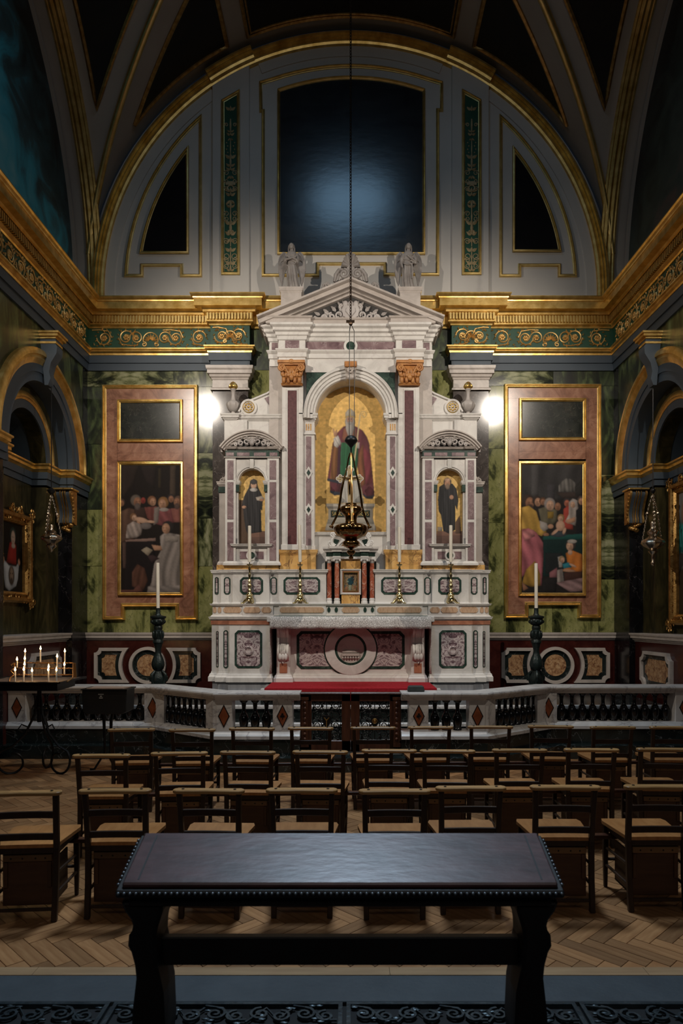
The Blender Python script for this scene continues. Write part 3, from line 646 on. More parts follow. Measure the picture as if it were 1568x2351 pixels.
# green arabesque panels on the pilaster strips
def arabesque(s):
    Yp = 12.23
    x0, x1 = (508, 551) if s < 0 else (1060, 1105)
    pts = [(x0, 632), (x0, 232 if s < 0 else 206), (x1, 207 if s < 0 else 231), (x1, 632)]
    nm = 'left' if s < 0 else 'right'
    t = thing('arabesque_panel', 'tall green panel of fawn arabesques on the '+nm+' pilaster strip above the cornice', 'panel', (X((x0+x1)/2, Yp), Yp, Z(632, Yp)))
    MB().prism([(X(a, Yp), Z(b, Yp)) for a, b in pts], Yp-.012, Yp+.01).build('field', 'green', t)
    MB().sweep([(X(a, Yp), Z(b, Yp)) for a, b in pts], frame_prof(.055, .045, Yp), XZ, closed=True).build('frame', 'goldpale', t, smooth=30)
    mb = MB(); c = X((x0+x1)/2, Yp); w0 = Yp-.016
    def zz(q): return Z(200+q*440/2351, Yp)
    def both(f):
        for q in (-1, 1): f(q)
    for y0, y1, r in ((250, 300, .015), (400, 560, .018), (660, 850, .012), (850, 1000, .02), (1400, 1500, .022), (1500, 1690, .016), (1690, 1780, .03), (1850, 1960, .012), (2010, 2200, .012), (2200, 2260, .022)):
        mb.tube([(c, w0, zz(y0)), (c, w0, zz((y0+y1)/2)), (c, w0, zz(y1))], [r*.6, r, r*.6], 6)
    for y, sp, ln, up in ((290, .05, .09, 1), (560, .05, .06, 1), (600, .06, .07, 1), (640, .03, .05, -1), (880, .06, .10, 1), (980, .05, .08, 1), (1030, .07, .08, 1), (1100, .05, .07, -1), (1290, .09, .09, 1), (1340, .08, .09, 1), (1400, .05, .09, -1), (1480, .09, .08, 1), (1690, .07, .11, 1), (1760, .04, .08, -1), (1820, .08, .10, 1), (1870, .05, .09, -1), (2020, .08, .10, 1), (2180, .07, .10, 1), (2260, .10, .07, 1)):
        both(lambda q: leaf(mb, c+q*.01, zz(y), PI/2-q*1.0 if up > 0 else -PI/2+q*.8, ln, w0, .3)); leaf(mb, c, zz(y), PI/2*up, ln*.8, w0, .3)
    for y, r, d in ((470, .035, 1), (1060, .05, 1), (1160, .04, -1), (1260, .05, 1), (1560, .05, 1), (1620, .045, -1), (1900, .06, 1), (2080, .07, -1), (2130, .05, 1), (2200, .05, -1)):
        both(lambda q: mb.tube([(a, w0, b) for a, b in spiral(c+q*.075, zz(y), r, 1.3, 0 if q > 0 else PI, q*d, 14, .3)], .0075, 5))
    for y in (690, 730, 770, 810): both(lambda q: mb.ell((c+q*(.05+.02*((y//40) % 2)), w0, zz(y)), .012, .01, .012, 6, 4))
    mb.box(c-.085, c+.085, w0-.01, w0+.01, zz(1210), zz(1178)); mb.box(c-.06, c+.06, w0-.01, w0+.01, zz(1178), zz(1165))
    mb.tube([(a, w0, b) for a, b in arcp(c, zz(1250), .055, 0, 360, 16)], .012, 5)
    mb.build('arabesque', 'fawn', t, smooth=50)['kind'] = 'stuff'
arabesque(-1); arabesque(1)

# ---- vault ------------------------------------------------------------------------------
def W(kind, a, b, off=0.0):
    r = RV-off; sn = max(-1, min(1, a/RV)); c = math.sqrt(1-sn*sn)
    return (r*sn, YV+b, ZC+r*c) if kind == 0 else (kind*b, YV+r*sn, ZC+r*c)
mb = MB()
def web(kind, A, lo, hi, nb=8, sgn=1):
    n = len(A); vs = []
    for a in A:
        l, h = lo(a), hi(a)
        for j in range(nb+1): vs.append(W(kind, a, sgn*(l+(h-l)*j/nb)))
    mb.add(vs, [(i*(nb+1)+j, i*(nb+1)+j+1, (i+1)*(nb+1)+j+1, (i+1)*(nb+1)+j) for i in range(n-1) for j in range(nb)])
TH = [RV*math.sin(t) for t in np.linspace(-PI/2, PI/2, 65)]
web(0, TH, lambda a: abs(a), lambda a: 4.66); web(0, TH, lambda a: abs(a), lambda a: 4.66, sgn=-1)
for s in (-1, 1): web(s, TH, lambda a: abs(a), lambda a: 4.86)
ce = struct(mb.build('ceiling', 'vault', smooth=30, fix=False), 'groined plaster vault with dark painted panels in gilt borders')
def vpanel(kind, a0, a1, lo, hi):
    mb = MB(); n, k = 18, 8; A = np.linspace(a0, a1, n+1); vs = []
    for a in A:
        l, h = lo(a), hi(a); h = max(l+1e-3, h); vs += [W(kind, a, l+(h-l)*j/k, .012) for j in range(k+1)]
    mb.add(vs, [(i*(k+1)+j, i*(k+1)+j+1, (i+1)*(k+1)+j+1, (i+1)*(k+1)+j) for i in range(n) for j in range(k)])
    mb.build('painted_panel', 'vaultpaint', ce, smooth=30, fix=False)
    bd = [(a, lo(a)) for a in A]+[(a1, lo(a1)+(hi(a1)-lo(a1))*t) for t in np.linspace(0, 1, 7)[1:]]+[(a, hi(a)) for a in A[::-1]][1:]+[(a0, hi(a0)+(lo(a0)-hi(a0))*t) for t in np.linspace(0, 1, 7)[1:-1]]
    bd = [p for i, p in enumerate(bd) if i == 0 or math.dist(p, bd[i-1]) > .01]
    mb = MB()
    mb.tube([W(kind, a, b, .02) for a, b in bd], .034, 6, closed=True)
    ca = sum(p[0] for p in bd)/len(bd); cb = sum(p[1] for p in bd)/len(bd)
    mb.tube([W(kind, a+(ca-a)*.035, b+(cb-b)*.035, .018) for a, b in bd], .018, 6, closed=True)
    mb.build('panel_frame', 'golddark', ce, smooth=50)
for s in (-1, 1):
    f = (lambda a: abs(a)+.62)
    a0, a1 = sorted((s*3.74, s*2.13)); vpanel(0, a0, a1, f, lambda a: 4.36)
    vpanel(s, 1.95, 3.83, lambda a: a+.35, lambda a: 4.18)
    vpanel(s, -1.6, 1.6, lambda a: abs(a)+.5, lambda a: 4.18)
    mbg = MB(); mbg.tube([(s*a, YV+a, ZC+math.sqrt(RV*RV-a*a)-.03) for a in np.linspace(1.2, 4.6, 40)], .055, 8).build('groin_moulding', 'goldpale', ce, smooth=50)
    mbg = MB()
    for b, r in ((4.40, .035), (4.46, .05), (4.54, .05), (4.60, .035)): mbg.tube([W(s, RV*math.sin(t), b, .02) for t in np.linspace(-.4, 1.56, 50)], r, 6)
    mbg.build('wall_arch_moulding', 'gold', ce, smooth=50)
vpanel(0, -1.785, 1.785, f, lambda a: 4.36)
# lunette paintings on the side walls
def side_lunette(s, label, mat):
    sm = side_map(s); pts = [(12.3, 7.3)]+[(YV+4.6*math.cos(t), ZC+4.6*math.sin(t)) for t in np.linspace(0, PI, 40)]+[(3.0, 7.3)]
    t = thing('lunette_painting', label, 'painting', (s*4.85, YV, 7.3))
    MB().prism(pts, 4.85, 4.9, sm).build('canvas', mat, t)
    MB().sweep(pts[::-1] if True else pts, [(0, 4.86), (0, 4.80), (.06, 4.80), (.06, 4.86)], sm, closed=True).build('frame', 'vault', t)
def skypaint(name, cols, sc):
    m, nt, b = _nt(name); b.inputs['Roughness'].default_value = .45
    co = _coords(nt, (1, 1, 1.2), (0.3, 0, 0)); n = _noise(nt, co, sc, 6, 1.2)
    tc = nt.nodes.new('ShaderNodeTexCoord'); sp = nt.nodes.new('ShaderNodeSeparateXYZ'); nt.links.new(tc.outputs['Object'], sp.inputs[0])
    d = _math(nt, 'ADD', _math(nt, 'MULTIPLY', sp.outputs[1], -.22), 1.45)       # darker figures painted towards the altar end
    d2 = _math(nt, 'MULTIPLY', sp.outputs[2], -.13)
    f = _math(nt, 'ADD', _math(nt, 'MULTIPLY', n, .7), _math(nt, 'ADD', _math(nt, 'MULTIPLY', d, .55), d2))
    nt.links.new(_ramp(nt, f, cols), b.inputs['Base Color']); return m
T['sky'] = skypaint('teal_sky_painting', [(0.30, (.008, .010, .010)), (0.5, (.04, .09, .10)), (0.66, (.05, .36, .46)), (0.9, (.24, .50, .52))], 1.3)
T['figures'] = skypaint('dark_figure_painting', [(0.30, (.008, .010, .010)), (0.6, (.05, .07, .06)), (0.8, (.13, .08, .07)), (0.95, (.18, .15, .11))], 1.6)
side_lunette(-1, 'arched painting of teal sky above the left cornice', 'sky')
side_lunette(1, 'dark arched painting above the right cornice', 'figures')
# ================================================================== PAINTINGS ON THE BACK WALL
class Canvas:
    """a small hand-laid picture: soft ellipses and polygons in the photograph's pixel frame, stored as colours on a fine mesh."""
    def __init__(s, x0, x1, y0, y1, bg, ppp=1.0, org=(0, 0), sc=1.0):
        s.x0, s.x1, s.y0, s.y1, s.org, s.sc = x0, x1, y0, y1, org, sc
        s.nx, s.ny = int((x1-x0)*ppp)+1, int((y1-y0)*ppp)+1
        s.U, s.V = np.meshgrid(np.linspace(x0, x1, s.nx), np.linspace(y0, y1, s.ny))
        s.a = np.ones((s.ny, s.nx, 3))*np.array(bg)
    def t(s, x, y): return s.org[0]+x/s.sc, s.org[1]+y/s.sc
    def _lay(s, m, c, var=.0):
        c = np.array(c, float)
        s.a = s.a*(1-m[..., None])+c*m[..., None]
    def E(s, x, y, rx, ry, c, soft=.25, ang=0):
        x, y = s.t(x, y); rx, ry = rx/s.sc, ry/s.sc; t = math.radians(ang)
        du, dv = s.U-x, s.V-y; p = (du*math.cos(t)+dv*math.sin(t))/rx; q = (-du*math.sin(t)+dv*math.cos(t))/ry
        m = np.clip((1-np.sqrt(p*p+q*q))/soft+.5, 0, 1); k = np.clip(1.12-.28*(p*p+q*q)-.12*p-.16*q, .5, 1.3)
        s.a = s.a*(1-m[..., None])+np.array(c, float)*k[..., None]*m[..., None]; return s
    def P(s, pts, c, blur=1, folds=0, fang=90, famp=.35, seed=0, shade=True):
        pts = [s.t(*p) for p in pts]; ins = np.zeros_like(s.U, bool); n = len(pts)
        for i in range(n):
            (ax, ay), (bx, by) = pts[i], pts[(i+1) % n]
            if ay == by: continue
            cnd = ((ay > s.V) != (by > s.V)) & (s.U < (bx-ax)*(s.V-ay)/(by-ay)+ax); ins ^= cnd
        m = ins.astype(float)
        for _ in range(blur):
            q = np.pad(m, 1, mode='edge'); m = (q[:-2, 1:-1]+q[2:, 1:-1]+q[1:-1, :-2]+q[1:-1, 2:]+2*m)/6
        c = np.array(c, float); mb_ = m
        for r_ in (1, 2, 3, 4, 5):
            q = np.pad(mb_, r_, mode='edge'); mb_ = (q[:-2*r_, r_:-r_]+q[2*r_:, r_:-r_]+q[r_:-r_, :-2*r_]+q[r_:-r_, 2*r_:]+mb_)/5
        q = np.pad(mb_, 4, mode='edge'); sh = np.clip(.55+.55*mb_+.9*(mb_-(q[8:, 8:][:s.ny, :s.nx]*0+q[:-8, :-8])), .4, 1.35)
        c = c*(sh[..., None] if shade else 1.0)
        if folds:
            t = math.radians(fang); u = (s.U*math.sin(t)-s.V*math.cos(t)); v = s.U*math.cos(t)+s.V*math.sin(t)
            k = 1+famp*np.sin(u*folds+2.2*np.sin(v*.035+seed)+seed)*np.cos(u*folds*.37+v*.02+seed*2)
            s.a = s.a*(1-m[..., None])+c*k[..., None]*m[..., None]
        else: s.a = s.a*(1-m[..., None])+c*m[..., None]
        return s
    def L(s, pts, wd, c):
        for (ax, ay), (bx, by) in zip(pts, pts[1:]):
            ax, ay = s.t(ax, ay); bx, by = s.t(bx, by); L2 = (bx-ax)**2+(by-ay)**2+1e-9
            t = np.clip(((s.U-ax)*(bx-ax)+(s.V-ay)*(by-ay))/L2, 0, 1); d = np.hypot(s.U-ax-t*(bx-ax), s.V-ay-t*(by-ay))
            s._lay(np.clip(wd/s.sc*.5-d+.6, 0, 1), c)
        return s
    def head(s, x, y, r, skin, hair=None, beard=None, turn=0.0):
        if hair: s.E(x-turn*r*.35, y-r*.25, r*1.12, r*1.2, hair)
        s.E(x+turn*r*.2, y+r*.1, r*.78, r*1.02, skin); dk = tuple(v*.52 for v in skin); lt = tuple(min(1, v*1.25) for v in skin)
        s.E(x+turn*r*.5, y-r*.25, r*.25, r*.3, lt, .8); s.E(x+turn*r*.55, y+r*.2, r*.12, r*.22, lt, .8)
        for q in (-1, 1): s.E(x+turn*r*.45+q*r*.3, y-r*.02, r*.15, r*.075, dk, .9)
        s.E(x+turn*r*.5, y+r*.52, r*.15, r*.06, (skin[0]*.7, skin[1]*.45, skin[2]*.45), .9); s.E(x-turn*r*.3, y+r*.5, r*.3, r*.5, tuple(v*.6 for v in skin), 1.2)
        if beard: s.E(x+turn*r*.25, y+r*1.05, r*.62, r*.75, beard, .5)
        return s
    def grain(s, amt, k=3, seed=1):
        R = np.random.default_rng(seed); n = R.standard_normal((s.ny//k+2, s.nx//k+2)); n = np.kron(n, np.ones((k, k)))[:s.ny, :s.nx]
        for _ in range(2):
            q = np.pad(n, 1, mode='edge'); n = (q[:-2, 1:-1]+q[2:, 1:-1]+q[1:-1, :-2]+q[1:-1, 2:]+n)/5
        s.a *= (1+amt*n)[..., None]; return s
    def mesh(s, name, mat, parent, m, clipfn=None):
        """m maps photograph pixels to metres in the scene."""
        if mat == 'oil': s.a = s.a*.72
        for _ in range(1):
            q = np.pad(s.a, ((1, 1), (1, 1), (0, 0)), mode='edge'); s.a = (q[:-2, 1:-1]+q[2:, 1:-1]+q[1:-1, :-2]+q[1:-1, 2:]+2*s.a)/6
        vs = [m(u, v) for u, v in zip(s.U.ravel(), s.V.ravel())]; nx, ny = s.nx, s.ny
        keep = (lambda i, j: True) if clipfn is None else (lambda i, j: clipfn(s.U[j, i], s.V[j, i]) and clipfn(s.U[j+1, i+1], s.V[j+1, i+1]) and clipfn(s.U[j, i+1], s.V[j, i+1]) and clipfn(s.U[j+1, i], s.V[j+1, i]))
        fs = [(j*nx+i, j*nx+i+1, (j+1)*nx+i+1, (j+1)*nx+i) for j in range(ny-1) for i in range(nx-1) if keep(i, j)]
        mb = MB(); mb.v = vs; mb.f = fs; o = mb.build(name, mat, parent, fix=False)
        at = o.data.color_attributes.new('paint', 'FLOAT_COLOR', 'POINT')
        al = np.concatenate([np.clip(s.a.reshape(-1, 3), .002, 1), np.ones((nx*ny, 1))], 1).astype(np.float32); at.data.foreach_set('color', al.ravel()); return o
T['oil'] = painted('oil_painting', .55, .12); T['fresco'] = painted('gold_ground_painting', .5, .3)
SK = (.44, .24, .15); SKP = (.52, .32, .22); SKD = (.30, .145, .085)
def bmap(Yp): return lambda u, v: (X(u, Yp), Yp, Z(v, Yp))

# rosy wall panels with a black marble tablet above and a stepped gilt frame
def wall_panel(s, out, tab, label):
    x0, x1, y0, y1, sx0, sx1, ys = out; nm = 'left' if s < 0 else 'right'
    t = thing('wall_panel', label, 'panel', (wx((x0+x1)/2), YW, wz(y1)))
    pts = [(x0, y1), (x0, y0), (x1, y0), (x1, y1), (sx1, y1), (sx1, ys), (sx0, ys), (sx0, y1)]
    P3 = [(wx(a), wz(b)) for a, b in pts]
    for a, b, c, d in ((x0, x1, y0, tab[2]), (x0, tab[0], tab[2], y1-62), (tab[1], x1, tab[2], y1-62), (tab[0], tab[1], tab[3], tab[3]+24), (tab[0], tab[1], tab[3]+24, tab[3]+42), (x0, x1, y1-62, ys), (x0, sx0, ys, y1), (sx1, x1, ys, y1)):
        MB().box(wx(a)+.002, wx(b)-.002, YW-.03, YW+.01, wz(d)+.001, wz(c)-.001).build('marble_slab', 'pink', t)
    MB().sweep(P3, frame_prof(.085, .07, YW), XZ, closed=True).build('frame', 'gold', t, smooth=30)
    a, b, c, d = tab; q = rect(wx(a), wx(b), wz(d), wz(c))
    MB().prism(q, YW-.035, YW).build('tablet', 'slate', t)
    MB().sweep(q, frame_prof(.06, .05, YW-.03), XZ, closed=True).build('tablet_frame', 'gold', t, smooth=30)
wall_panel(-1, (236, 455, 885, 1424, 288, 403, 1394), (271, 421, 919, 1017), 'rosy marble wall panel in stepped gilt frame left of the altar')
wall_panel(1, (1157, 1379, 883, 1420, 1213, 1325, 1391), (1190, 1344, 916, 1013), 'rosy marble wall panel in stepped gilt frame right of the altar')
def oil(c, label, fr, Yp=YW-.04):
    t = thing('oil_painting', label, 'painting', (X((fr[0]+fr[1])/2, Yp), Yp, Z(fr[3], Yp)))
    c.mesh('canvas', 'oil', t, bmap(Yp))
    MB().sweep(rect(X(fr[0], Yp), X(fr[1], Yp), Z(fr[3], Yp), Z(fr[2], Yp)), frame_prof(.06, .055, YW-.025), XZ, closed=True).build('frame', 'gold', t, smooth=30)
# left: robed figures round a child on a table, a kneeling friar below
c = Canvas(273, 419, 1063, 1365, (.018, .013, .011), 1.15, (0, 1040), 3.136)
c.P([(870, 90), (1000, 90), (960, 230), (880, 330)], (.032, .022, .018), 3).P([(1010, 90), (1130, 90), (1110, 260), (1050, 200)], (.026, .018, .016), 3)
c.P([(1225, 90), (1265, 90), (1262, 310), (1222, 310)], (.065, .045, .032), 2).P([(1140, 110), (1160, 110), (1160, 250), (1140, 250)], (.045, .032, .018), 2)
c.P([(870, 420), (930, 395), (1010, 420), (1010, 600), (900, 640), (870, 640)], (.10, .055, .038), 3, .3, 100, .3, 1)
c.P([(970, 400), (1050, 390), (1060, 480), (960, 470)], (.05, .028, .022), 2)
c.P([(1040, 390), (1130, 385), (1160, 500), (1110, 510), (1060, 470)], (.17, .055, .045), 2, .35, 80, .35, 2)
c.P([(1130, 400), (1240, 400), (1250, 500), (1190, 530), (1120, 510)], (.19, .06, .06), 2, .3, 70, .35, 3).P([(1110, 395), (1150, 385), (1140, 500), (1105, 520)], (.20, .16, .14), 2)
c.P([(1230, 400), (1320, 390), (1320, 500), (1250, 500)], (.20, .075, .06), 2, .3, 95, .35, 1)
c.head(985, 350, 34, SKD, (.14, .11, .09), (.12, .09, .08), .6).head(1031, 340, 22, (.28, .05, .04), None).head(1098, 350, 28, SK, (.22, .10, .05), None, .5).head(1172, 365, 34, SK, (.26, .13, .05), None, -.3).E(1180, 408, 34, 14, (.34, .28, .25)).head(1232, 330, 24, SKD, (.04, .03, .03)).head(1278, 352, 30, SKD, (.12, .07, .05), (.10, .06, .05), -.6).head(876, 360, 22, SKD, (.08, .05, .04))
c.head(965, 465, 22, SKP, (.2, .1, .05), None, .5).E(1020, 485, 50, 20, SKP, .4, 15).E(1085, 495, 32, 10, SKP, .4, 5).E(1000, 510, 26, 9, SK, .4, 60)
c.P([(915, 520), (960, 490), (1030, 520), (1015, 590), (980, 610), (905, 615)], (.30, .24, .21), 2, .4, 60, .4, 2).E(1050, 525, 40, 24, (.17, .14, .13))
c.P([(900, 625), (1120, 612), (1120, 636), (905, 640)], (.27, .17, .14), 1).P([(905, 640), (1120, 636), (1110, 1000), (890, 1000)], (.016, .012, .012), 2).P([(880, 640), (908, 640), (905, 830), (885, 830)], (.10, .06, .05), 2)
c.P([(1150, 600), (1190, 570), (1300, 590), (1306, 1000), (1060, 1000), (1090, 930), (1110, 800), (1160, 700)], (.22, .185, .165), 2, .28, 95, .42, 1).P([(1180, 590), (1290, 600), (1280, 640), (1190, 640)], (.26, .22, .19), 2)
c.head(1200, 540, 36, SK, (.03, .024, .022), None, -.7).P([(1090, 660), (1160, 670), (1170, 700), (1110, 700)], SK, 2).P([(1015, 700), (1055, 675), (1100, 700), (1065, 742)], (.32, .26, .19), 1).P([(1060, 740), (1100, 735), (1150, 760), (1090, 790)], (.05, .03, .03), 2)
c.P([(950, 860), (990, 800), (1040, 830), (1065, 920), (1030, 990), (950, 960)], (.10, .045, .03), 3, .4, 100, .3, 2).P([(870, 985), (960, 985), (1000, 940), (1030, 1000), (870, 1010)], (.13, .055, .042), 2).P([(1065, 960), (1306, 950), (1306, 1010), (1060, 1010)], (.20, .17, .155), 3, .3, 20, .4, 4)
c.grain(.05); oil(c, 'dark oil painting of robed figures round a child with kneeling white friar', (270, 421, 1060, 1368))
# right: a priest with a child at a green altar, a seated mother below
c = Canvas(1194, 1341, 1062, 1364, (.022, .019, .018), 1.15, (1100, 1040), 3.35)
c.P([(328, 80), (800, 80), (800, 360), (328, 360)], (.045, .042, .042), 2, .12, 90, .35, 1).P([(400, 80), (460, 80), (455, 330), (400, 330)], (.075, .07, .07), 2).P([(520, 240), (585, 240), (580, 360), (525, 360)], (.05, .046, .05), 2)
c.P([(610, 300), (612, 250), (640, 215), (670, 195), (705, 200), (740, 230), (745, 300)], (.13, .12, .11), 2, .5, 90, .5, 2).P([(590, 305), (760, 300), (770, 345), (650, 350)], (.05, .035, .03), 2).P([(735, 260), (800, 190), (800, 330), (740, 330)], (.03, .028, .026), 2)
c.head(385, 380, 42, SKD, (.05, .032, .026), (.07, .045, .035), .6).head(450, 375, 32, SK, (.045, .03, .025), None, .4).head(490, 375, 24, SKD, (.10, .05, .03)).head(605, 410, 30, SKD, (.03, .022, .02)).head(675, 385, 26, (.40, .13, .08), (.05, .04, .04)).head(785, 370, 26, SK, (.1, .07, .06))
c.P([(455, 430), (520, 410), (600, 440), (600, 520), (560, 560), (480, 540)], (.115, .10, .065), 2, .25, 100, .3, 2).P([(525, 450), (575, 450), (570, 505), (525, 505)], (.24, .15, .03), 1).head(545, 400, 38, SKP, (.28, .24, .22), None, .2)
c.P([(650, 430), (690, 400), (720, 470), (720, 590), (640, 580)], (.34, .055, .04), 2).P([(690, 380), (720, 350), (755, 365), (765, 450), (740, 560), (660, 530), (690, 470)], (.33, .28, .25), 2, .3, 100, .35, 2).head(722, 395, 24, SKP, (.38, .34, .32), None, -.5).P([(660, 520), (740, 490), (740, 530), (680, 545)], SK, 2).P([(745, 440), (800, 400), (800, 700), (750, 660)], (.012, .012, .014), 2)
c.P([(325, 420), (380, 405), (440, 450), (460, 520), (520, 610), (480, 640), (430, 620), (400, 600), (325, 600)], (.42, .25, .055), 2, .22, 70, .35, 1).E(515, 628, 22, 14, SKD)
c.P([(465, 520), (520, 540), (535, 580), (500, 605), (470, 580)], (.34, .30, .27), 2).E(550, 565, 22, 18, SK)
c.P([(490, 640), (800, 620), (800, 670), (490, 670)], (.015, .072, .062), 1).P([(490, 670), (800, 665), (800, 950), (490, 950)], (.010, .026, .025), 2).P([(510, 770), (640, 770), (640, 930), (510, 930)], (.017, .02, .021), 3)
c.E(610, 625, 62, 22, (.05, .06, .07)).head(627, 505, 24, SKP, (.28, .16, .07), None, -.3).E(625, 560, 34, 40, SKP).E(585, 605, 36, 12, SKP, .4, 140).E(655, 600, 12, 26, SKP, .4, 20)
c.P([(325, 585), (380, 580), (440, 610), (490, 690), (495, 800), (480, 1020), (420, 1020), (390, 900), (325, 960)], (.36, .11, .13), 2, .2, 80, .45, 3).P([(330, 600), (420, 590), (430, 640), (350, 680)], (.44, .17, .17), 2, .3, 20, .4, 2)
c.P([(360, 900), (430, 830), (470, 930), (470, 1020), (400, 1030), (330, 1000)], (.30, .17, .035), 2, .25, 60, .35, 2).P([(328, 990), (380, 1040), (340, 1060)], SKD, 2)
c.P([(665, 770), (720, 750), (790, 780), (800, 860), (790, 920), (640, 910), (680, 850)], (.46, .15, .03), 2, .22, 110, .35, 2).head(700, 715, 34, SKP, (.06, .045, .04), None, -.4).E(715, 680, 36, 16, (.38, .34, .30)).E(700, 765, 18, 20, SKP)
c.P([(605, 800), (640, 790), (640, 880), (615, 880)], (.36, .32, .29), 2).head(640, 822, 20, SKP, (.3, .2, .1), None, .5).P([(640, 855), (690, 840), (715, 880), (650, 890)], (.03, .19, .24), 2).E(720, 865, 30, 9, SKP, .4, 25).E(690, 905, 50, 11, SK, .4, 5)
c.P([(600, 900), (640, 890), (655, 1000), (600, 1000)], (.26, .22, .20), 2, .4, 90, .35).P([(540, 920), (600, 880), (600, 960), (540, 960)], (.26, .11, .12), 2).P([(650, 920), (790, 910), (790, 980), (660, 990)], (.06, .028, .022), 2).P([(590, 1000), (680, 980), (800, 960), (800, 1060), (700, 1070)], (.24, .15, .15), 2, .3, 30, .5, 3).P([(490, 960), (600, 960), (590, 1070), (480, 1070)], (.02, .018, .018), 2)
c.grain(.05); oil(c, 'oil painting of a priest with a child above a seated mother', (1190, 1345, 1059, 1369))

# ================================================================== ALTAR
AY = 11.15
def bx(mb, o0, o1, y0, y1, Yf, Yb, s=1, Yz=None):
    """box from offsets (pixels from the altar axis) and photograph heights, seen on plane Yf."""
    Yz = Yz or Yf; return mb.box(s*o0*Yf/F, s*o1*Yf/F, Yf, Yb, Z(y1, Yz), Z(y0, Yz))
def front(o0, o1, Yf, Yb, s=1):
    a, b = sorted((s*o0*Yf/F, s*o1*Yf/F)); return [(a, Yb), (a, Yf), (b, Yf), (b, Yb)]
def inlay(par, o0, o1, y0, y1, Yf, s=1, c=.05, bw=.035, border='serp', field='violet'):
    a, b = sorted((s*o0*Yf/F, s*o1*Yf/F)); z0, z1 = Z(y1, Yf), Z(y0, Yf)
    c = min(c, (b-a)*.3)
    if border: MB().prism(octo(a, b, z0, z1, c), Yf-.006, Yf+.01).build('inlay_border', border, par)
    else: bw = 0
    mb = MB().prism(octo(a+bw, b-bw, z0+bw, z1-bw, max(.004, c-bw*.45)), Yf-.010, Yf+.01)
    o = mb.build('inlay_field', field, par)
    cc = Vector(((a+b)/2, Yf, (z0+z1)/2))-ORG[par.name]+ORG[par.name]
    d = Vector(((a+b)/2, 0, (z0+z1)/2)); og = ORG[par.name]; sh = Vector((d.x-og.x, 0, d.z-og.z)); o.data.transform(Matrix.Translation(-sh)); o.location = sh
    return o
al = thing('altar', 'white marble altar with inlaid violet panels under the lace cloth', 'altar', (0, 11.2, .64))
for s in (-1, 1):
    mb = MB()
    for o0, o1, Yf in ((186, 278, AY), (270, 303, AY+.07), (295, 319, AY+.18)):
        bx(mb, o0, o1, 1434, 1566, Yf, 11.9, s, AY)
        mb.sweep(front(o0, o1, Yf, 11.9, s), basemould(Z(1566, AY), Z(1543, AY), .05)); mb.sweep(front(o0, o1, Yf, 11.9, s), cornice(Z(1425, AY), Z(1416, AY), .045))
    mb.box(s*1.28, s*2.28, AY+.2, 11.9, Z(1430, AY), Z(1416, AY))
    pd = mb.build('pedestal', 'white', al, smooth=30)
    mb = MB()
    for o0, o1, Yf in ((188, 281, AY-.02), (270, 306, AY+.05), (295, 322, AY+.16)): mb.box(s*o0*AY/F, s*o1*AY/F, Yf, 11.9, .64, Z(1564, AY))
    mb.build('plinth', 'carrara', pd)
    mb = MB()
    for o0, o1, Yf in ((186, 280, AY-.012), (270, 305, AY+.058), (295, 321, AY+.168)): bx(mb, o0, o1, 1425, 1434, Yf, 11.9, s, AY)
    mb.build('red_band', 'redband', pd)
    inlay(pd, 203, 266, 1447, 1534, AY, s); inlay(pd, 281, 292, 1447, 1534, AY+.07, s, .03, .018); inlay(pd, 303, 309, 1449, 1532, AY+.18, s, .02, .012)
    m2 = MB(); m2.lathe([(.075, 0), (.075, .02), (.05, .025), (.05, .012), (.001, .012)], n=20); m2.xf(lambda x, y, z: (s*234*AY/F+x, AY-.01-z, Z(1493, AY)+y)); m2.build('boss', 'violet', pd, smooth=40)
MB().box(-1.32, 1.32, 10.97, 11.9, Z(1428, AY), Z(1416, AY)).build('altar_slab', 'white', al, bevel=.008)
FYa = 11.28
fr = MB(); bx(fr, -150, 150, 1425, 1566, FYa, 11.8); fr.sweep(front(-150, 150, FYa, 11.8), basemould(Z(1566, FYa), Z(1543, FYa), .05))
fr = fr.build('frontal', 'white', al, smooth=30)
for s in (-1, 1):
    inlay(fr, 30, 124, 1449, 1536, FYa, s, .07, .045)
C = lambda r: arcp(0, Z(1491, FYa), r*FYa/F, 0, 360, 44)[:-1]
MB().ring(C(59), C(36), FYa-.035, FYa+.01).build('roundel_ring', 'white', fr, bevel=.008)
MB().ring(C(62), C(58), FYa-.012, FYa+.01).build('roundel_green_ring', 'serp', fr)
MB().ring(C(38), C(31), FYa-.03, FYa+.01).build('roundel_green_ring', 'serp', fr)
MB().prism(C(32), FYa-.02, FYa+.01).build('medallion', 'cream', fr)
mb = MB(); bx(mb, -20, 20, 1500, 1506, FYa-.05, FYa)
for k in range(7): mb.ell(((-18+6*k)*FYa/F, FYa-.035, Z(1510, FYa)), .018, .02, .022, 8, 5)
bx(mb, -19, 19, 1494, 1498, FYa-.04, FYa)
mb.build('medallion_relief', 'cream', fr, smooth=40)
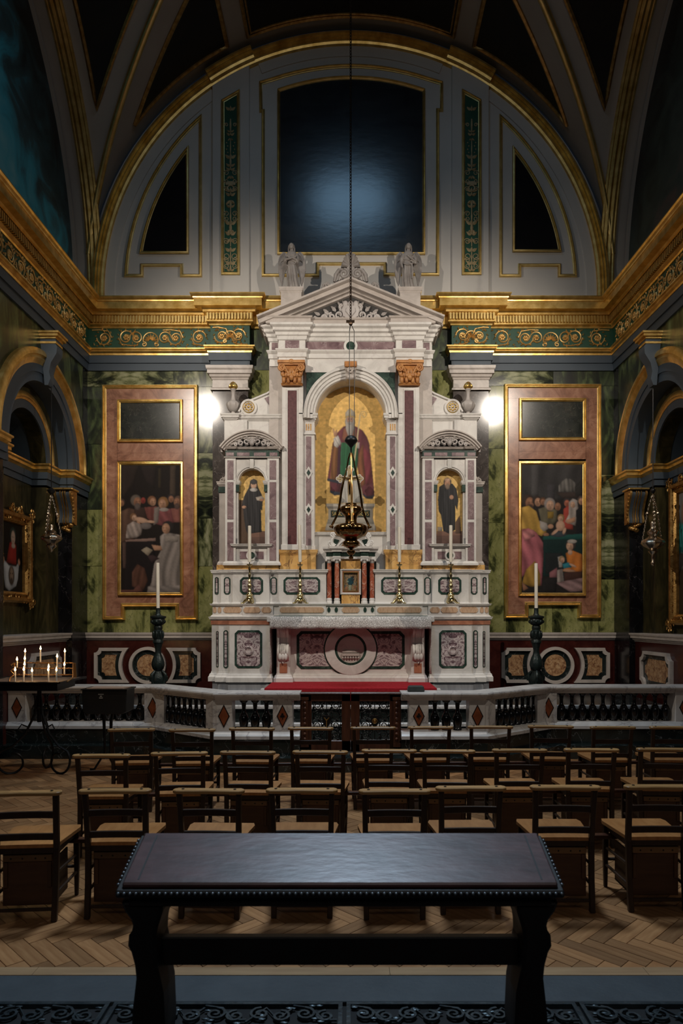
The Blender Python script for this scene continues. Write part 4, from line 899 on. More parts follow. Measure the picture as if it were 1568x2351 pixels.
for s in (-1, 1):      # scrolled consoles carrying the slab
    mb = MB(); Yc_ = 11.06; c0, c1 = sorted((s*143*Yc_/F, s*169*Yc_/F))
    side = [(11.02, 1428), (11.00, 1440), (11.03, 1450), (11.10, 1456), (11.16, 1464), (11.17, 1476), (11.12, 1484), (11.08, 1492), (11.085, 1502), (11.13, 1512), (11.18, 1518), (11.2, 1526)]
    for a, b in ((c0, c0+.035), (c0+.05, c0+.075), ((c0+c1)/2-.02, (c0+c1)/2+.02), (c1-.075, c1-.05), (c1-.035, c1)):
        mb.prism([(y, Z(p, 11.1)) for y, p in side]+[(11.3, Z(1526, 11.1)), (11.3, Z(1428, 11.1))], a, b, lambda u, v, w_: (w_, u, v))
    mb.prism([(y+.018, Z(p, 11.1)) for y, p in side]+[(11.3, Z(1526, 11.1)), (11.3, Z(1428, 11.1))], c0+.01, c1-.01, lambda u, v, w_: (w_, u, v))
    for k in range(3): mb.ell(((c0+c1)/2+(k-1)*.045, 11.10, Z(1508, 11.1)), .03, .03, .06, 8, 6)
    mb.prism([((c0+c1)/2-.07, Z(1512, 11.1)), ((c0+c1)/2+.07, Z(1512, 11.1)), ((c0+c1)/2, Z(1524, 11.1))], 11.12, 11.2)
    cs = mb.build('console', 'white', al, smooth=40)
    mb = MB(); mb.box(c0-.02, c1+.02, 11.18, 11.35, Z(1566, 11.18), Z(1425, 11.18)); mb.sweep([(c0-.02, 11.3), (c0-.02, 11.18), (c1+.02, 11.18), (c1+.02, 11.3)], basemould(Z(1566, 11.18), Z(1546, 11.18), .045)); mb.build('console_back', 'white', cs, smooth=30)
    MB().box(c0+.03, c1-.03, 11.168, 11.2, Z(1545, 11.18), Z(1523, 11.18)).build('red_inset', 'redband', cs)
# lace cloth
m, nt, b = _nt('white_lace'); b.inputs['Roughness'].default_value = .85
co = _coords(nt, (1, 1, 1), (0, 0, 0)); vo = nt.nodes.new('ShaderNodeTexVoronoi'); vo.inputs['Scale'].default_value = 34; nt.links.new(co, vo.inputs['Vector'])
nz = _noise(nt, co, 30, 4, .8); f = _math(nt, 'MULTIPLY', vo.outputs['Distance'], _math(nt, 'ADD', nz, .25))
nt.links.new(_ramp(nt, f, [(.14, (.74, .71, .68)), (.30, (.68, .65, .62)), (.36, (.27, .25, .23)), (.5, (.60, .57, .55))]), b.inputs['Base Color']); T['lace'] = m
mb = MB(); hx = 185*10.95/F; N = 60; zt = Z(1416, AY)+.006; vs = []
for i in range(N+1):
    x = -hx+2*hx*i/N; wv = .008*math.sin(i*1.1)+.006*math.sin(i*.43)
    sc = .010*abs(math.sin(i*PI/2.5))
    for y, z in ((11.75, zt), (11.2, zt), (10.965, zt), (10.945, zt-.012), (10.94+wv*.5, zt-.08), (10.94+wv, zt-.15), (10.942+wv*1.4, Z(1445, 10.95)+sc)): vs.append((x, y, z))
mb.add(vs, [(i*7+j, i*7+j+1, (i+1)*7+j+1, (i+1)*7+j) for i in range(N) for j in range(6)])
for s in (-1, 1):      # plain white linen falls at the two ends
    vs = []
    for i in range(9):
        y = 10.985+.6*i/8; wv = .012*math.sin(i*1.9)
        for j, z in enumerate(np.linspace(zt, 1.02, 7)): vs.append((s*(hx+.002+(j > 0)*.006+wv*j/6), y, z))
    mb.add(vs, [(i*7+j, i*7+j+1, (i+1)*7+j+1, (i+1)*7+j) for i in range(8) for j in range(6)])
cl = mb.build('altar_cloth', 'lace', smooth=60, fix=False); tag(cl, 'white lace cloth hanging over the front of the altar', 'cloth')
so = cl.modifiers.new('thickness', 'SOLIDIFY'); so.thickness = .004
mb = MB().box(-1.22, 1.22, 11.02, 11.28, zt+.003, zt+.012); tag(mb.build('altar_runner', 'green', None, bevel=.003), 'narrow green cover lying on the lace altar cloth', 'cloth')
T['carpet_edge'] = T['carpet']
mb = MB().box(-1.26, 1.26, 10.19, 11.24, .87, .882).box(-1.26, 1.26, 10.178, 10.192, .70, .882)
mb.build('carpet', 'carpet', None, bevel=.004); tag(bpy.data.objects['carpet'], 'crimson carpet on the step before the altar', 'carpet')

# ================================================================== RETABLE
R_ = thing('retable', 'tall white marble retable with pediment, inlaid pilasters and three painted niches', 'retable', (0, 11.8, 1.9))
GY = 11.32
lg = MB(); bx(lg, -317, 317, 1389, 1418, GY, 12.0); lg.sweep(front(-317, 317, GY, 12), cornice(Z(1392, GY), Z(1386, GY), .04)); lg.sweep(front(-317, 317, GY, 12), basemould(Z(1418, GY), Z(1411, GY), .03))
for o in (57, 178):
    for s in (-1, 1): bx(lg, o, o+70 if o > 100 else o+108, 1389, 1414, GY-.02, 11.5, s, GY)
lg.box(-2.22, 2.22, GY, 12.0, Z(1390, GY), Z(1386, GY))
lg = lg.build('lower_gradine', 'white', R_, smooth=30)
inlay(lg, -20, 20, 1394, 1407, GY, 1, .03, 0, None, 'inlay')
for s in (-1, 1):
    for o0, o1, Yf in ((61, 163, GY-.02), (182, 205, GY-.02), (208, 243, GY-.02) if False else (207, 246, GY-.02), (251, 292, GY), (297, 305, GY), (308, 316, GY)): inlay(lg, o0, o1, 1394, 1407, Yf, s, .03, 0, None, 'inlay')
    for o in (33, 50):
        E = [(s*o*GY/F+.026*math.cos(t), Z(1400, GY)+.042*math.sin(t)) for t in np.linspace(0, 2*PI, 17)[:-1]]
        MB().prism(E, GY-.01, GY+.01).build('inlay_field', 'serp', lg)
MB().box(-2.24, 2.24, GY-.01, 11.9, Z(1419, GY), Z(1412, GY)).build('yellow_course', 'siena', lg)
# upper gradine: two long blocks either side of the tabernacle
UY = 11.52
for s in (-1, 1):
    mb = MB(); segs = ((57, 165, UY-.05), (165, 188, UY), (188, 270, UY-.04), (270, 297, UY+.03), (297, 315, UY+.10))
    for o0, o1, Yf in segs:
        bx(mb, o0-1, o1+1, 1310, 1390, Yf, 12.1, s, UY)
        mb.sweep(front(o0, o1, Yf, 12.1, s), cornice(Z(1319, UY), Z(1308, UY), .045)); mb.sweep(front(o0, o1, Yf, 12.1, s), basemould(Z(1390, UY), Z(1381, UY), .02))
        bx(mb, o0, o1, 1308, 1314, Yf+.02, 12.1, s, UY)
    g = mb.build('upper_gradine', 'white', R_, smooth=30)
    inlay(g, 70, 154, 1325, 1365, UY-.05, s); inlay(g, 169, 184, 1325, 1365, UY, s, .03, .02); inlay(g, 201, 254, 1325, 1365, UY-.04, s)
    inlay(g, 276, 291, 1325, 1365, UY+.03, s, .03, .02); inlay(g, 303, 312, 1325, 1365, UY+.10, s, .03, .018)
    mb = MB(); bx(mb, 165, 308, 1297, 1309, 11.62, 12.1, s); mb.build('yellow_course', 'siena', g)
# main order
MY = 11.62
k_ = MY/F
bk = MB(); bx(bk, -187, 187, 838, 1300, 11.86, 12.1, 1, MY)
# back slab is built in pieces so that the painted niche stays open
bk = MB()
for s in (-1, 1): bx(bk, 100, 187, 838, 1300, 11.74, 12.2, s, MY)
bx(bk, -187, 187, 700, 842, 11.78, 12.2, 1, MY); bx(bk, -101, 101, 1222, 1310, 11.80, 12.2, 1, MY); bx(bk, -101, 101, 842, 1225, 12.12, 12.2, 1, MY)
bk.sweep([(-101*k_, 11.8), (101*k_, 11.8)], cornice(Z(1232, 11.8), Z(1222, 11.8), .05))
bk = bk.build('back_wall', 'white', R_)
for s in (-1, 1):
    # porphyry pilaster with carved ochre capital
    mb = MB(); bx(mb, 109, 158, 886, 1262, MY, 12.0, s); bx(mb, 105, 160, 1250, 1263, MY-.02, 12.0, s, MY)
    for o in (112, 155): pass
    p = mb.build('porphyry_pilaster', 'white', R_, bevel=.006)
    bx(MB(), 0, 0, 0, 0, 1, 1)
    MB().ring(rect(*sorted((s*121*k_, s*147*k_)), Z(1254, MY), Z(893, MY)), rect(*sorted((s*123.5*k_, s*144.5*k_)), Z(1251, MY), Z(897, MY)), MY-.014, MY).build('inlay_moulding', 'white', p)
    MB().box(s*123*k_, s*145*k_, MY-.005, MY+.01, Z(1252, MY), Z(896, MY)).build('inlay_field', 'porphyry', p)
    mb = MB(); c = s*134.5*k_; z0, z1 = Z(887, MY), Z(835, MY); h = z1-z0; cy = MY+.03
    mb.loft([[(c+a*wd, cy-b*d, z) for a, b in ((-1, 0), (-1, .8), (-.7, 1), (.7, 1), (1, .8), (1, 0))] for z, wd, d in ((z0, .17, .10), (z0+.03, .18, .12), (z0+.04, .165, .10), (z0+h*.45, .165, .11), (z0+h*.7, .185, .15), (z0+h*.86, .20, .17))])
    mb.prism([(c-.225, z1-.045), (c-.225, z1), (c+.225, z1), (c+.225, z1-.045)], cy-.21, cy+.1); mb.prism([(c-.21, z1-.075), (c-.21, z1-.05), (c+.21, z1-.05), (c+.21, z1-.075)], cy-.19, cy+.1)
    for q in (-1, 1):
        mb.tube([(a, cy-.17, b) for a, b in spiral(c+q*.155, z1-.12, .06, 1.6, PI/2, -q, 18)], .020, 6); mb.tube([(c+q*.05, cy-.15, z0+h*.42), (c+q*.09, cy-.17, z0+h*.62), (c+q*.14, cy-.18, z1-.065)], .018, 6)
        for k, (dx, zz_) in enumerate(((.05, .05), (.13, .05), (.09, .13), (.15, .16))): mb.ell((c+q*dx, cy-.12, z0+zz_+.03), .034, .035, .065, 8, 6); mb.ell((c+q*dx, cy-.155, z0+zz_+.085), .03, .022, .022, 8, 5)
        mb.ell((c+q*.03, cy-.165, z0+h*.60), .018, .02, .012, 6, 5); mb.ell((c+q*.035, cy-.15, z0+h*.52), .025, .03, .03, 6, 5)
        mb.tube([(c+q*.015, cy-.17, z0+h*.40), (c+q*.05, cy-.16, z0+h*.38), (c+q*.08, cy-.15, z0+h*.44)], .012, 6)
    mb.ell((c, cy-.13, z0+h*.52), .065, .06, .09, 10, 7); mb.ell((c, cy-.19, z0+h*.52), .014, .02, .03, 6, 5); mb.ell((c, cy-.15, z0+h*.30), .045, .04, .06, 8, 6); mb.ell((c, cy-.19, z1-.02), .05, .03, .04, 8, 5)
    mb.build('capital', 'orange', p, smooth=50)
    # broad backing pilaster
    mb = MB(); bx(mb, 155, 187, 838, 1300, MY+.08, 12.1, s, MY); mb.build('backing_pilaster', 'cream', R_)
    # inner pier carrying the arch
    mb = MB(); bx(mb, 83, 110, 962, 1262, MY+.06, 12.1, s, MY); bx(mb, 81, 111, 1252, 1263, MY+.04, 12.1, s, MY)
    mb.sweep(front(83, 110, MY+.06, 12.1, s), cornice(Z(966, MY), Z(948, MY), .06)); bx(mb, 83, 110, 948, 962, MY+.06, 12.1, s, MY); mb.sweep(front(83, 110, MY+.06, 12.1, s), basemould(Z(996, MY), Z(990, MY), .02))
    q = mb.build('inner_pier', 'white', R_, smooth=30); Yq = MY+.06
    for y0, y1 in ((1000, 1076), (1092, 1160), (1178, 1252)): MB().box(s*91*k_, s*103*k_, Yq-.006, Yq+.01, Z(y1, MY), Z(y0, MY)).build('inlay_field', 'purple', q)
    for yc in (1084, 1169):
        for r, mt, d in ((15, 'white', .012), (7.5, 'serp', .016)): MB().prism([(s*97*k_-r*.62*k_, Z(yc, MY)), (s*97*k_, Z(yc-r, MY)), (s*97*k_+r*.62*k_, Z(yc, MY)), (s*97*k_, Z(yc+r, MY))], Yq-d, Yq+.01).build('diamond_inlay', mt, q)
    for o in (92, 97, 102): MB().box(s*(o-1.3)*k_, s*(o+1.3)*k_, Yq-.006, Yq+.01, Z(986, MY), Z(971, MY)).build('flute_inlay', 'siena', q)
    mb = MB(); bx(mb, 80, 163, 1270, 1312, MY+.02, 12.1, s, MY); mb.sweep(front(80, 163, MY+.02, 12.1, s), cornice(Z(1274, MY), Z(1262, MY), .035)); bx(mb, 80, 163, 1262, 1272, MY+.02, 12.1, s, MY); mb.build('yellow_base', 'siena', R_, smooth=30)
    # dark green spandrel
    pts = [(s*102*k_, Z(852, MY)), (s*102*k_, Z(918, MY))]+[(s*108*k_*math.cos(t), Z(950, MY)+108*k_*math.sin(t)) for t in np.linspace(.33, 1.16, 9)]+[(s*43*k_, Z(852, MY))]
    MB().prism(pts, MY+.045, 11.8).build('spandrel', 'serp', R_)
mb = MB(); pth = [(-108*k_, Z(960, MY))]+[(108*k_*math.cos(t), Z(950, MY)+108*k_*math.sin(t)) for t in np.linspace(PI, 0, 41)]+[(108*k_, Z(960, MY))]
mb.sweep(pth, [(0, MY+.3), (0, MY-.03), (.03, MY-.05), (.05, MY-.05), (.055, MY-.02), (.10, MY-.02), (.105, MY), (.15, MY), (.155, MY+.02), (.19, MY+.02), (.205, MY+.05), (.205, 12.1), (.19, 12.1), (.19, MY+.3)], XZ)
mb.build('archivolt', 'white', R_, smooth=25)
mb = MB(); zz0, zz1 = Z(874, MY), Z(836, MY)
mb.loft([[(a*wd, MY-.05-b, z) for a, b in ((-1, -.2), (-1, d), (1, d), (1, -.2))] for z, wd, d in ((zz0, .07, .02), (zz0+.05, .085, .05), (zz0+.12, .075, .04), (zz0+.18, .10, .09), (zz0+.24, .11, .11), (zz1, .11, .11))])
mb.tube([(a, MY-.13, b) for a, b in spiral(0, zz0+.13, .06, 1.5, 0, 1, 18)], .018, 6); mb.ell((0, MY-.11, zz0+.02), .07, .05, .05, 8, 6)
mb.build('keystone', 'cream', R_, smooth=40); MB().box(-.10, .10, MY-.17, MY, zz1-.10, zz1-.01).build('keystone_cap', 'orange', R_, bevel=.01)
bx_ = MB(); bx(bx_, -104, 104, 836, 853, MY+.035, 11.8, 1, MY); bx_.build('arch_spandrel_rail', 'white', R_)
# entablature
EB = [(-187*k_, 12.1), (-187*k_, MY+.06), (-165*k_, MY+.06), (-165*k_, MY-.02), (-104*k_, MY-.02), (-104*k_, MY+.04), (104*k_, MY+.04), (104*k_, MY-.02), (165*k_, MY-.02), (165*k_, MY+.06), (187*k_, MY+.06), (187*k_, 12.1)]
z_ = lambda p: Z(p, MY)
en = MB().sweep(EB, [(-.1, z_(838)), (.0, z_(838)), (.0, z_(822)), (.02, z_(821)), (.02, z_(811)), (.035, z_(809)), (.05, z_(805)), (.05, z_(803)), (0, z_(802)), (0, z_(783)), (.02, z_(781)), (.03, z_(774)), (.05, z_(772)), (.055, z_(766)), (.09, z_(763)), (.09, z_(757)), (.13, z_(753)), (.13, z_(748)), (-.1, z_(748))]).build('entablature', 'white', R_, smooth=20)
bmx = MB(); bx(bmx, -186, 186, 748, 838, MY+.07, 12.1, 1, MY); bmx.build('entablature_core', 'white', en)
def fin(o0, o1, y0, y1, Yf, mt='purple'): MB().box(o0*k_, o1*k_, Yf-.006, Yf+.02, z_(y1), z_(y0)).build('inlay_field', mt, en)
for s in (-1, 1):
    fin(s*12, s*103, 783, 803, MY+.04); fin(s*118, s*150, 783, 802, MY-.02); fin(s*168, s*182, 784, 802, MY+.06)
C = lambda r: arcp(0, z_(793), r*k_, 0, 360, 24)[:-1]
MB().ring(C(16), C(10.5), MY+.02, MY+.06).build('disc_ring', 'white', en); MB().prism(C(11), MY+.03, MY+.06).build('inlay_disc', 'serp', en)
# pediment
PY = MY-.10
HB = [(-213*k_, 12.1), (-213*k_, MY-.06), (-196*k_, MY-.06), (-196*k_, MY-.14), (-88*k_, MY-.14), (-88*k_, MY-.07), (88*k_, MY-.07), (88*k_, MY-.14), (196*k_, MY-.14), (196*k_, MY-.06), (213*k_, MY-.06), (213*k_, 12.1)]
pe = MB().sweep(HB, [(-.25, z_(750)), (-.05, z_(750)), (-.02, z_(748)), (-.02, z_(738)), (0, z_(736)), (.01, z_(733)), (-.25, z_(731))])
bx(pe, -212, 212, 731, 749, MY-.0, 12.1, 1, MY)
sl = (735-648)/213.0       # raking slope
def rake(o, up): return (o*k_, z_(735-up-(213-abs(o))*sl))
RK = [(-213*k_, z_(735)), (0, z_(735-213*sl)), (213*k_, z_(735))]
pe.sweep(RK, [(0, 12.1), (-.0, MY-.20), (.03, MY-.20), (.045, MY-.17), (.05, MY-.14), (.115, MY-.14), (.12, MY-.06), (.15, MY-.05), (.155, MY-.0), (.19, MY+.01), (.20, MY+.06), (.26, MY+.07), (.26, 12.1)], XZ)
pe = pe.build('pediment', 'cream', R_, smooth=20)
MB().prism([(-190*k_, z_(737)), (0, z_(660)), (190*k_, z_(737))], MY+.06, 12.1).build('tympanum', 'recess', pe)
mb = MB(); w0 = MY+.05
for s in (-1, 1):
    for o, y, r, d in ((26, 722, 12, 1), (44, 726, 9, -1), (60, 727, 10, 1), (80, 732, 6, -1), (20, 704, 7, -1)):
        mb.tube([(a, w0-.03, b) for a, b in spiral(s*o*k_, z_(y), r*k_, 1.4, PI/2, s*d, 18, .3)], .018, 6)
    rosette(mb, s*60*k_, z_(728), .055, w0-.03)
    for o, y, a, l in ((24, 731, .6, 10), (28, 722, 2.0, 9), (16, 727, 1.5, 10), (48, 730, 1.0, 9), (66, 731, 1.2, 7), (76, 729, .6, 8), (94, 736, .1, 8), (54, 713, .5, 9), (38, 708, .7, 9), (24, 699, .9, 9)): leaf(mb, s*o*k_, z_(y), a if s > 0 else PI-a, l*1.1*k_, w0-.02, .28)
    for o, y, a, l in ((14, 716, 1.2, 12), (34, 714, .9, 12), (36, 733, 2.4, 11), (50, 718, .5, 12), (52, 734, .3, 10), (70, 722, .4, 12), (72, 735, 0, 12), (88, 734, .2, 12), (30, 735, .2, 10), (12, 700, 1.0, 10), (42, 712, 2.2, 9)):
        leaf(mb, s*o*k_, z_(y), a if s > 0 else PI-a, l*1.25*k_, w0-.03, .26)
mb.prism([(-15*k_, z_(700)), (-20*k_, z_(712)), (-17*k_, z_(726)), (0, z_(737)), (17*k_, z_(726)), (20*k_, z_(712)), (15*k_, z_(700)), (0, z_(704))], w0-.07, w0+.02)
mb.prism([(-9*k_, z_(708)), (-11*k_, z_(716)), (0, z_(730)), (11*k_, z_(716)), (9*k_, z_(708))], w0-.09, w0)
for o in (-12, 0, 12): mb.ell((o*k_, w0-.04, z_(698)), .05, .04, .06, 8, 6)
mb.build('tympanum_relief', 'statue', pe, smooth=45)['kind'] = 'stuff'
# plinths for the angels and the palmette
for s in (-1, 1):
    mb = MB(); o0, o1 = 113, 160; a, b = sorted((s*o0*k_, s*o1*k_)); mb.box(a, b, MY-.02, MY+.34, z_(712), z_(668)); mb.sweep([(a, MY+.34), (a, MY-.02), (b, MY-.02), (b, MY+.34), (a, MY+.34)], cornice(z_(674), z_(661), .03)).box(a, b, MY-.02, MY+.34, z_(668), z_(661))
    mb.build('statue_plinth', 'cream', R_, smooth=30)
mb = MB(); AYp = MY-.02; za = lambda p: Z(p, AYp)
for k in range(9):      # palmette lobes
    a = PI*(k+.0)/8; a = PI*.02+a*.96; l = 24-6*abs(math.cos(a)); pts = []
    bz = 612
    mb.tube([(4*math.cos(a)*k_, AYp-.0, za(bz)+4*math.sin(a)*k_), (l*.55*math.cos(a)*k_*1.05, AYp-.03, za(bz)+l*.6*math.sin(a)*k_), (l*.95*math.cos(a)*k_, AYp-.05, za(bz)+l*1.15*math.sin(a)*k_), (l*1.02*math.cos(a)*k_, AYp-.02, za(bz-1)+l*1.12*math.sin(a)*k_)], [.012, .028, .034, .012], 6)
mb.prism([(-9*k_, za(640)), (-9*k_, za(618)), (0, za(576)), (9*k_, za(618)), (9*k_, za(640))], AYp-.02, AYp+.06)
mb.prism(arcp(0, za(612), 22*k_, 0, 180, 20), AYp+.01, AYp+.06)
for s in (-1, 1):
    mb.tube([(a, AYp-.02, b) for a, b in spiral(s*15*k_, za(630), 11*k_, 1.5, PI/2, s, 20, .25)], .025, 6)
    mb.tube([(s*15*k_, AYp-.01, za(619)), (s*26*k_, AYp-.01, za(621)), (s*34*k_, AYp-.01, za(632)), (s*37*k_, AYp-.01, za(648))], [.02, .035, .035, .025], 6)
    mb.tube([(s*22*k_, AYp-.01, za(642)), (s*18*k_, AYp-.01, za(634)), (s*26*k_, AYp-.01, za(630)), (s*29*k_, AYp-.01, za(645))], [.015, .02, .02, .015], 6)
    mb.tube([(a, AYp, b) for a, b in spiral(s*54*k_, za(655), 6*k_, 1.3, PI/2, s, 14, .3)], .018, 6); mb.tube([(s*54*k_, AYp, za(649)), (s*62*k_, AYp, za(654)), (s*64*k_, AYp, za(662))], .02, 6)
mb.prism([(-38*k_, za(664)), (-38*k_, za(646)), (0, za(632)), (38*k_, za(646)), (38*k_, za(664))], AYp+.02, AYp+.1)
mb.build('palmette', 'angel', R_, smooth=50)
# volutes, side attics, finials
for s in (-1, 1):
    VY = MY+.10; kv = VY/F; zv = lambda p: Z(p, VY)
    mb = MB(); bx(mb, 158, 288, 967, 1040, VY, 12.1, s); mb.sweep(front(158, 288, VY, 12.1, s), cornice(zv(967), zv(953), .06)); bx(mb, 158, 288, 953, 967, VY, 12.1, s)
    bx(mb, 238, 290, 966, 1030, VY-.05, 12.1, s, VY); mb.sweep(front(262, 290, VY-.05, 12.1, s), cornice(zv(967), zv(953), .06))
    mb.build('attic', 'white', R_, smooth=25)
    O = [(158, 953), (158, 862), (166, 868), (170, 880), (176, 893), (190, 903), (212, 912), (232, 920), (250, 934), (258, 948), (258, 954)]
    mb = MB().prism([(s*a*kv, zv(b)) for a, b in O], VY+.02, VY+.25)
    edge = [(160, 864), (168, 880), (178, 894), (192, 903), (213, 912), (233, 920), (250, 933), (257, 945)]
    mb.tube([(s*a*kv, VY+.01, zv(b)) for a, b in edge], .022, 6)
    mb.lathe([(.001, -.02), (11*kv, -.02), (11*kv, .22), (.001, .22)], n=24); n0 = len(mb.v)-24*4
    mb.xf(lambda x, y, z: (s*160*kv+x, VY+.02+z, zv(860)+y), n0)
    n0 = len(mb.v); mb.lathe([(.001, -.03), (19*kv, -.03), (19*kv, .22), (.001, .22)], n=28); mb.xf(lambda x, y, z: (s*234*kv+x, VY+.02+z, zv(935)+y), n0)
    vo_ = mb.build('volute', 'white', R_, smooth=30)
    MB().prism([(s*a*kv, zv(b)) for a, b in ((170, 942), (170, 898), (182, 907), (198, 914), (194, 920), (188, 930), (186, 942))], VY+.008, VY+.05).build('inlay_field', 'purple', vo_)
    n0 = 0; mb = MB(); mb.lathe([(.001, -.012), (13*kv, -.012), (13*kv, .0), (.001, .0)], n=24); mb.xf(lambda x, y, z: (s*234*kv+x, VY-.012+z, zv(935)+y))
    ro = mb.build('rosette_disc', 'cream', vo_)
    mb = MB(); cc = (s*234*kv, zv(935))
    for k in range(8): a = k*PI/4; mb.ell((cc[0]+.055*math.cos(a), VY-.026, cc[1]+.055*math.sin(a)), .02, .01, .02, 6, 4)
    mb.tube([(cc[0]+12.5*kv*math.cos(a), VY-.022, cc[1]+12.5*kv*math.sin(a)) for a in np.linspace(0, 2*PI, 25)[:-1]], .008, 5, closed=True); mb.ell((cc[0], VY-.026, cc[1]), .022, .014, .022, 8, 5)
    mb.build('gilt_rosette', 'gold', vo_, smooth=50)
    mb = MB(); cc = (s*160*kv, zv(860))
    for k in range(6): a = k*PI/3; mb.ell((cc[0]+.032*math.cos(a), VY-.005, cc[1]+.032*math.sin(a)), .014, .01, .014, 6, 4)
    mb.build('small_rosette', 'statue', vo_, smooth=50)
    fy = VY+.02; fz = Z(953, fy)
    kk = fy/F
    prof = [(9, 0), (9, 3), (6, 4), (5, 6), (5, 9), (8, 10), (12, 15), (15, 22), (15.5, 26), (14, 30), (9, 34), (6, 36), (5, 40), (4, 48), (5, 58), (7, 60), (7, 62), (4, 63)]
    fi = MB().lathe([(r*kk, z*kk) for r, z in prof], (s*271*kk, fy+.06, fz), 22, 11, .10, (15*kk, 33*kk)).build('finial', 'statue', R_, smooth=40)
    mb = MB().lathe([(r*kk, z*kk) for r, z in ((4, 62), (9, 65), (10, 68), (8, 73), (5, 77), (.5, 80))], (s*271*kk, fy+.06, fz), 16, 8, .22); mb.build('gilt_bud', 'gold', fi, smooth=40)
# painted centre niche
SY = 12.0
t = thing('saint_panel', 'gold-ground painting of a bearded bishop saint in purple cope in the centre niche', 'painting', (0, SY, Z(1222, SY)))
c = Canvas(716, 893, 866, 1224, (.74, .47, .15), 1.1, (700, 840), 3.918)
c.grain(.10, 7, 3).grain(.06, 3, 4)
for yy in range(880, 1220, 26): c.L([((716-700)*3.918, (yy-840)*3.918), ((893-700)*3.918, (yy-840)*3.918)], 1.2, (.60, .36, .10))
for xx in range(730, 890, 30): c.L([((xx-700)*3.918, 100), ((xx-700)*3.918, 1490)], 1.0, (.63, .38, .11))
c.P([(150, 1450), (250, 1440), (640, 1440), (690, 1470), (690, 1500), (130, 1500)], (.40, .22, .06), 2)
c.P([(190, 1240), (630, 1240), (630, 1262), (612, 1280), (612, 1380), (640, 1460), (640, 1480), (180, 1480), (190, 1440), (210, 1380), (210, 1280), (190, 1262)], (.36, .33, .28), 1).P([(195, 1265), (625, 1265), (612, 1285), (205, 1285)], (.24, .22, .19), 1).P([(205, 1380), (612, 1380), (625, 1420), (200, 1420)], (.29, .27, .23), 1).P([(232, 1300), (586, 1300), (586, 1362), (232, 1362)], (.018, .032, .026), 1)
c.P([(330, 980), (490, 980), (530, 1235), (310, 1235)], (.36, .35, .32), 2, .9, 90, .28, 1)
c.P([(290, 600), (345, 545), (400, 530), (460, 545), (520, 580), (560, 640), (580, 700), (590, 800), (612, 1000), (628, 1165), (605, 1197), (560, 1195), (520, 1165), (490, 1000), (470, 900), (340, 1000), (322, 1150), (265, 1166), (248, 1140), (225, 1135), (222, 1035), (200, 1032), (235, 800), (248, 700)], (.10, .027, .034), 2, .22, 95, .38, 1)
c.P([(250, 700), (300, 740), (285, 1030), (225, 1030)], (.17, .075, .03), 3, .5, 90, .4, 2).P([(470, 830), (520, 700), (545, 760), (545, 1060), (500, 1100)], (.17, .065, .03), 3, .4, 90, .4, 3).P([(300, 740), (330, 720), (320, 1000), (290, 1090)], (.055, .022, .035), 2).P([(520, 720), (590, 800), (612, 1050), (550, 1080)], (.14, .028, .036), 3, .3, 95, .45, 2)
c.P([(203, 1010), (330, 1040), (322, 1062), (200, 1035)], (.035, .04, .055), 2).P([(225, 1120), (320, 1138), (318, 1162), (265, 1166), (225, 1138)], (.035, .04, .055), 2).P([(515, 1145), (560, 1175), (628, 1160), (606, 1198), (540, 1190)], (.035, .038, .052), 2)
c.P([(328, 690), (478, 690), (478, 860), (460, 990), (318, 985), (322, 800)], (.022, .095, .042), 2, .9, 90, .35, 2)
c.P([(350, 560), (455, 560), (470, 640), (405, 720), (335, 660)], (.19, .075, .045), 2)
c.P([(258, 650), (300, 625), (328, 700), (290, 738), (262, 720)], (.42, .39, .36), 2, .9, 60, .3, 1).P([(250, 560), (256, 560), (270, 600), (284, 570), (290, 575), (288, 625), (262, 640)], SK, 1)
c.P([(468, 690), (492, 690), (488, 745), (470, 740)], (.40, .37, .34), 1).E(468, 660, 16, 16, SKD)
c.E(405, 505, 44, 58, (.25, .235, .22)).P([(372, 480), (440, 480), (446, 560), (428, 620), (408, 650), (385, 620), (366, 560)], (.29, .27, .25), 2, 1.1, 90, .25, 1)
c.E(405, 485, 28, 34, (.34, .20, .14)).E(394, 478, 6, 4, (.08, .05, .04)).E(417, 478, 6, 4, (.08, .05, .04)).E(406, 490, 4, 10, (.40, .25, .18)).E(405, 515, 18, 14, (.28, .26, .24))
c.P([(362, 470), (365, 420), (385, 395), (405, 383), (428, 395), (450, 420), (456, 470), (405, 455)], (.31, .28, .23), 1).L([(406, 385), (406, 455)], 8, (.40, .27, .08)).L([(363, 462), (405, 450), (455, 462)], 7, (.40, .27, .08))
c.L([(445, 850), (465, 700), (482, 560), (495, 440)], 11, (.50, .40, .24)).L([(495, 440)]+[(525+28*math.cos(a), 437+28*math.sin(a)) for a in np.linspace(PI, PI+4.6, 12)]+[(525+13*math.cos(a), 437+13*math.sin(a)) for a in np.linspace(PI+4.6, PI+8, 8)], 6, (.45, .33, .16))
c.L([(545, 420), (640, 412)], 3, (.44, .27, .08)).grain(.05, 2, 9)
inside = lambda u, v: True
c.mesh('panel', 'fresco', t, bmap(SY))
tx = bpy.data.curves.new('lettering', 'FONT'); tx.body = 'SANCTVS PATRICIVS'; tx.align_x = 'CENTER'; tx.align_y = 'CENTER'; tx.size = .098; tx.extrude = .002
to = newobj('lettering', tx); T['letter'] = plain('gilt_lettering', (.60, .42, .14), .5, .3); tx.materials.append(T['letter'])
dg = bpy.context.evaluated_depsgraph_get(); me = bpy.data.meshes.new_from_object(to.evaluated_get(dg)); bpy.data.objects.remove(to)
lo = newobj('lettering', me); lo.parent = t; lo.rotation_euler = (PI/2, 0, 0); me.materials.clear(); me.materials.append(T['letter'])
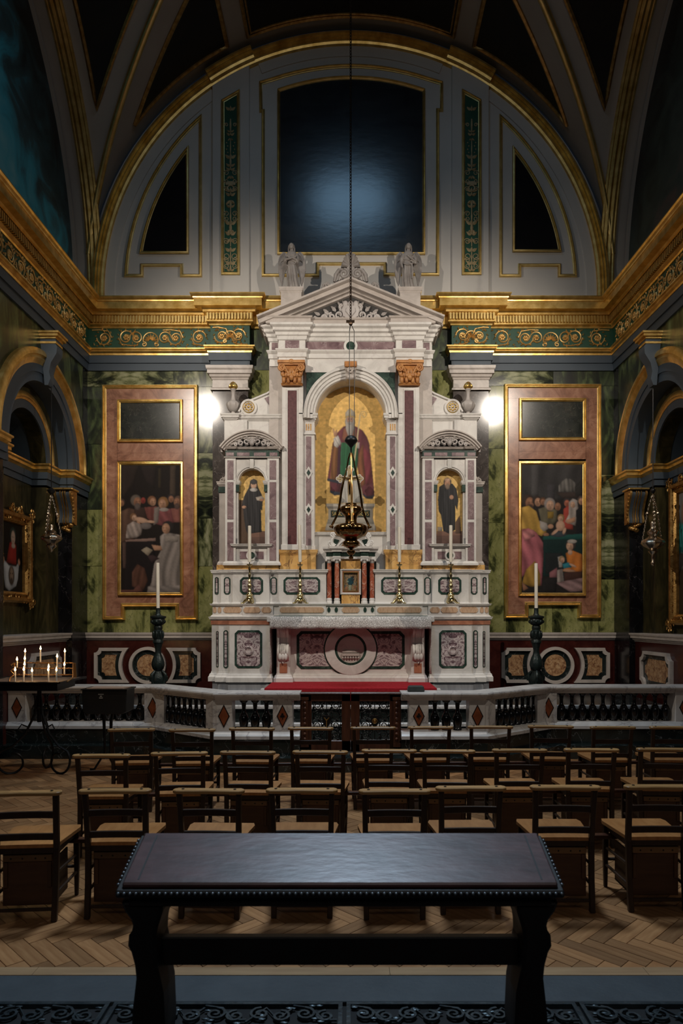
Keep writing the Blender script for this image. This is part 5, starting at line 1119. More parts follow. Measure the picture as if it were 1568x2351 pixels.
wid = max(v.co.x for v in me.vertices)-min(v.co.x for v in me.vertices); sx = 84*SY/F/wid
me.transform(Matrix.Diagonal((sx, 1.0, 1, 1))); lo.location = Vector((X(804.5, SY), SY-.006, Z(1180, SY)))-ORG[t.name]
# side aedicules with painted niches
for s in (-1, 1):
    A = MY-.02; ka = A/F; za = lambda p: Z(p, A); c0 = 234.5 if s < 0 else 222.5
    # both aedicules mirror each other about the altar axis: offsets from the axis in pixels
    OI, OO = 165, 288       # inner and outer edge
    mb = MB()
    for o0, o1 in ((OI, 191), (264, OO)): bx(mb, o0, o1, 1050, 1298, A, 12.1, s)
    bx(mb, 190, 265, 1249, 1298, A+.02, 12.1, s, A)
    # niche head
    oc = 227.5; rr = 31
    pts = [(s*190*ka, za(1051))]+[(s*190*ka, za(1106))]+[(s*(oc-rr*math.cos(t))*ka, za(1106)+rr*math.sin(t)*ka) for t in np.linspace(0, PI, 21)]+[(s*265*ka, za(1106)), (s*265*ka, za(1051))]
    mb.prism(pts, A+.03, A+.22)
    for o0, o1 in ((190, 196.5), (258.5, 265)): bx(mb, o0, o1, 1106, 1250, A+.05, A+.3, s, A)
    mb.sweep([(s*o*ka, 12) for o in ()] or [(s*186*ka, A+.02), (s*186*ka, A-.0), (s*269*ka, A-.0), (s*269*ka, A+.02)][::1 if s > 0 else -1], cornice(za(1257), za(1249), .05))
    mb.sweep(front(OI, OO, A, 12.1, s), basemould(za(1298), za(1288), .035))
    ae = mb.build('aedicule', 'white', R_, smooth=25)
    pa = [(s*(oc-(rr+6)*math.cos(t))*ka, za(1106)+(rr+6)*math.sin(t)*ka) for t in np.linspace(0, PI, 25)]
    pa = pa if s > 0 else pa[::-1]
    MB().sweep(pa, [(0, A+.05), (0, A+.005), (.02, A-.005), (.025, A+.01), (.045, A+.01), (.05, A+.05)], XZ).build('niche_moulding', 'white', ae, smooth=25)
    for o0, o1 in ((188, 199), (256, 267)):
        mb = MB(); bx(mb, o0, o1, 1107, 1128, A+.02, A+.25, s, A); mb.build('niche_capital', 'serp', ae); mb = MB(); mb.sweep(front(o0, o1, A+.02, A+.25, s), cornice(za(1112), za(1103), .02)); bx(mb, o0, o1, 1103, 1108, A+.02, A+.25, s, A); mb.build('niche_impost', 'white', ae)
    mb = MB(); bx(mb, oc-5, oc+5, 1054, 1076, A-.01, A+.1, s, A); mb.build('niche_keystone', 'white', ae, bevel=.008)
    for o0, o1 in ((171, 186), (269, 283)):
        for y0, y1 in ((1057, 1101), (1107, 1192), (1199, 1287)): MB().box(s*o0*ka, s*o1*ka, A-.007, A+.01, za(y1), za(y0)).build('inlay_field', 'purple', ae)
    for o0, o1 in ((200, 221), (236, 255)): MB().box(s*o0*ka, s*o1*ka, A+.012, A+.03, za(1283), za(1266)).build('inlay_field', 'purple', ae)
    C = lambda r: arcp(s*228*ka, za(1275), r*ka, 0, 360, 22)[:-1]
    MB().ring(C(12), C(8), A+.008, A+.03).build('disc_ring', 'white', ae); MB().prism(C(8.5), A+.012, A+.03).build('inlay_disc', 'serp', ae)
    # entablature and segmental pediment
    mb = MB(); bx(mb, OI, OO, 1034, 1051, A+.0, 12.1, s, A); mb.build('frieze', 'serp', ae)
    for o0, o1 in ((168, 186), (194, 222), (232, 261), (268, 286)): MB().box(s*o0*ka, s*o1*ka, A-.006, A+.02, za(1047), za(1039)).build('inlay_field', 'purple', ae)
    mb = MB(); mb.sweep(front(OI, OO, A, 12.1, s), [(-.02, za(1051)), (.02, za(1051)), (.02, za(1049)), (-.02, za(1048))])
    H = [(154, 12.1), (154, A-.03), (190, A-.03), (190, A-.0), (262, A-.0), (262, A-.03), (299, A-.03), (299, 12.1)]
    H = [(s*a*ka, b) for a, b in H]; H = H if s > 0 else H[::-1]
    mb.sweep(H, [(-.1, za(1036)), (-.07, za(1036)), (-.05, za(1033)), (-.01, za(1031)), (0, za(1029)), (.015, za(1026)), (-.1, za(1024))]); bx(mb, 156, 298, 1024, 1036, A+.05, 12.1, s, A)
    wv, hv = 73, 38; Rr = (wv*wv+hv*hv)/(2*hv); th = math.asin(wv/Rr); zc = za(1027)+hv*ka-Rr*ka
    arcs = [(s*226.5*ka+Rr*ka*math.sin(t), zc+Rr*ka*math.cos(t)) for t in np.linspace(-th, th, 25)]
    mb.sweep(arcs, [(0, 12.1), (0, A-.09), (.02, A-.09), (.03, A-.06), (.055, A-.06), (.06, A-.03), (.085, A-.03), (.09, A), (.115, A), (.115, 12.1)], XZ)
    sp_ = mb.build('segmental_pediment', 'cream', ae, smooth=25)
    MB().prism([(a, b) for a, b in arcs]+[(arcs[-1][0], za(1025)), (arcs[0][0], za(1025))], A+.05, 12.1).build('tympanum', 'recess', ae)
    mb = MB(); w0 = A+.02; cx_ = s*226.5*ka
    for q in (-1, 1):
        for o, y, r, d in ((13, 1013, 7.5, 1), (26, 1016, 6.5, -1), (38, 1020, 4, 1)): mb.tube([(a, w0-.02, b) for a, b in spiral(cx_+q*o*ka, za(y), r*ka, 1.3, PI/2, q*d, 16, .3)], .014, 6)
        for o, y, a, l in ((10, 1006, .9, 8), (20, 1007, .4, 8), (33, 1013, .2, 9), (43, 1021, .1, 8), (22, 1023, .2, 8), (8, 1022, .4, 8)): leaf(mb, cx_+q*o*ka, za(y), a if q > 0 else PI-a, l*1.3*ka, w0-.03, .28)
    for k in range(5): a = PI*(k+.5)/5; leaf(mb, cx_, za(1016), a, 13*ka, w0-.04, .3)
    mb.ell((cx_, w0-.04, za(1018)), .04, .04, .05, 8, 6); mb.build('pediment_relief', 'statue', ae, smooth=50)['kind'] = 'stuff'
    # outer wing with small scroll
    mb = MB(); bx(mb, 286, 302, 1112, 1298, A+.12, 12.1, s, A); mb.sweep(front(286, 302, A+.12, 12.1, s), cornice(za(1114), za(1103), .04)); bx(mb, 286, 302, 1103, 1113, A+.12, 12.1, s, A); mb.sweep(front(286, 302, A+.12, 12.1, s), basemould(za(1298), za(1286), .03))
    mb.prism([(s*a*ka, za(b)) for a, b in ((287, 1104), (287, 1076), (291, 1082), (292, 1090), (297, 1094), (304, 1098), (304, 1104))], A+.13, A+.3); mb.tube([(a, A+.12, b) for a, b in spiral(s*298*ka, za(1098), 5.5*ka, 1.3, PI/2, s, 12, .3)], .012, 6)
    mb.build('wing', 'cream', ae, smooth=30)
    mb = MB(); bx(mb, 287, 304, 1115, 1128, A+.10, 11.9, s, A); mb.build('wing_band', 'serp', ae)
    nY = A+.16; nm = thing('saint_panel', 'gold-ground painting of a nun with book in the left aedicule' if s < 0 else 'gold-ground painting of a black-robed monk with staff in the right aedicule', 'painting', (s*oc*ka, nY, za(1250)))
    x0, x1 = (543, 613) if s < 0 else (994, 1064)
    c = Canvas(x0, x1, 1068, 1254, (.74, .48, .16), 1.6, (470, 960), 2.34); c.grain(.10, 5, 5)
    gx = 257 if s < 0 else 1305
    for a in np.linspace(PI*.95, 2*PI*1.02, 13): c.L([(gx+45*math.cos(a), 355+45*math.sin(a)), (gx+85*math.cos(a), 355+85*math.sin(a))], 1.6, (.66, .40, .11))
    c.P([(160, 606), (1430, 606), (1430, 690), (160, 690)], (.16, .085, .06), 2).P([(160, 640), (1430, 630), (1430, 690), (160, 690)], (.10, .055, .042), 2)
    if s < 0:
        c.P([(170, 440), (235, 440), (240, 690), (170, 690)], (.085, .05, .03), 2).P([(205, 420), (232, 370), (238, 340), (257, 325), (275, 340), (280, 370), (300, 410), (306, 440), (302, 500), (296, 490), (300, 612), (225, 622), (214, 600), (205, 540), (200, 480), (190, 484)], (.024, .022, .023), 1, .8, 92, .5, 1)
        c.E(257, 360, 16, 22, SKP).E(257, 342, 20, 14, (.05, .045, .045)).E(257, 385, 20, 10, (.44, .41, .38)).E(252, 356, 3, 2, (.08, .05, .04)).E(262, 356, 3, 2, (.08, .05, .04)).L([(257, 358), (257, 366)], 2, (.4, .22, .14))
        c.P([(268, 425), (300, 418), (316, 432), (300, 446), (274, 442)], (.40, .34, .28), 1).E(300, 440, 12, 7, SK).E(205, 478, 12, 8, SK).L([(212, 480), (230, 600)], 3, (.05, .045, .047))
    else:
        c.P([(1258, 370), (1285, 352), (1330, 352), (1352, 380), (1362, 440), (1355, 500), (1346, 470), (1346, 600), (1310, 620), (1280, 606), (1268, 520), (1256, 500), (1252, 440)], (.022, .021, .022), 1, .8, 92, .5, 2)
        c.head(1303, 348, 19, SK, (.10, .07, .05), (.20, .14, .10)).E(1303, 332, 15, 9, SKP).E(1325, 425, 11, 12, SK).L([(1246, 620), (1246, 350)], 4, (.28, .17, .06)).L([(1246, 350)]+[(1256+9*math.cos(a), 338+9*math.sin(a)) for a in np.linspace(PI, PI+4.8, 9)], 3.5, (.30, .19, .07)).P([(1345, 560), (1370, 520), (1376, 620), (1345, 620)], (.09, .05, .03), 2).P([(1250, 585), (1275, 585), (1275, 606), (1250, 606)], (.30, .25, .2), 1)
    c.grain(.05, 2, 3); dx = (-s*0 if s < 0 else 0)
    xo = s*oc*ka-X((x0+x1)/2, nY)
    c.mesh('panel', 'fresco', nm, lambda u, v: (X(u, nY)+xo, nY, Z(v, nY)))
# ================================================================== TABERNACLE, CROSS
TY = 11.40; kt = TY/F; zt_ = lambda p: Z(p, TY)
tb = thing('tabernacle', 'small columned marble tabernacle with icon door in the middle of the altar', 'tabernacle', (0, TY, Z(1389, GY)))
mb = MB(); bx(mb, -59, 59, 1285, 1388, TY+.16, 11.78, 1, TY); mb.build('body', 'slate', tb)
for s in (-1, 1):
    for o, Yo in ((31.5, TY), (49, TY+.07)):
        kk = Yo/F; zz = lambda p: Z(p, Yo)
        co_ = MB().lathe([(5.4*kk, zz(1374)), (5.7*kk, zz(1350)), (5.5*kk, zz(1310)), (4.9*kk, zz(1291))], (s*o*kk, Yo+.03, 0), 16).build('column', 'red', tb, smooth=40)
        MB().lathe([(7.5*kk, zz(1389)), (7.5*kk, zz(1381)), (6.3*kk, zz(1379)), (7*kk, zz(1376)), (5.6*kk, zz(1373))], (s*o*kk, Yo+.03, 0), 16).build('base', 'white', co_, smooth=40)
        mb = MB().lathe([(5*kk, zz(1293)), (6*kk, zz(1288)), (7.5*kk, zz(1284))], (s*o*kk, Yo+.03, 0), 16); mb.box(s*o*kk-8.5*kk, s*o*kk+8.5*kk, Yo-.03, Yo+.10, zz(1285), zz(1281))
        for q in (-1, 1): mb.ell((s*o*kk+q*7*kk, Yo-.01, zz(1287)), 3*kk, .03, 3*kk, 8, 6)
        mb.build('capital', 'white', co_, smooth=40)
TB = [(-57*kt, 11.7), (-57*kt, TY+.05), (-41*kt, TY+.05), (-41*kt, TY-.03), (-23*kt, TY-.03), (-23*kt, TY+.06), (23*kt, TY+.06), (23*kt, TY-.03), (41*kt, TY-.03), (41*kt, TY+.05), (57*kt, TY+.05), (57*kt, 11.7)]
mb = MB().sweep(TB, [(-.1, zt_(1282)), (0, zt_(1282)), (0, zt_(1277)), (-.1, zt_(1276))]); bx(mb, -55, 55, 1254, 1283, TY+.08, 11.75, 1, TY)
mb.sweep(TB, [(-.1, zt_(1267)), (.015, zt_(1267)), (.02, zt_(1263)), (.05, zt_(1260)), (.055, zt_(1255)), (-.1, zt_(1254))]); mb.build('entablature', 'white', tb, smooth=20)
MB().sweep(TB, [(-.1, zt_(1277)), (-.004, zt_(1277)), (-.004, zt_(1267)), (-.1, zt_(1267))]).build('frieze', 'serp', tb)
mb = MB(); hv, wv = 20, 33; Rr = (wv*wv+hv*hv)/(2*hv); th = math.asin(wv/Rr); zc = zt_(1255)+hv*kt-Rr*kt
arcs = [(Rr*kt*math.sin(t), zc+Rr*kt*math.cos(t)) for t in np.linspace(-th, th, 19)]
mb.sweep(arcs, [(0, 11.7), (0, TY-.05), (.03, TY-.05), (.035, TY), (.06, TY), (.06, 11.7)], XZ)
for s in (-1, 1):
    mb.tube([(s*38*kt, TY, zt_(1255)), (s*44*kt, TY, zt_(1247)), (s*43*kt, TY, zt_(1238)), (s*38*kt, TY, zt_(1232)), (s*40*kt, TY, zt_(1226)), (s*45*kt, TY, zt_(1226))], [.05, .035, .03, .03, .03, .02], 6)
    mb.tube([(a, TY-.01, b) for a, b in spiral(s*45*kt, zt_(1248), 7*kt, 1.4, 0, s, 16, .3)], .02, 6); mb.tube([(a, TY-.01, b) for a, b in spiral(s*41*kt, zt_(1229), 6*kt, 1.3, 0, -s, 14, .3)], .018, 6)
mb.build('pediment', 'white', tb, smooth=40)
MB().prism(arcs+[(33*kt, zt_(1256)), (-33*kt, zt_(1256))], TY+.03, 11.7).build('tympanum', 'siena', tb)
for s in (-1, 1): MB().prism([(s*34*kt, zt_(1254)), (s*47*kt, zt_(1254)), (s*38*kt, zt_(1236)), (s*26*kt, zt_(1239))], TY+.06, 11.7).build('green_panel', 'serp', tb)
mb = MB(); bx(mb, -23, 23, 1281, 1308, TY+.10, 11.7, 1, TY); mb.build('door_head', 'siena', tb)
mb = MB(); bx(mb, -21, 21, 1364, 1389, TY+.03, 11.7, 1, TY); mb.build('door_sill', 'siena', tb)
dr = MB(); q = rect(-24*kt, 24*kt, zt_(1365), zt_(1306)); dr.sweep(q, frame_prof(.05, .05, TY+.06), XZ, closed=True); dr = dr.build('door', 'white', tb, smooth=30)
MB().ring(rect(-20*kt, 20*kt, zt_(1361), zt_(1310)), rect(-17*kt, 17*kt, zt_(1357), zt_(1313)), TY+.03, TY+.08).build('door_red_border', 'redband', dr)
c = Canvas(787, 822, 1312, 1359, (.30, .20, .11), 2.6, (700, 840), 3.918); c.grain(.25, 5, 2)
for _ in range(60): c.E(random.uniform(345, 468), random.uniform(1855, 2025), random.uniform(3, 8), random.uniform(4, 10), random.choice([(.20, .11, .07), (.34, .25, .14), (.12, .17, .17), (.30, .15, .09)]), .6)
c.P([(380, 1930), (405, 1890), (430, 1900), (440, 1950), (420, 1975), (390, 1970)], (.025, .07, .085), 2).P([(392, 1970), (422, 1972), (418, 2020), (395, 2020)], (.30, .32, .22), 2).E(402, 1898, 11, 13, (.34, .26, .18)).E(433, 1900, 9, 10, (.04, .035, .03)).E(430, 1925, 14, 12, (.03, .05, .06)).E(372, 2000, 10, 18, (.38, .18, .10)).E(450, 1990, 9, 16, (.32, .13, .07)).E(385, 1940, 10, 8, (.30, .33, .24))
c.mesh('icon', 'oil', dr, bmap(TY+.05))
MB().ring(rect(-17.5*kt, 17.5*kt, zt_(1358), zt_(1312.5)), rect(-15.5*kt, 15.5*kt, zt_(1356), zt_(1315)), TY+.02, TY+.07).build('icon_frame', 'golddark', dr)
# crucifix on the tabernacle
XY = TY+.12; kx = XY/F; zx_ = lambda p: Z(p, XY)
cr = thing('altar_cross', 'gilt cross with trefoil ends standing on the tabernacle behind the hanging lamp', 'cross', (X(803, XY), XY, zt_(1236)))
c0 = X(803, XY)
def crossmesh(dx, d0, d1):
    mb = MB(); hw = 6.5*kx-dx
    mb.prism([(c0-hw, zx_(1235)), (c0-hw, zx_(1080)), (c0+hw, zx_(1080)), (c0+hw, zx_(1235))], d0, d1); mb.prism([(c0-23*kx, zx_(1099)-hw*.8), (c0-23*kx, zx_(1099)+hw*.8), (c0+23*kx, zx_(1099)+hw*.8), (c0+23*kx, zx_(1099)-hw*.8)], d0+.001, d1)
    for a, b in ((-22, 1099), (22, 1099), (0, 1078)):
        for e, f_ in ((0, 0), (-5, 0), (5, 0), (0, -5), (0, 5)): mb.prism(arcp(c0+(a+e)*kx, zx_(b+f_), max(.01, 5*kx-dx), 0, 360, 12)[:-1], d0+.0005*(e+6)/6, d1)
    return mb
crossmesh(0, XY-.012, XY+.012).build('cross_body', 'white', cr); crossmesh(.012, XY-.018, XY).build('cross_panel', 'fawn', cr)
mb = MB(); mb.tube([(c0, XY-.035, zx_(1136)), (c0, XY-.05, zx_(1120)), (c0, XY-.05, zx_(1106)), (c0, XY-.045, zx_(1098))], [.012, .022, .03, .015], 8); mb.ell((c0, XY-.055, zx_(1093)), .018, .02, .024, 8, 6)
for s in (-1, 1): mb.tube([(c0+s*.02, XY-.05, zx_(1101)), (c0+s*.07, XY-.04, zx_(1098)), (c0+s*.13, XY-.03, zx_(1096))], [.012, .010, .007], 6)
mb.build('corpus', 'bronze', cr, smooth=60)
MB().lathe([(.09, zt_(1237)), (.09, zt_(1233)), (.05, zt_(1229)), (.045, zx_(1218)), (.06, zx_(1214)), (.03, zx_(1208)), (.03, zx_(1200))], (c0, XY, 0), 16).build('cross_foot', 'goldpale', cr, smooth=40)

# ================================================================== ANGELS
def angel(s, label):
    Yf = MY+.14; px = 669 if s < 0 else 938; H = 114*Yf/F; base = z_(661)
    t = thing('angel_statue', label, 'statue', (X(px, Yf), Yf, base)); U = H
    mb = MB(); secs = []; lean = (.03 if s < 0 else -.025)
    def sec(z, rx, ry, cx, cy=0, folds=0.0, n=36):
        return [(U*(cx+rx*(1+folds*math.cos(9*a+z*4))*math.cos(a)), U*(cy+ry*(1+folds*math.cos(9*a+z*4))*math.sin(a)), U*z) for a in np.linspace(0, 2*PI, n+1)[:-1]]
    for z, rx, ry, cx, f in ((.0, .125, .10, .02, .16), (.06, .118, .098, .015, .16), (.2, .108, .095, 0, .14), (.36, .105, .09, -.005, .11), (.48, .098, .082, -.01, .07), (.56, .082, .07, -.01, .03), (.60, .085, .07, -.008, .02), (.68, .104, .078, -.005, .02), (.745, .112, .07, 0, .01), (.785, .095, .058, .0, 0), (.81, .045, .042, .0, 0), (.85, .038, .038, .0, 0)):
        secs.append(sec(z, rx, ry, cx+lean*(1-z), 0, f))
    mb.loft(secs)
    hx = .0; mb.ell((U*hx, U*-.012, U*.905), U*.052, U*.06, U*.072, 16, 12)
    mb.ell((U*hx, U*-.068, U*.902), U*.009, U*.014, U*.020, 8, 6); mb.ell((U*hx, U*-.052, U*.852), U*.018, U*.014, U*.014, 8, 6); mb.ell((U*hx, U*-.060, U*.872), U*.016, U*.008, U*.006, 8, 6)
    for q in (-1, 1): mb.ell((U*q*.022, U*-.050, U*.893), U*.017, U*.012, U*.018, 8, 6)
    for q in (-1, 1):
        mb.ell((U*q*.022, U*-.062, U*.922), U*.020, U*.010, U*.006, 8, 6); mb.ell((U*q*.05, U*.005, U*.90), U*.012, U*.016, U*.022, 6, 5)
    mb.ell((U*hx, U*.030, U*.935), U*.058, U*.054, U*.062, 14, 10)
    for q in (-1, 1): mb.tube([(U*q*.05, U*.005, U*.94), (U*q*.060, U*.022, U*.89), (U*q*.060, U*.035, U*.83), (U*q*.055, U*.03, U*.79)], [U*.013, U*.016, U*.016, U*.010], 8)
    for q in (-1, 1): mb.ell((U*(.02+lean+q*.045), U*-.085, U*.018), U*.028, U*.055, U*.018, 8, 6)
    if s < 0:      # arms crossed on the breast
        arms = [[(.105, 0, .745), (.13, -.02, .66), (.115, -.07, .60), (.02, -.105, .635), (-.06, -.10, .665)], [(-.105, 0, .745), (-.13, -.02, .66), (-.11, -.075, .61), (-.01, -.115, .615), (.06, -.105, .65)]]
    else:          # one hand at the breast, the other hanging with a scroll
        arms = [[(.105, 0, .745), (.14, -.02, .66), (.13, -.05, .58), (.06, -.09, .62), (.0, -.10, .66)], [(-.105, 0, .745), (-.14, -.02, .66), (-.15, -.04, .57), (-.14, -.075, .49), (-.125, -.085, .45)]]
    for A in arms:
        mb.tube([tuple(U*v for v in p) for p in A], [U*.036, U*.033, U*.028, U*.024, U*.018], 10)
        p, d = Vector(A[-1]), (Vector(A[-1])-Vector(A[-2])).normalized()
        for k in range(4): mb.tube([U*(p+Vector((0, 0, (k-1.5)*.009))), U*(p+d*.025+Vector((0, -.004, (k-1.5)*.010))), U*(p+d*.043+Vector((0, .004, (k-1.5)*.010)))], U*.0052, 5)
        mb.tube([U*p, U*(p+Vector((0, -.018, .018))), U*(p+d*.02+Vector((0, -.016, .026)))], U*.0055, 5)
        mb.tube([U*Vector(A[0]), U*(Vector(A[1])+Vector((0, .0, -.015))), U*(Vector(A[2])+Vector((0, .01, -.045)))], [U*.042, U*.045, U*.03], 10)
    for i, (z, sgn) in enumerate(((.70, 1), (.60, -1), (.52, 1))): mb.tube([(U*-.09*sgn, U*-.06, U*(z-.03)), (U*0, U*-.082, U*z), (U*.09*sgn, U*-.055, U*(z+.03))], U*.012, 6)
    if s > 0: mb.tube([(U*-.10, U*-.07, U*.54), (U*-.03, U*-.095, U*.50), (U*.05, U*-.095, U*.52), (U*.10, U*-.06, U*.56)], U*.018, 6); mb.tube([(U*.06, U*-.085, U*.52), (U*.07, U*-.10, U*.36), (U*.06, U*-.10, U*.22)], [U*.02, U*.028, U*.012], 6)
    b = mb.build('robed_figure', 'angel', t)
    b.data.transform(Matrix.Translation(ORG[t.name])); 
    r = b.modifiers.new('remesh', 'REMESH'); r.mode = 'VOXEL'; r.voxel_size = .0048; r.use_smooth_shade = True
    b.modifiers.new('smooth', 'SMOOTH').iterations = 2
    for q in (-1, 1):
        mb = MB()
        prof = [(.05, .66), (.07, .76), (.11, .83), (.16, .85), (.21, .80), (.245, .70), (.255, .56), (.245, .42), (.215, .26), (.185, .17), (.165, .24), (.13, .40), (.09, .52)]
        mb.prism([(U*q*a, U*b_) for a, b_ in prof], U*.055, U*.085)
        for k in range(8):      # flight feathers
            f = k/7; x0, z0 = .12+.115*(1-f)*1.0, .66-.10*f; x1, z1 = .235-.055*f, .46-.27*f
            mb.prism([(U*q*(x0-.012), U*z0), (U*q*(x0+.016), U*(z0+.01)), (U*q*(x1+.016), U*z1), (U*q*(x1+.002), U*(z1-.03)), (U*q*(x1-.012), U*z1)], U*(.040+.002*k), U*.075)
        for r_ in range(3):
            for k in range(5): a = .3+k*.22; mb.ell((U*q*(.12+.10*math.cos(a)*(.6+.2*r_)), U*.047, U*(.70+.09*math.sin(a)-.045*r_)), U*.024, U*.012, U*.034, 8, 5)
        mb.xf(lambda x, y, z: (x*1.1+t.location.x, y+t.location.y+abs(x)*.18, z+t.location.z))
        mb.build('wing', 'angel', t, smooth=40)
angel(-1, 'marble angel with arms crossed standing on the left pediment plinth'); angel(1, 'marble angel with one arm lowered standing on the right pediment plinth')

# ================================================================== HANGING LAMPS
def chain(mb, p0, p1, r=.012, link=.06, sag=0.0):
    p0, p1 = Vector(p0), Vector(p1); n = max(2, int((p1-p0).length/(link*.72))); d = (p1-p0).normalized(); a = d.orthogonal().normalized(); b = d.cross(a)
    for i in range(n):
        c = p0.lerp(p1, (i+.5)/n)+Vector((0, 0, -sag*4*((i+.5)/n)*(1-(i+.5)/n))); u = a if i % 2 else b
        mb.tube([c+d*math.cos(t)*link*.5+u*math.sin(t)*link*.24 for t in np.linspace(0, 2*PI, 9)[:-1]], r*.42, 4, closed=True)
LY = 10.0; kl = LY/F; zl = lambda p: Z(p, LY); lx = X(806, LY)
la = thing('sanctuary_lamp', 'large bronze sanctuary lamp hanging on a long chain before the altar', 'lamp', (lx, LY, zl(1285)))
L3 = lambda prof: [(r*kl, zl(y)) for r, y in prof][::-1]
mb = MB().lathe(L3([(13, 1156), (13, 1160), (22, 1163), (25.5, 1168), (25, 1174), (19, 1181), (16, 1185)]), (lx, LY, 0), 40, 12, .08, (zl(1178), zl(1164))); mb.build('upper_bowl', 'bronze', la, smooth=50)
MB().lathe(L3([(15, 1184), (13.5, 1188), (13, 1196), (14, 1201), (20, 1203), (20, 1205), (16, 1206)]), (lx, LY, 0), 30).build('neck', 'bronze', la, smooth=50)
MB().lathe(L3([(18, 1203), (28, 1204), (36, 1208), (38, 1214), (37, 1221), (32, 1229), (24, 1234), (16, 1238), (13, 1241)]), (lx, LY, 0), 48, 14, .10, (zl(1232), zl(1206))).build('lamp_bowl', 'bronze', la, smooth=50)
MB().lathe(L3([(13, 1240), (18, 1243), (20, 1247), (18, 1253), (10, 1258), (4, 1260), (4, 1262), (9, 1264), (10, 1268), (7, 1273), (3, 1275), (3, 1277), (5.5, 1279), (5, 1282), (1.5, 1286)]), (lx, LY, 0), 30, 10, .06, (zl(1254), zl(1243))).build('finial', 'bronze', la, smooth=50)
mb = MB()
for a in (PI*.12, PI*.95, PI*1.52):      # three strap bands up to the crown ring
    P_ = []
    for y, r in ((1040, 2), (1052, 6), (1070, 9), (1088, 13), (1105, 18), (1125, 22), (1145, 25), (1165, 28), (1185, 34), (1200, 42), (1208, 46), (1212, 42)):
        P_.append((lx+r*kl*math.cos(a), LY+r*kl*math.sin(a)*.9, zl(y)))
    mb.tube(P_, [.012]*4+[.018]*6+[.014]*2, 6)
    mb.ell(P_[-2], .035, .035, .02, 8, 5)
mb.build('hanging_straps', 'bronze', la, smooth=60)
MB().lathe(L3([(2, 1000), (10, 1002), (13, 1006), (15, 1011), (15, 1013), (12, 1017), (8, 1021), (5, 1024), (2, 1028), (2, 1040)]), (lx, LY, 0), 26).build('chain_cap', 'iron', la, smooth=50)
mb = MB(); top = Vector((lx-.006, LY, zl(742)))
for a in (0, 2.1, 4.2): mb.tube([top, (lx+.045*math.cos(a), LY+.045*math.sin(a), zl(760)), (lx+.05*math.cos(a), LY+.05*math.sin(a), zl(1004))], .0055, 5)
mb.build('cords', 'iron', la)
mb = MB(); chain(mb, top, (lx-.006, LY, 12.25), .012, .06); mb.ell(top, .03, .03, .04, 8, 6); mb.box(lx-.07, lx+.05, LY-.02, LY+.02, zl(740), zl(736)); mb.build('chain', 'chain', la)['kind'] = 'stuff'
def small_lamp(px, Yl, rows, mat, label, topz):
    kk = Yl/F; zz = lambda p: Z(p, Yl); x = X(px, Yl)
    t = thing('sanctuary_lamp', label, 'lamp', (x, Yl, zz(rows['end'])))
    MB().lathe([(r*kk, zz(y)) for r, y in rows['body']][::-1], (x, Yl, 0), 36, 10, .10, rows.get('lob') and (zz(rows['lob'][1]), zz(rows['lob'][0]))).build('lamp_bowl', mat, t, smooth=50)
    MB().lathe([(r*kk, zz(y)) for r, y in rows['cap']][::-1], (x, Yl, 0), 20).build('chain_cap', 'iron', t, smooth=50)
    mb = MB()
    for a in (.3, 2.4, 4.5):
        p1 = (x+rows['rb']*kk*math.cos(a), Yl+rows['rb']*kk*math.sin(a), zz(rows['bead'])); chain(mb, (x+rows['r']*kk*math.cos(a), Yl+rows['r']*kk*math.sin(a), zz(rows['ring'])), p1, .010, .04); chain(mb, p1, (x, Yl, zz(rows['capy'])), .010, .04); mb.ell(p1, .028, .028, .026, 8, 6)
    mb.build('chains', mat, t)['kind'] = 'stuff'
    MB().tube([(x, Yl, zz(rows['cap'][0][1])), (x, Yl, topz)], .007, 5).build('cord', 'iron', t)
    mb = MB().lathe([(r*kk, zz(y)) for r, y in rows['glass']][::-1], (x, Yl, 0), 16); mb.build('glass_cup', 'silver', t, smooth=50)
LT = 4.36+1.05
small_lamp(118, 10.55, dict(body=[(7, 1217), (11, 1221), (10, 1225), (16, 1228), (22, 1233), (22.5, 1237), (18, 1242), (11, 1247), (9, 1250), (12, 1253), (10, 1257), (5, 1260), (4, 1264), (1, 1268)], lob=(1226, 1243), cap=[(2, 1120), (6, 1123), (9, 1126), (8, 1130), (4, 1134), (1, 1136)], capy=1134, ring=1232, r=21, bead=1181, rb=12, glass=[(4, 1205), (5, 1208), (4, 1213), (6, 1218)], end=1268), 'silver', 'tarnished silver lamp hanging before the left recess', LT)
small_lamp(1499, 10.55, dict(body=[(5, 1212), (7, 1216), (13, 1221), (12, 1226), (8, 1230), (15, 1236), (24, 1242), (26, 1247), (22, 1253), (13, 1259), (7, 1263), (11, 1266), (8, 1270), (4, 1274), (3, 1288), (5, 1292), (4, 1297), (1, 1300)], lob=(1234, 1255), cap=[(2, 1120), (4, 1122), (6, 1125), (5, 1129), (3, 1132), (1, 1134)], capy=1133, ring=1242, r=24, bead=1178, rb=13, glass=[(5, 1198), (6, 1203), (5, 1209), (6, 1214)], end=1300), 'silver', 'tarnished silver lamp hanging before the right recess', LT)

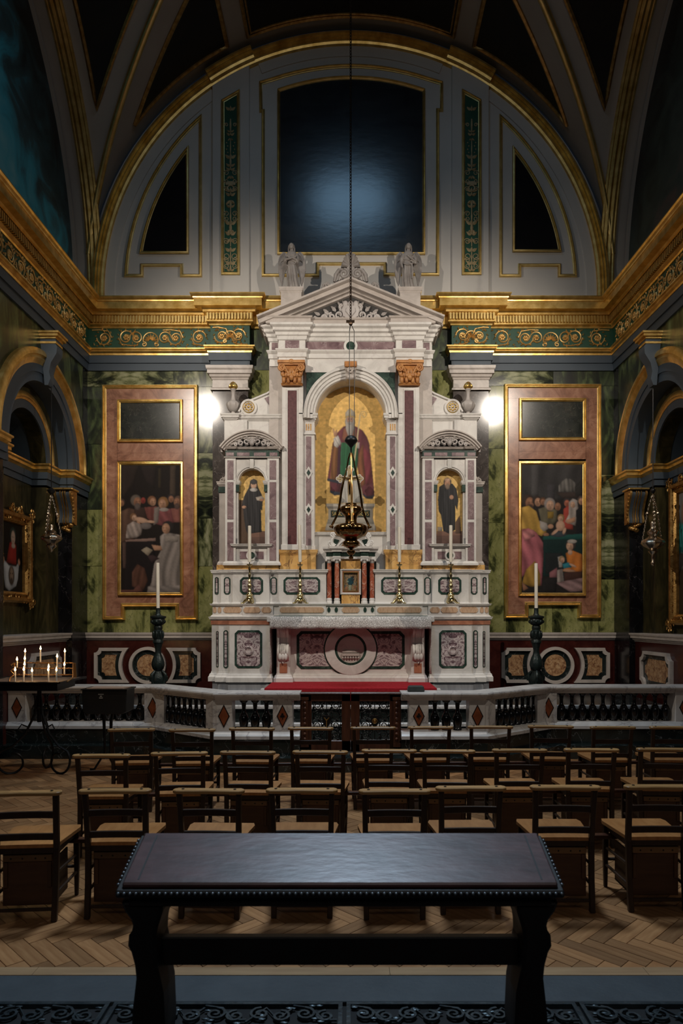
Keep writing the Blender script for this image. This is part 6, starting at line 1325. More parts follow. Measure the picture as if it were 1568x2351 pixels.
# ================================================================== CANDLESTICKS
def candle(x, y, z0, h, r, label, lean=0.0, lit=False, grp=None):
    t = thing('candle', label, 'candle', (x, y, z0), grp)
    mb = MB().lathe([(r, 0), (r, h*.5), (r*.98, h-.004), (r*.7, h)], n=14); mb.xf(lambda a, b, c: (x+a+lean*c, y+b, z0+c)); mb.build('wax', 'wax', t, smooth=40)
    if lit:
        MB().tube([(x+lean*h, y, z0+h), (x+lean*h, y, z0+h+.012)], .0015, 5).build('wick', 'iron', t)
        MB().lathe([(.001, .0), (.009, .008), (.011, .018), (.006, .032), (.001, .052)], (x+lean*h, y, z0+h+.006), 10).build('flame', 'flame', t, smooth=60)
        l = light('flame_light', 'POINT', (x+lean*h, y, z0+h+.03), None, 1.1, (1.0, .55, .22), shadow_soft_size=.012); l.parent = None
    else: MB().tube([(x+lean*h, y, z0+h), (x+lean*(h+.01), y, z0+h+.01)], .0018, 5).build('wick', 'iron', t)
    return t
SYc = 11.40; zb = Z(1386.5, GY); ks = SYc/F
P0 = [(2, 0), (6, -2), (8.5, -4), (9, -9), (6.5, -12), (6.5, -14), (8.5, -16), (8, -18), (5, -20), (4, -24), (4.5, -28), (2.6, -31), (4.8, -36), (5, -39), (2.4, -43), (4.6, -47), (2.2, -52), (2, -56), (3.6, -61), (2.2, -66), (1.8, -72), (3.4, -76), (2.0, -80), (2.5, -82), (6.6, -85), (7, -87), (2, -88)]
def candlestick():
    t = thing('altar_candlestick', 'x', 'candlestick', (0, 0, 0), 'brass candlesticks on the altar gradine')
    MB().lathe([(r*ks, -z*ks+.03) for r, z in P0], n=24).build('stem', 'brass', t, smooth=45)
    mb = MB()
    for k in range(3):
        a = -PI/2+2*PI*k/3+.5; d = Vector((math.cos(a), math.sin(a), 0)); pts = [d*5*ks+Vector((0, 0, .085)), d*10*ks+Vector((0, 0, .055)), d*14*ks+Vector((0, 0, .022)), d*18*ks+Vector((0, 0, .014))]
        mb.tube(pts, [.022, .026, .018, .012], 8); mb.ell(tuple(d*17.5*ks+Vector((0, 0, .014))), .024, .024, .014, 10, 6)
    mb.build('claw_feet', 'brass', t, smooth=60)
    MB().lathe([(8*ks, .085), (9.5*ks, .06), (7*ks, .045), (3*ks, .04)], n=18).build('base', 'brass', t, smooth=45)
    MB().tube([(0, 0, 88*ks+.03), (0, 0, 88*ks+.085)], [.010, .003], 8).build('pricket', 'iron', t)
    return t
cs0 = candlestick()
for i, (px, lb, lean) in enumerate(((573, 'brass candlestick before the left aedicule, outer left', 0), (689, 'brass candlestick beside the tabernacle on its left', -.018), (917, 'brass candlestick beside the tabernacle on its right', 0), (1035, 'brass candlestick before the right aedicule, outer right', 0))):
    Yc_ = SYc; o = copy_tree(cs0, (X(px, Yc_), Yc_, zb), [0, .7, .2, 1.1][i], lb) if i else cs0
    if not i: o.location = (X(px, Yc_), Yc_, zb); o['label'] = lb
    zc = zb+88*ks+.06; tops = (1207, 1205, 1210, 1206); h = Z(tops[i], SYc)-zc
    candle(X(px, Yc_), Yc_, zc, h, .028, 'tall ivory candle on the '+('outer left', 'inner left', 'inner right', 'outer right')[i]+' brass altar candlestick', lean, False, 'ivory candles on the altar')
# tall green-black bronze floor candlesticks
FYc = 10.95; kf = FYc/F
FP = [(22, 1602), (23, 1598), (20, 1594), (12, 1588), (12, 1570), (14, 1562), (13, 1552), (9, 1543), (8, 1538), (12, 1533), (14.5, 1525), (14, 1518), (11, 1508), (7.5, 1500), (6.5, 1492), (7.5, 1485), (9, 1480), (9.5, 1476), (12, 1473), (11.5, 1470), (10, 1466), (11, 1464), (11.2, 1446), (9, 1444), (10, 1440), (9.5, 1436), (8, 1434), (13, 1431), (15.5, 1428), (15.5, 1422), (14.5, 1419), (18, 1416), (18, 1413), (7, 1410), (5, 1406), (5, 1394), (3, 1394)]
def floor_stick():
    t = thing('floor_candlestick', 'x', 'candlestick', (0, 0, 0), 'tall bronze candlesticks on the altar step')
    z0 = Z(1602, FYc); lo = [p for p in FP if p[1] >= 1538]; up = [p for p in FP if p[1] <= 1538]
    MB().lathe([(r*kf, Z(y, FYc)-z0) for r, y in up], n=28, lobes=9, amp=.10, lz=(Z(1534, FYc)-z0, Z(1500, FYc)-z0)).build('shaft', 'verdigris', t, smooth=45)
    MB().lathe([(r*kf, Z(y, FYc)-z0) for r, y in lo], n=24, lobes=3, amp=.25).build('base', 'verdigris', t, smooth=45)
    mb = MB()
    for k in range(3):
        a = PI/2+2*PI*k/3+.4; d = Vector((math.cos(a), math.sin(a), 0)); P_ = lambda r, y: d*r*kf+Vector((0, 0, Z(y, FYc)-z0))
        mb.tube([P_(9, 1538), P_(17, 1546), P_(17, 1556), P_(13, 1566), P_(20, 1580), P_(24, 1592)], [.02, .03, .03, .03, .045, .03], 8); mb.tube([P_(15, 1549), P_(22, 1552), P_(21, 1560), P_(17, 1558)], .018, 6)
    mb.build('scroll_feet', 'verdigris', t, smooth=60)
    mb = MB()
    for k in range(8): a = 2*PI*k/8; d = Vector((math.cos(a), math.sin(a), 0)); mb.ell(tuple(d*14*kf+Vector((0, 0, Z(1425, FYc)-z0))), .028, .028, .03, 6, 5); mb.ell(tuple(d*11.3*kf+Vector((0, 0, Z(1455, FYc)-z0))), .02, .02, .06, 6, 5)
    mb.build('leaf_ornament', 'verdigris', t, smooth=60)
    return t
f0 = floor_stick(); zf = .64
for s, px, nm, tp, pan in ((-1, 363, 'left', 1288, 1394), (1, 1231, 'right', 1289, 1394)):
    o = f0 if s < 0 else copy_tree(f0, None, .5)
    loc = (X(px, FYc), FYc, zf); o.location = loc; o['label'] = 'tall green-black bronze candlestick behind the rail, '+nm+' of the altar'
    candle(loc[0], FYc, zf+Z(pan+2, FYc)-Z(1602, FYc), Z(tp, FYc)-Z(pan, FYc), .027, 'tall white candle in the '+nm+' bronze floor candlestick', -.006 if s < 0 else -.004)

# ================================================================== SIDE RECESSES: brackets and pictures
for s in (-1, 1):
    nm = 'left' if s < 0 else 'right'; xc = s*4.70; y1 = 11.63
    t = thing('console_bracket', 'blue and gold scrolled bracket under the '+nm+' arch springing', 'bracket', (xc, y1, 3.42))
    side = [(.02, 4.0), (.26, 3.99), (.28, 3.94), (.25, 3.88), (.20, 3.80), (.15, 3.70), (.13, 3.60), (.15, 3.54), (.15, 3.48), (.10, 3.45), (.02, 3.45)]
    ex = lambda mb, a, b, g=0: mb.prism([(y1-max(.0, d-g), z) for d, z in side], a, b, lambda u, v, w_: (w_, u, v))
    mb = MB(); ex(mb, xc-.13, xc+.13, .025); mb.build('scroll_body', 'blue', t, smooth=50)
    mb = MB(); [ex(mb, xc+d-.016, xc+d+.016) for d in (-.125, .125)]; [ex(mb, xc+d-.006, xc+d+.006) for d in (-.04, .04)]; ex(mb, xc-.012, xc+.012, .01); mb.build('gilt_ribs', 'golddark', t, smooth=50)
    mb = MB(); mb.box(xc-.17, xc+.17, y1-.30, y1+.0, 4.0, 4.03); mb.build('gilt_cap', 'gold', t, bevel=.008)
    mb = MB()
    for k in range(9): a = k*.7; mb.ell((xc+.07*math.cos(a)*(1-k*.05), y1-.09+.03*math.sin(a), 3.45-.012*k), .045, .045, .035, 8, 5)
    for k in range(7): mb.ell((xc-s*.14, y1-.20+.012*k, 3.93-.06*k), .02, .03, .03, 6, 5)
    mb.build('leaf_drop', 'golddark', t, smooth=60)
def side_picture(s, y0, y1, z0, z1, label, canvas, org):
    sm = side_map(s); xw = 5.12
    t = thing('framed_painting', label, 'painting', (s*xw, (y0+y1)/2, z0))
    q = [(y0, z0), (y0, z1), (y1, z1), (y1, z0)]
    MB().sweep(q, [(0, xw), (0, xw-.09), (.03, xw-.13), (.07, xw-.12), (.09, xw-.08), (.13, xw-.10), (.16, xw-.07), (.17, xw-.03), (.17, xw)], sm, closed=True).build('frame', 'golddark', t, smooth=30)
    mb = MB(); R = random.Random(4)
    def orn(y, z, r): leaf(mb, y, z, R.uniform(0, 6.28), r*1.9, .105, .42)
    def curl(y, z, r, d): mb.tube([(a_, .11, b_) for a_, b_ in spiral(y, z, r, 1.3, R.uniform(0, 6.28), d, 12, .3)], r*.2, 5)
    for (ya, za_), (yb, zb_) in zip(q, q[1:]+q[:1]):
        n = int(math.hypot(yb-ya, zb_-za_)/.035); nx_, nz_ = (zb_-za_), -(yb-ya); ln = math.hypot(nx_, nz_); nx_, nz_ = nx_/ln*.06, nz_/ln*.06
        for i in range(n):
            f = i/n; orn(ya+(yb-ya)*f+nx_+R.uniform(-.03, .03), za_+(zb_-za_)*f+nz_+R.uniform(-.03, .03), R.uniform(.018, .03))
    for ya, za_ in q:
        for k in range(12): a = k*.52; orn(ya+.07*math.cos(a), za_+.07*math.sin(a), .035)
        for d in (-1, 1): curl(ya+d*.05, za_+.02*d, .06, d)
    for f in np.linspace(0, 2*PI, 14)[:-1]: orn((y0+y1)/2+.16*math.cos(f), z1+.02+.06*math.sin(f), .045); orn(y1-.02, (z0+z1)/2+.14*math.cos(f), .035)
    for d in (-1, 1): curl((y0+y1)/2+d*.12, z1+.03, .07, d)
    mb.xf(lambda x, y, z: (s*(xw-y), x, z))
    mb.build('carved_ornament', 'golddark', t, smooth=60)['kind'] = 'stuff'
    canvas.mesh('canvas', 'oil', t, lambda u, v: (s*(xw-.03), y1-.15-(u*(y1-y0-.30)), z1-.15-v*(z1-z0-.30)))
c = Canvas(0, 1, 0, 1, (.012, .011, .010), 110)
c.P([(.30, .32), (.42, .26), (.58, .30), (.66, .46), (.70, .58), (.30, .60)], (.30, .028, .022), 2, 14, 90, .3, 1).E(.44, .17, .13, .10, (.03, .045, .04)).E(.43, .22, .09, .10, (.50, .36, .28)).E(.40, .21, .018, .008, (.08, .05, .04)).E(.46, .21, .018, .008, (.08, .05, .04)).E(.43, .265, .025, .008, (.3, .1, .08)).E(.42, .335, .085, .035, (.42, .33, .27)).P([(.70, .56), (.80, .60), (.84, .72), (.72, .72)], (.20, .03, .024), 2)
c.P([(.16, .54), (.30, .62), (.62, .62), (.86, .54), (.82, .80), (.76, .93), (.60, .98), (.30, .90), (.22, .80)], (.36, .37, .38), 1, 12, 90, .25, 3).E(.50, .76, .13, .14, (.10, .075, .06)).E(.50, .75, .075, .10, (.24, .17, .12)).E(.46, .73, .02, .012, (.04, .03, .02)).E(.54, .73, .02, .012, (.04, .03, .02)).E(.5, .84, .05, .05, (.07, .05, .04)).E(.17, .55, .05, .05, SK).E(.85, .55, .05, .05, SK).grain(.05)
# mirrored so the figure stands at the visible far end
c.a = c.a[:, ::1]
side_picture(-1, 9.95, 10.97, 2.14, 3.50, 'dark painting of a woman in red holding a veil, ornate gilt frame', c, None)
c = Canvas(0, 1, 0, 1, (.05, .045, .035), 110)
c.P([(0, 0), (1, 0), (1, .3), (0, .25)], (.26, .25, .24), 3).P([(.0, .25), (.5, .28), (.6, .48), (.0, .52)], (.03, .24, .23), 3, 8, 90, .3, 1).E(.25, .17, .12, .10, (.32, .20, .14)).P([(.0, .50), (.5, .48), (.5, .62), (.0, .64)], (.17, .165, .15), 2).P([(0, .64), (1, .60), (1, 1), (0, 1)], (.055, .04, .025), 4).P([(.55, .3), (1, .25), (1, .7), (.6, .7)], (.20, .10, .06), 4, 7, 90, .35, 2).E(.75, .22, .1, .09, (.33, .21, .15)).grain(.08)
c.a = c.a[:, ::1]
side_picture(1, 9.95, 10.97, 1.80, 4.0, 'tall painting with turquoise robe in ornate gilt frame, right recess', c, None)

# ================================================================== COMMUNION RAIL
RZ0 = .175
def seg_frame(p, q):
    p, q = Vector(p), Vector(q); d = (q-p).normalized(); n = Vector((d.y, -d.x)); return p, q, d, n
def rail_prof(z0, z1, pr): return pr
def railing(sgn, label):
    t = thing('communion_rail', label, 'railing', (sgn*2.7, 9.6, RZ0))
    pa = [(4.95, 9.78), (2.70, 9.78), (1.66, 8.93), (.64, 8.93)]; pa = [(sgn*a, b) for a, b in pa]
    pa = pa if sgn < 0 else pa[::-1]
    def course(name, prof, mat, **kw):
        mb = MB(); mb.sweep(pa, prof); o = mb.build(name, mat, t, smooth=25, **kw); return o
    course('plinth', [(-.17, RZ0), (.17, RZ0), (.17, .385), (-.17, .385)], 'blackgreen')
    course('base_moulding', [(-.16, .38), (.185, .38), (.185, .42), (.165, .435), (.15, .455), (.14, .47), (-.14, .47)], 'rail')
    course('top_rail', [(-.15, .865), (.135, .865), (.14, .885), (.16, .895), (.165, .915), (.18, .925), (.185, .945), (.18, .962), (-.18, .962), (-.185, .92)], 'rail')
    def post(x, y, w_, ang, clover):
        mb = MB(); mb.box(-w_/2, w_/2, -.135, .135, .46, .87); mb.xf(lambda a, b, c: (x+a*math.cos(ang)-b*math.sin(ang), y+a*math.sin(ang)+b*math.cos(ang), c)); p = mb.build('post', 'rail', t, bevel=.006)
        R = lambda a, b, c: (x+a*math.cos(ang)-b*math.sin(ang), y+a*math.sin(ang)+b*math.cos(ang), c)
        zc = .667
        for k, (hw, hh, mt) in enumerate(((.074, .148, 'black'), (.060, .124, 'redband' if False else 'lozenge'))):
            mb = MB(); mb.prism([(-hw, zc), (0, zc+hh), (hw, zc), (0, zc-hh)], -.139-.003*k, -.12); mb.xf(R); mb.build('lozenge_inlay', mt, p)
        if clover:
            mb = MB()
            for a in (PI/2, PI/2+2.1, PI/2-2.1): mb.prism(arcp(.017*math.cos(a), zc+.008+.017*math.sin(a), .0145, 0, 360, 12)[:-1], -.145-.0003*a, -.13)
            mb.prism([(-.004, zc), (.004, zc), (.008, zc-.04), (-.002, zc-.04)], -.1445, -.13); mb.xf(R); mb.build('shamrock_inlay', 'black', p)
    a0 = math.atan2(9.78-8.93, 2.70-1.66)
    post(sgn*.86, 8.93, .245, 0, True); post(sgn*1.60, 8.93, .20, 0, False); post(sgn*1.70, 8.985, .16, sgn*-a0*-1 if False else sgn*a0*.999, False) if False else None
    post(sgn*2.735, 9.765, .235, 0, False); post(sgn*4.62, 9.78, .25, 0, False)
    mbp = MB(); mbp.prism([(sgn*1.58, 8.80), (sgn*1.74, 8.80), (sgn*1.86, 8.95), (sgn*1.78, 9.12), (sgn*1.58, 9.06)], .46, .868, lambda u, v, w_: (u, v, w_)); mbp.build('corner_post', 'rail', t)
    mbp = MB(); mbp.prism([(sgn*2.55, 9.50+.02), (sgn*2.72, 9.645), (sgn*2.72, 9.90), (sgn*2.50, 9.72)], .46, .868, lambda u, v, w_: (u, v, w_)); mbp.build('corner_post', 'rail', t)
    pr = [(.055, .47), (.055, .49), (.045, .50), (.05, .52), (.058, .56), (.062, .60), (.058, .64), (.046, .66), (.05, .668), (.036, .685), (.026, .70), (.024, .75), (.030, .80), (.030, .815), (.042, .825), (.055, .845), (.055, .868)]
    base = None
    def bal(x, y):
        nonlocal base
        if base is None: base = MB().lathe([(r, z-RZ0) for r, z in pr], n=12).build('baluster', 'black', t, smooth=45); base.data.transform(Matrix.Translation(ORG[t.name])); o = base
        else: o = newobj('baluster', base.data); o.parent = t
        o.location = Vector((x, y, RZ0))-ORG[t.name]
    for x in (1.08, 1.225, 1.37): bal(sgn*x, 8.94)
    n = 8
    for i in range(n): f = (i+.7)/(n+.5); bal(sgn*(1.80+(2.60-1.80)*f), 9.08+(9.68-9.08)*f)
    n = 11
    for i in range(n): bal(sgn*(2.96+(4.42-2.96)*i/(n-1)), 9.79)
T['lozenge'] = marble('russet_lozenge_marble', [(.3, (.12, .030, .012)), (.7, (.24, .070, .028))], 9, 1, .3)
railing(-1, 'white marble altar rail with dark balusters, left of the gates'); railing(1, 'white marble altar rail with dark balusters, right of the gates')
# gates
def gate(s):
    nm = 'left' if s < 0 else 'right'; t = thing('rail_gate', 'dark wooden rail gate with iron scrollwork, '+nm+' leaf', 'gate', (s*.32, 8.95, RZ0))
    a, b = s*.0015, s*.645; gy = 8.93; mb = MB()
    mb.box(a, s*.115, gy-.03, gy+.03, .2, .93); mb.box(s*.50, b, gy-.03, gy+.03, .2, .93); mb.box(a, b, gy-.03, gy+.03, .2, .34); mb.box(a, b, gy-.03, gy+.03, .84, .93); mb.build('frame', 'mahogany', t, bevel=.005)
    MB().box(s*.0015, s*.66, gy-.06, gy+.06, .93, .955).build('cap_rail', 'mahogany', t, bevel=.006)
    mb = MB(); mb.box(s*.545, s*.625, gy-.05, gy+.03, .3, .88); mb.box(s*.535, s*.635, gy-.055, gy+.03, .86, .90); mb.box(s*.535, s*.635, gy-.055, gy+.03, .26, .31)
    for k in range(8): mb.ell((s*.585, gy-.05, .36+.065*k), .022, .018, .026, 8, 5)
    mb.build('carved_stile', 'mahogany', t, smooth=50)
    x0, x1 = sorted((s*.115, s*.50)); cx_ = (x0+x1)/2; mb = MB(); y = gy
    for q in (-1, 1):
        for zc, r, d in ((.78, .055, 1), (.66, .06, -1), (.53, .06, 1), (.41, .055, -1)):
            mb.tube([(u, y, v) for u, v in spiral(cx_+q*.115, zc, r, 1.7, PI/2, q*d, 20, .2)], .0065, 5); mb.tube([(u, y, v) for u, v in spiral(cx_+q*.045, zc+.05, r*.55, 1.4, -PI/2, -q*d, 14, .25)], .0055, 5)
            for k in range(5): an = k*1.3+zc*9; leaf(mb, cx_+q*.115+math.cos(an)*r*.8, zc+math.sin(an)*r*.8, an+.8, .045, y, .35)
        mb.tube([(cx_+q*.18, y, .34), (cx_+q*.15, y, .45), (cx_+q*.185, y, .58), (cx_+q*.15, y, .70), (cx_+q*.185, y, .84)], .006, 5)
        mb.tube([(cx_+q*.02, y, .84), (cx_+q*.07, y, .77), (cx_+q*.02, y, .72)], .006, 5); mb.tube([(cx_+q*.02, y, .34), (cx_+q*.08, y, .40), (cx_, y, .47)], .006, 5)
    mb.tube([(cx_, y, .34), (cx_, y, .84)], .006, 5); mb.build('iron_scrollwork', 'iron', t, smooth=60)['kind'] = 'stuff'
    sh = MB().prism([(cx_-.05, .66), (cx_+.05, .66), (cx_+.052, .58), (cx_+.03, .53), (cx_, .51), (cx_-.03, .53), (cx_-.052, .58)], gy-.03, gy-.01).build('shield', 'iron', t)
    mb = MB()
    if s < 0:
        for p, q in (((0, .52), (0, .60)), ((0, .595), (-.032, .635)), ((0, .595), (.032, .635))): mb.tube([(cx_+p[0], gy-.033, p[1]), (cx_+q[0], gy-.033, q[1])], .007, 6)
    else:
        mb.tube([(cx_+a_, gy-.032, b_) for a_, b_ in arcp(0, .59, .03, 0, 360, 12)[:-1]], .004, 5, closed=True); mb.ell((cx_, gy-.03, .59), .018, .006, .022, 8, 5)
    mb.build('shield_device', 'golddark', t, smooth=60)
gate(-1); gate(1)
mb = MB().box(-.112, .112, -.06, .06, 0, .075); mb.xf(lambda a, b, c: (X(955, 8.93)+a*(1-.15*(c/.075)**2), 8.95+b, .963+c)); tag(mb.build('hassock', 'cushion', None, bevel=.012), 'small dark green cushion lying on the rail right of the gates', 'cushion')
# ================================================================== VOTIVE CANDLE RACK
VY0, VY1 = 8.2, 8.95
vr = thing('votive_rack', 'black wrought-iron votive rack with tiered bars and lit candles, left of the rail', 'candle stand', (-3.85, 8.6, 0))
mb = MB(); tz = 1.145
tray = [(-4.30, VY0-.02), (-3.42, VY0-.02), (-3.40, VY1), (-4.42, VY1)]
mb.prism([(a, b) for a, b in tray], tz-.012, tz, lambda u, v, w_: (u, v, w_))
for (a, b), (c, d) in zip(tray, tray[1:]+tray[:1]): mb.tube([(a, b, tz), (c, d, tz)], .014, 6)
mb.prism([(-4.28, VY0+.02), (-3.46, VY0+.02), (-3.50, VY1-.1), (-4.32, VY1-.1)], tz-.10, tz-.012, lambda u, v, w_: (u, v, w_)); mb.build('tray', 'iron', vr)
MB().prism([(-4.29, VY0), (-3.43, VY0), (-3.42, VY1-.02), (-4.40, VY1-.02)], tz, tz+.004, lambda u, v, w_: (u, v, w_)).build('wax_spill', 'spill', vr)
bars = ((8.86, 1522), (8.66, 1534.5), (8.46, 1549.5))
xl, xr = -4.16, -3.47
for Yb, py in bars:
    mb = MB(); z = Z(py, Yb); a, b = X(35, Yb), X(167, Yb); mb.tube([(a, Yb, z), (b, Yb, z)], .007, 6)
    for k in range(8): x = a+(b-a)*(k+.5)/8; mb.lathe([(.005, -.006), (.012, 0), (.014, .008), (.010, .010)], (x, Yb, z), 8)
    mb.build('bar', 'brassbar', vr, smooth=50)
for q in (0, 1):
    mb = MB(); px = (33, 168)[q]
    P_ = []
    for Yb, py in bars: P_ += [(X(px, Yb), Yb, Z(py, Yb)), (X(px, Yb)+(.02 if q else -.02), Yb-.06, Z(py, Yb)-.03)]
    P_ += [(X(px-(14 if q else 12), 8.3), 8.3, tz)]; mb.tube(P_, .009, 6)
    mb.tube([(X(px+3 if q else px, 8.86), 8.86, Z(1522, 8.86)), (X(px+5 if q else px, 8.86), 8.87, tz)], .016, 6)
    mb.build('tier_frame', 'brassbar', vr, smooth=50)
mb = MB(); c0 = Vector((-3.85, 8.62, 0))
mb.tube([c0+Vector((0, 0, 1.09)), c0+Vector((0, 0, .62))], .026, 8); mb.ell(tuple(c0+Vector((0, 0, .80))), .04, .04, .03, 8, 6)
mb.build('stem', 'iron', vr, smooth=50)
for k, (a, l) in enumerate(((-.35, .42), (PI+.35, .42), (PI/2, .34))):
    d = Vector((math.cos(a), math.sin(a), 0)); mb = MB()
    pts = [c0+d*.02+Vector((0, 0, .95)), c0+d*.05+Vector((0, 0, .72)), c0+d*.16+Vector((0, 0, .48)), c0+d*.30+Vector((0, 0, .34))]
    cx = l-.10; R0 = .165
    for t in np.linspace(.75, -4.6, 26): 
        rr = R0*(1 if t > -2.6 else 1-.28*(-2.6-t)); pts.append(c0+d*(cx+rr*math.cos(t)*.92)+Vector((0, 0, .172+rr*math.sin(t))))
    mb.tube(pts, [.014]*len(pts), 6); mb.tube([c0+d*.12+Vector((0, 0, .56)), c0+d*.20+Vector((0, 0, .60)), c0+d*.24+Vector((0, 0, .54)), c0+d*.19+Vector((0, 0, .50))], .009, 6)
    mb.build('scroll_leg', 'iron', vr, smooth=50)
# candles: (px, base py, flame-base py, depth, description)
CN = [(57.5, 1521, 1499, 8.86, 'lit candle on the top bar of the rack, leftmost on that bar'), (93, 1521, 1493, 8.86, 'lit candle on the top bar of the rack, tallest, in the middle'), (149, 1521, 1499, 8.86, 'lit candle on the top bar of the rack, rightmost on that bar'),
      (39, 1533, 1518, 8.66, 'lit candle on the middle bar of the rack, leftmost'), (57, 1534, 1516, 8.64, 'lit candle on the middle bar of the rack, second from left'), (131, 1533, 1511, 8.66, 'lit candle on the middle bar of the rack, right of centre'),
      (56, 1549, 1529, 8.46, 'lit candle on the lowest bar of the rack, left end'), (111.5, 1549, 1535, 8.46, 'lit candle on the lowest bar of the rack, middle'), (148, 1549, 1530, 8.46, 'lit candle on the lowest bar of the rack, right end'),
      (34.5, 1562, 1542, 8.27, 'lit candle at the front edge of the votive tray, leftmost'), (54, 1562, 1541, 8.26, 'lit candle at the front edge of the votive tray, second from left'), (73.5, 1562, 1544, 8.27, 'lit candle at the front edge of the votive tray, third from left'),
      (111, 1562, 1542, 8.27, 'lit candle at the front edge of the votive tray, fourth from left'), (129.5, 1562, 1542, 8.27, 'lit candle at the front edge of the votive tray, rightmost')]
for px, b, f, Yc_, lb in CN:
    zb = Z(b, Yc_)+.004 if b < 1560 else tz+.006; candle(X(px, Yc_), Yc_, zb, Z(f, Yc_)-zb, .009, lb, random.uniform(-.02, .02), True, 'votive candles on the rack')

# ================================================================== BOX ON A STAND
bx0 = thing('offering_box', 'black offering box with white lettering on a thin stand before the rail', 'box', (X(246, 8.75), 8.75, 0))
k9 = 8.6/F; a, b = X(188, 8.6), X(291, 8.6); z1, z0 = Z(1585, 8.6), Z(1640, 8.6)
MB().prism([(a, z1), (b, z1), (b-.01, z0+.03), (b-.06, z0), (a+.06, z0), (a+.01, z0+.03)], 8.6, 8.92).build('case', 'box', bx0, bevel=.006)
mb = MB(); mb.ring([(a-.01, 8.58), (b+.01, 8.58), (b+.01, 8.94), (a-.01, 8.94)], [(a+.03, 8.62), (b-.03, 8.62), (b-.03, 8.90), (a+.03, 8.90)], z1, z1+.015, lambda u, v, w_: (u, v, w_)); mb.build('rim', 'iron', bx0)
mb = MB().prism([(a+.04, 8.64), (b-.06, 8.64), (b-.03, 8.86), (a+.06, 8.90)], z1, z1+.022, lambda u, v, w_: (u, v, w_)); mb.build('leaflet', 'leaflet', bx0)
mb = MB()
for i, (w_, y) in enumerate(((.070, 1594), (.026, 1598.5), (.046, 1602.5))):
    xc = X(232, 8.6); n = max(2, int(w_/.008))
    for k in range(n): mb.box(xc-w_/2+w_*k/n, xc-w_/2+w_*(k+.72)/n, 8.598, 8.602, Z(y+1.0, 8.6), Z(y-1.0, 8.6))
mb.build('lettering', 'paper', bx0)['kind'] = 'stuff'
for q in (-1, 1):
    mb = MB(); x = X(247, 8.75)+q*.045
    mb.tube([(x+q*.02, 8.75, z0), (x, 8.75, .62), (x-q*.012, 8.75, .22), (x+q*.10, 8.75-.05, .02), (x+q*.16, 8.72, .012)], [.018, .020, .014, .014, .012], 6); mb.build('leg', 'iron', bx0, smooth=50)
mb = MB(); mb.tube([(X(247, 8.75), 8.75, .20), (X(247, 8.75), 8.95, .03), (X(247, 8.75), 9.05, .012)], .014, 6); mb.build('leg', 'iron', bx0, smooth=50)

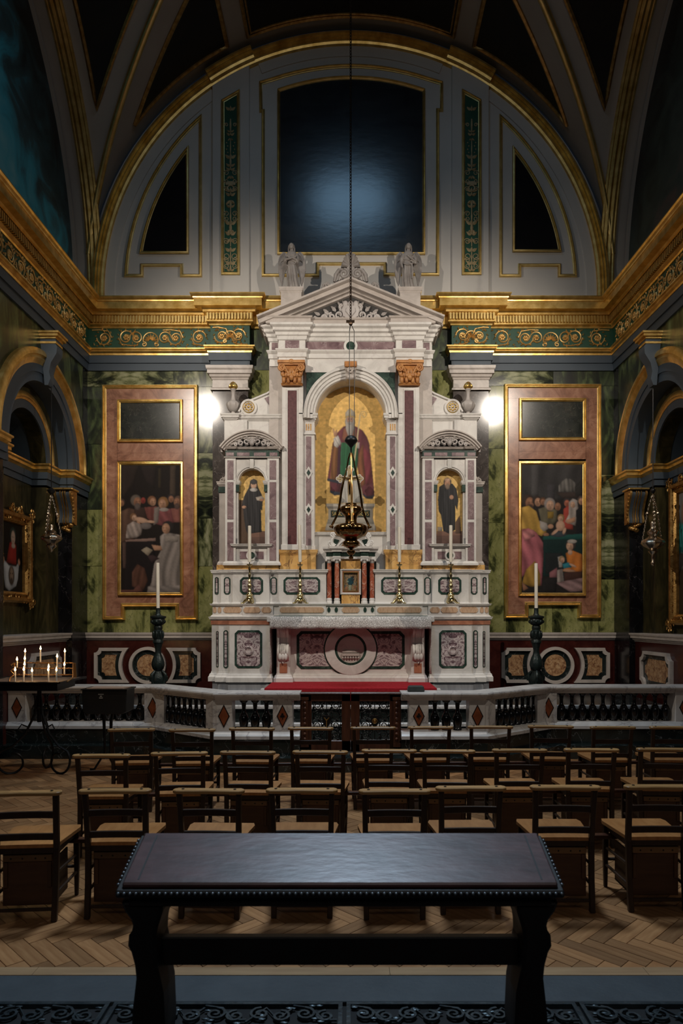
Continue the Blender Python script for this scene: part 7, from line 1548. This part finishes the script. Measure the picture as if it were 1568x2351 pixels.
# ================================================================== CHAIRS
def church_chair():
    t = thing('church_chair', 'x', 'chair', (0, 0, 0), 'oak church chairs in three rows')
    for q in (-1, 1):
        mb = MB(); P_ = [(q*.178, -.035, 0), (q*.180, -.008, .22), (q*.182, 0, .45), (q*.186, -.022, .66), (q*.190, -.040, .80)]
        secs = [[(x+dx*.017, y+dy*.017, z) for dx, dy in ((-1, -1), (1, -1), (1, 1), (-1, 1))] for x, y, z in P_]
        mb.loft(secs); mb.build('back_post', 'dark', t, bevel=.004)
    # broad book-rest top rail with rounded ends and two bolts
    N = 16; pts = []
    yc = lambda x: .012*(x/.228)**2
    for i in range(N+1): x = -.205+.41*i/N; pts.append((x, -.082+yc(x)*.6+ .006*math.cos(x*14)))
    pts += [(.205+.023*math.sin(a), -.043+.033*-math.cos(a)) for a in np.linspace(.2, PI-.2, 6)]
    for i in range(N+1): x = .205-.41*i/N; pts.append((x, -.006+yc(x)*.5))
    pts += [(-.205-.023*math.sin(a), -.043+.033*math.cos(a)) for a in np.linspace(.2, PI-.2, 6)]
    top = MB().prism(pts, .797, .82, lambda u, v, w_: (u, v, w_)).build('top_rail', 'oak', t, bevel=.005)
    for q in (-1, 1): MB().lathe([(.009, .82), (.009, .824), (.001, .826)], (q*.165, -.04, 0), 10).build('bolt', 'iron', top)
    def slat(name, z0, z1, th, sag, mat, y0=0.0):
        mb = MB(); n = 8; secs = []
        for i in range(n+1):
            x = -.176+.352*i/n; y = y0+sag*(1-(x/.176)**2); secs.append([(x, y-th, z0), (x, y-th, z1), (x, y+th, z1), (x, y+th, z0)])
        mb.loft(secs); mb.build(name, mat, t, bevel=.003)
    slat('back_slat', .642, .686, .008, .014, 'dark', -.018); slat('lower_slat', .502, .545, .009, .008, 'dark', -.004)
    # seat, wider at the front, slightly saddled
    N, Mn = 10, 8; vs = []
    for lay in (0, 1):
        for j in range(Mn+1):
            for i in range(N+1):
                f = j/Mn; hw = .185+.045*f-(.02 if j == Mn else 0); x = -hw+2*hw*i/N; y = .0+.405*f
                z = .452 if lay == 0 else .474-.008*math.sin(PI*i/N)*math.sin(PI*f)
                vs.append((x, y, z+.004*f))
    n1 = (N+1)*(Mn+1); fs = []
    for j in range(Mn):
        for i in range(N): q = j*(N+1)+i; fs += [(q, q+N+1, q+N+2, q+1), (n1+q, n1+q+1, n1+q+N+2, n1+q+N+1)]
    for i in range(N): fs += [(i, i+1, n1+i+1, n1+i), (Mn*(N+1)+i, n1+Mn*(N+1)+i, n1+Mn*(N+1)+i+1, Mn*(N+1)+i+1)]
    for j in range(Mn): q = j*(N+1); fs += [(q, n1+q, n1+q+N+1, q+N+1), (q+N, q+N+N+1, n1+q+N+N+1, n1+q+N)]
    MB().add(vs, fs).build('seat', 'seat', t, smooth=40)
    mb = MB(); mb.box(-.175, .175, .0, .018, .415, .452); mb.box(-.195, .195, .365, .385, .405, .452); mb.box(-.19, -.172, .01, .38, .41, .452); mb.box(.172, .19, .01, .38, .41, .452); mb.build('seat_rail', 'dark', t, bevel=.003)
    # book box under the seat: back panel, top slat with screws, two straps
    bp = MB().box(-.155, .155, .018, .030, .085, .42).build('book_box_panel', 'ply', t, bevel=.002)
    sl_ = MB().box(-.150, .150, .004, .018, .365, .405).build('box_slat', 'plylight', t, bevel=.003)
    mb = MB()
    for q in (-1, 1): mb.lathe([(.006, 0), (.006, .003), (.001, .004)], n=8)
    mb = MB()
    for x in (-.10, -.03, .05, .11): mb.ell((x, .004, .385), .006, .003, .006, 8, 4)
    mb.build('screws', 'iron', sl_)['kind'] = 'stuff'
    for q in (-1, 1): MB().box(q*.135-.012, q*.135+.012, .006, .018, .20, .36).build('box_strap', 'ply', t, bevel=.003)
    mb = MB().box(-.155, .155, .03, .30, .085, .097).box(-.155, -.145, .03, .30, .085, .36).box(.145, .155, .03, .30, .085, .36); mb.build('book_box', 'ply', t)
    for q in (-1, 1):
        mb = MB(); mb.loft([[(q*x+dx*r, y+dy*r, z) for dx, dy in ((-1, -1), (1, -1), (1, 1), (-1, 1))] for x, y, z, r in ((.188, .385, 0, .012), (.192, .378, .25, .017), (.190, .37, .455, .018))]); mb.build('front_leg', 'dark', t, bevel=.004)
        MB().tube([(q*.182, .0, .165), (q*.19, .38, .165)], .011, 8).build('side_stretcher', 'dark', t, smooth=50)
        MB().tube([(q*.182, .0, .295), (q*.19, .372, .285)], .010, 8).build('side_stretcher', 'dark', t, smooth=50)
    MB().box(-.17, .17, -.028, -.012, .062, .082).build('rear_stretcher', 'dark', t, bevel=.003); MB().tube([(-.19, .378, .20), (.19, .378, .20)], .011, 8).build('front_stretcher', 'dark', t, smooth=50)
    return t
ch0 = church_chair(); nch = 0
ORD = ['first', 'second', 'third', 'fourth', 'fifth', 'sixth', 'seventh', 'eighth', 'ninth', 'tenth']
rows = [('in the row nearest the dark table', [62, 269, 483, 694, 905, 1078, 1293, 1506], [1817, 1812, 1812, 1811, 1813, 1806, 1804, 1803]),
        ('in the middle row', [237, 414, 571, 736, 893, 1026, 1190, 1354, 1520], [1732, 1727, 1725, 1724, 1721, 1722, 1720, 1719, 1718]),
        ('in the far row by the altar rail', [304, 443, 580, 714, 856, 987, 1124, 1262, 1403, 1540], [1673, 1674, 1671, 1670, 1669, 1668, 1667, 1666, 1668, 1668])]
ymid = []
for r, (where, xs, ys) in enumerate(rows):
    Ym = []
    for i, (px, py) in enumerate(zip(xs, ys)):
        Yc_ = (CH-.82)*F/(py-HY)+.04; rz = random.uniform(-.035, .035)+(.05 if i < 2 else -.03 if i > 6 else 0)
        lb = 'oak church chair, %s from the left %s' % (ORD[i], where)
        o = copy_tree(ch0, (X(px, Yc_), Yc_, 0), rz, lb) if nch else ch0
        if not nch: o.location = (X(px, Yc_), Yc_, 0); o.rotation_euler = (0, 0, rz); o['label'] = lb
        nch += 1; Ym.append((X(px, Yc_), Yc_))
    ymid.append(Ym)
for r, Ym in enumerate(ymid):      # boards that link the chairs of each row
    mb = MB(); n = len(Ym); y0 = sum(b for a, b in Ym[:3])/3+.30; y1 = sum(b for a, b in Ym[-3:])/3+.30; xa, xb = Ym[0][0]-.1, Ym[-1][0]+.3
    mb.prism([(xa, y0), (xb, y1), (xb, y1+.055), (xa, y0+.055)], .372, .400, lambda u, v, w_: (u, v, w_)); o = mb.build('linking_board', 'mahogany', None, bevel=.003)
    tag(o, 'brown board linking the church chairs '+rows[r][0], 'board')

# ================================================================== FOREGROUND TABLE
tk = thing('reading_desk', 'long dark wooden desk with sloping studded top in the foreground', 'desk', (X(780, 2.9), 2.9, 0))
y0, y1 = 2.75, 3.06; xa, xb = X(280, y0), X(1281, y0); za0, za1 = Z(2028, y0), Z(1911, y1)
sl2 = (za1-za0)/(y1-y0)
pt = lambda x, y, h: (x, y, za0+(y-y0)*sl2+h)
def slope_box(mb, x0, x1, ya, yb, h0, h1): return mb.add([pt(x0, ya, h0), pt(x1, ya, h0), pt(x1, yb, h0), pt(x0, yb, h0), pt(x0, ya, h1), pt(x1, ya, h1), pt(x1, yb, h1), pt(x0, yb, h1)], [(0, 3, 2, 1), (4, 5, 6, 7), (0, 1, 5, 4), (1, 2, 6, 5), (2, 3, 7, 6), (3, 0, 4, 7)])
slope_box(MB(), xa, xb, y0, y1, -.022, 0).build('top_board', 'table', tk, bevel=.006)
mb = MB(); slope_box(mb, xa-.022, xb+.022, y0-.016, y1+.014, -.050, -.020); mb.build('edge_moulding', 'tabledark', tk, bevel=.006)
for x0, x1 in ((xa+.055, xa+.062), (xb-.062, xb-.055)): slope_box(MB(), x0, x1, y0+.02, y1-.02, -.004, .0012).build('inlaid_line', 'tabledark', tk)
sd = None; n = 76
spots = [pt(xa-.01+(xb-xa+.02)*i/(n-1), y0-.017, -.030) for i in range(n)]+[pt(xa+(xb-xa)*i/63, y1+.008, -.018) for i in range(64)]+[pt(x, y0+(y1-y0)*i/14, -.022) for i in range(1, 14) for x in (xa-.022, xb+.022)]
for p in spots:
    if sd is None: sd = MB().ell((0, 0, 0), .0075, .0075, .0075, 8, 6).build('nail_head', 'stud', tk, smooth=60); sd.data.transform(Matrix.Translation(ORG[tk.name])); o = sd
    else: o = newobj('nail_head', sd.data); o.parent = tk
    o.location = Vector(p)-ORG[tk.name]
# apron
mb = MB(); mb.box(xa+.02, xb-.02, y0+.02, y0+.05, Z(2082, y0+.02), za0-.02); mb.build('apron', 'tabledark', tk, bevel=.004)
mb = MB(); mb.box(xa+.02, xb-.02, y1-.05, y1-.02, za1-.12, za1-.03); mb.build('apron', 'tabledark', tk, bevel=.004)
mb = MB(); mb.box(xa+.12, xb-.12, 2.87, 2.91, Z(2217, 2.87), Z(2147, 2.89)); mb.build('stretcher_board', 'tabledark', tk, bevel=.005)
for q, pxs in ((-1, [(275, 372, 2070), (285, 372, 2095), (300, 366, 2115), (305, 360, 2135), (294, 358, 2150), (292, 357, 2175), (300, 360, 2190), (308, 360, 2220), (311, 367, 2250), (307, 374, 2285), (302, 376, 2330), (300, 378, 2380), (306, 372, 2440), (300, 378, 2500), (292, 386, 2525)]),):
    for s in (-1, 1):
        mb = MB(); secs = []
        for a, b, py in pxs:
            Yl = 2.78
            if s > 0: a, b = 2*780-b, 2*780-a
            xl_, xr_ = X(a, Yl), X(b, Yl); z = max(0, Z(py, Yl)); d = (.085 if py > 2180 else .13)
            yb = y1-.05-(0 if py < 2120 else .03)
            secs.append([(xl_, Yl, z), (xr_, Yl, z), (xr_, yb, z+ (.06 if py < 2080 else 0)), (xl_, yb, z+(.06 if py < 2080 else 0))])
        mb.loft(secs); mb.build('leg', 'tabledark', tk, bevel=.012)
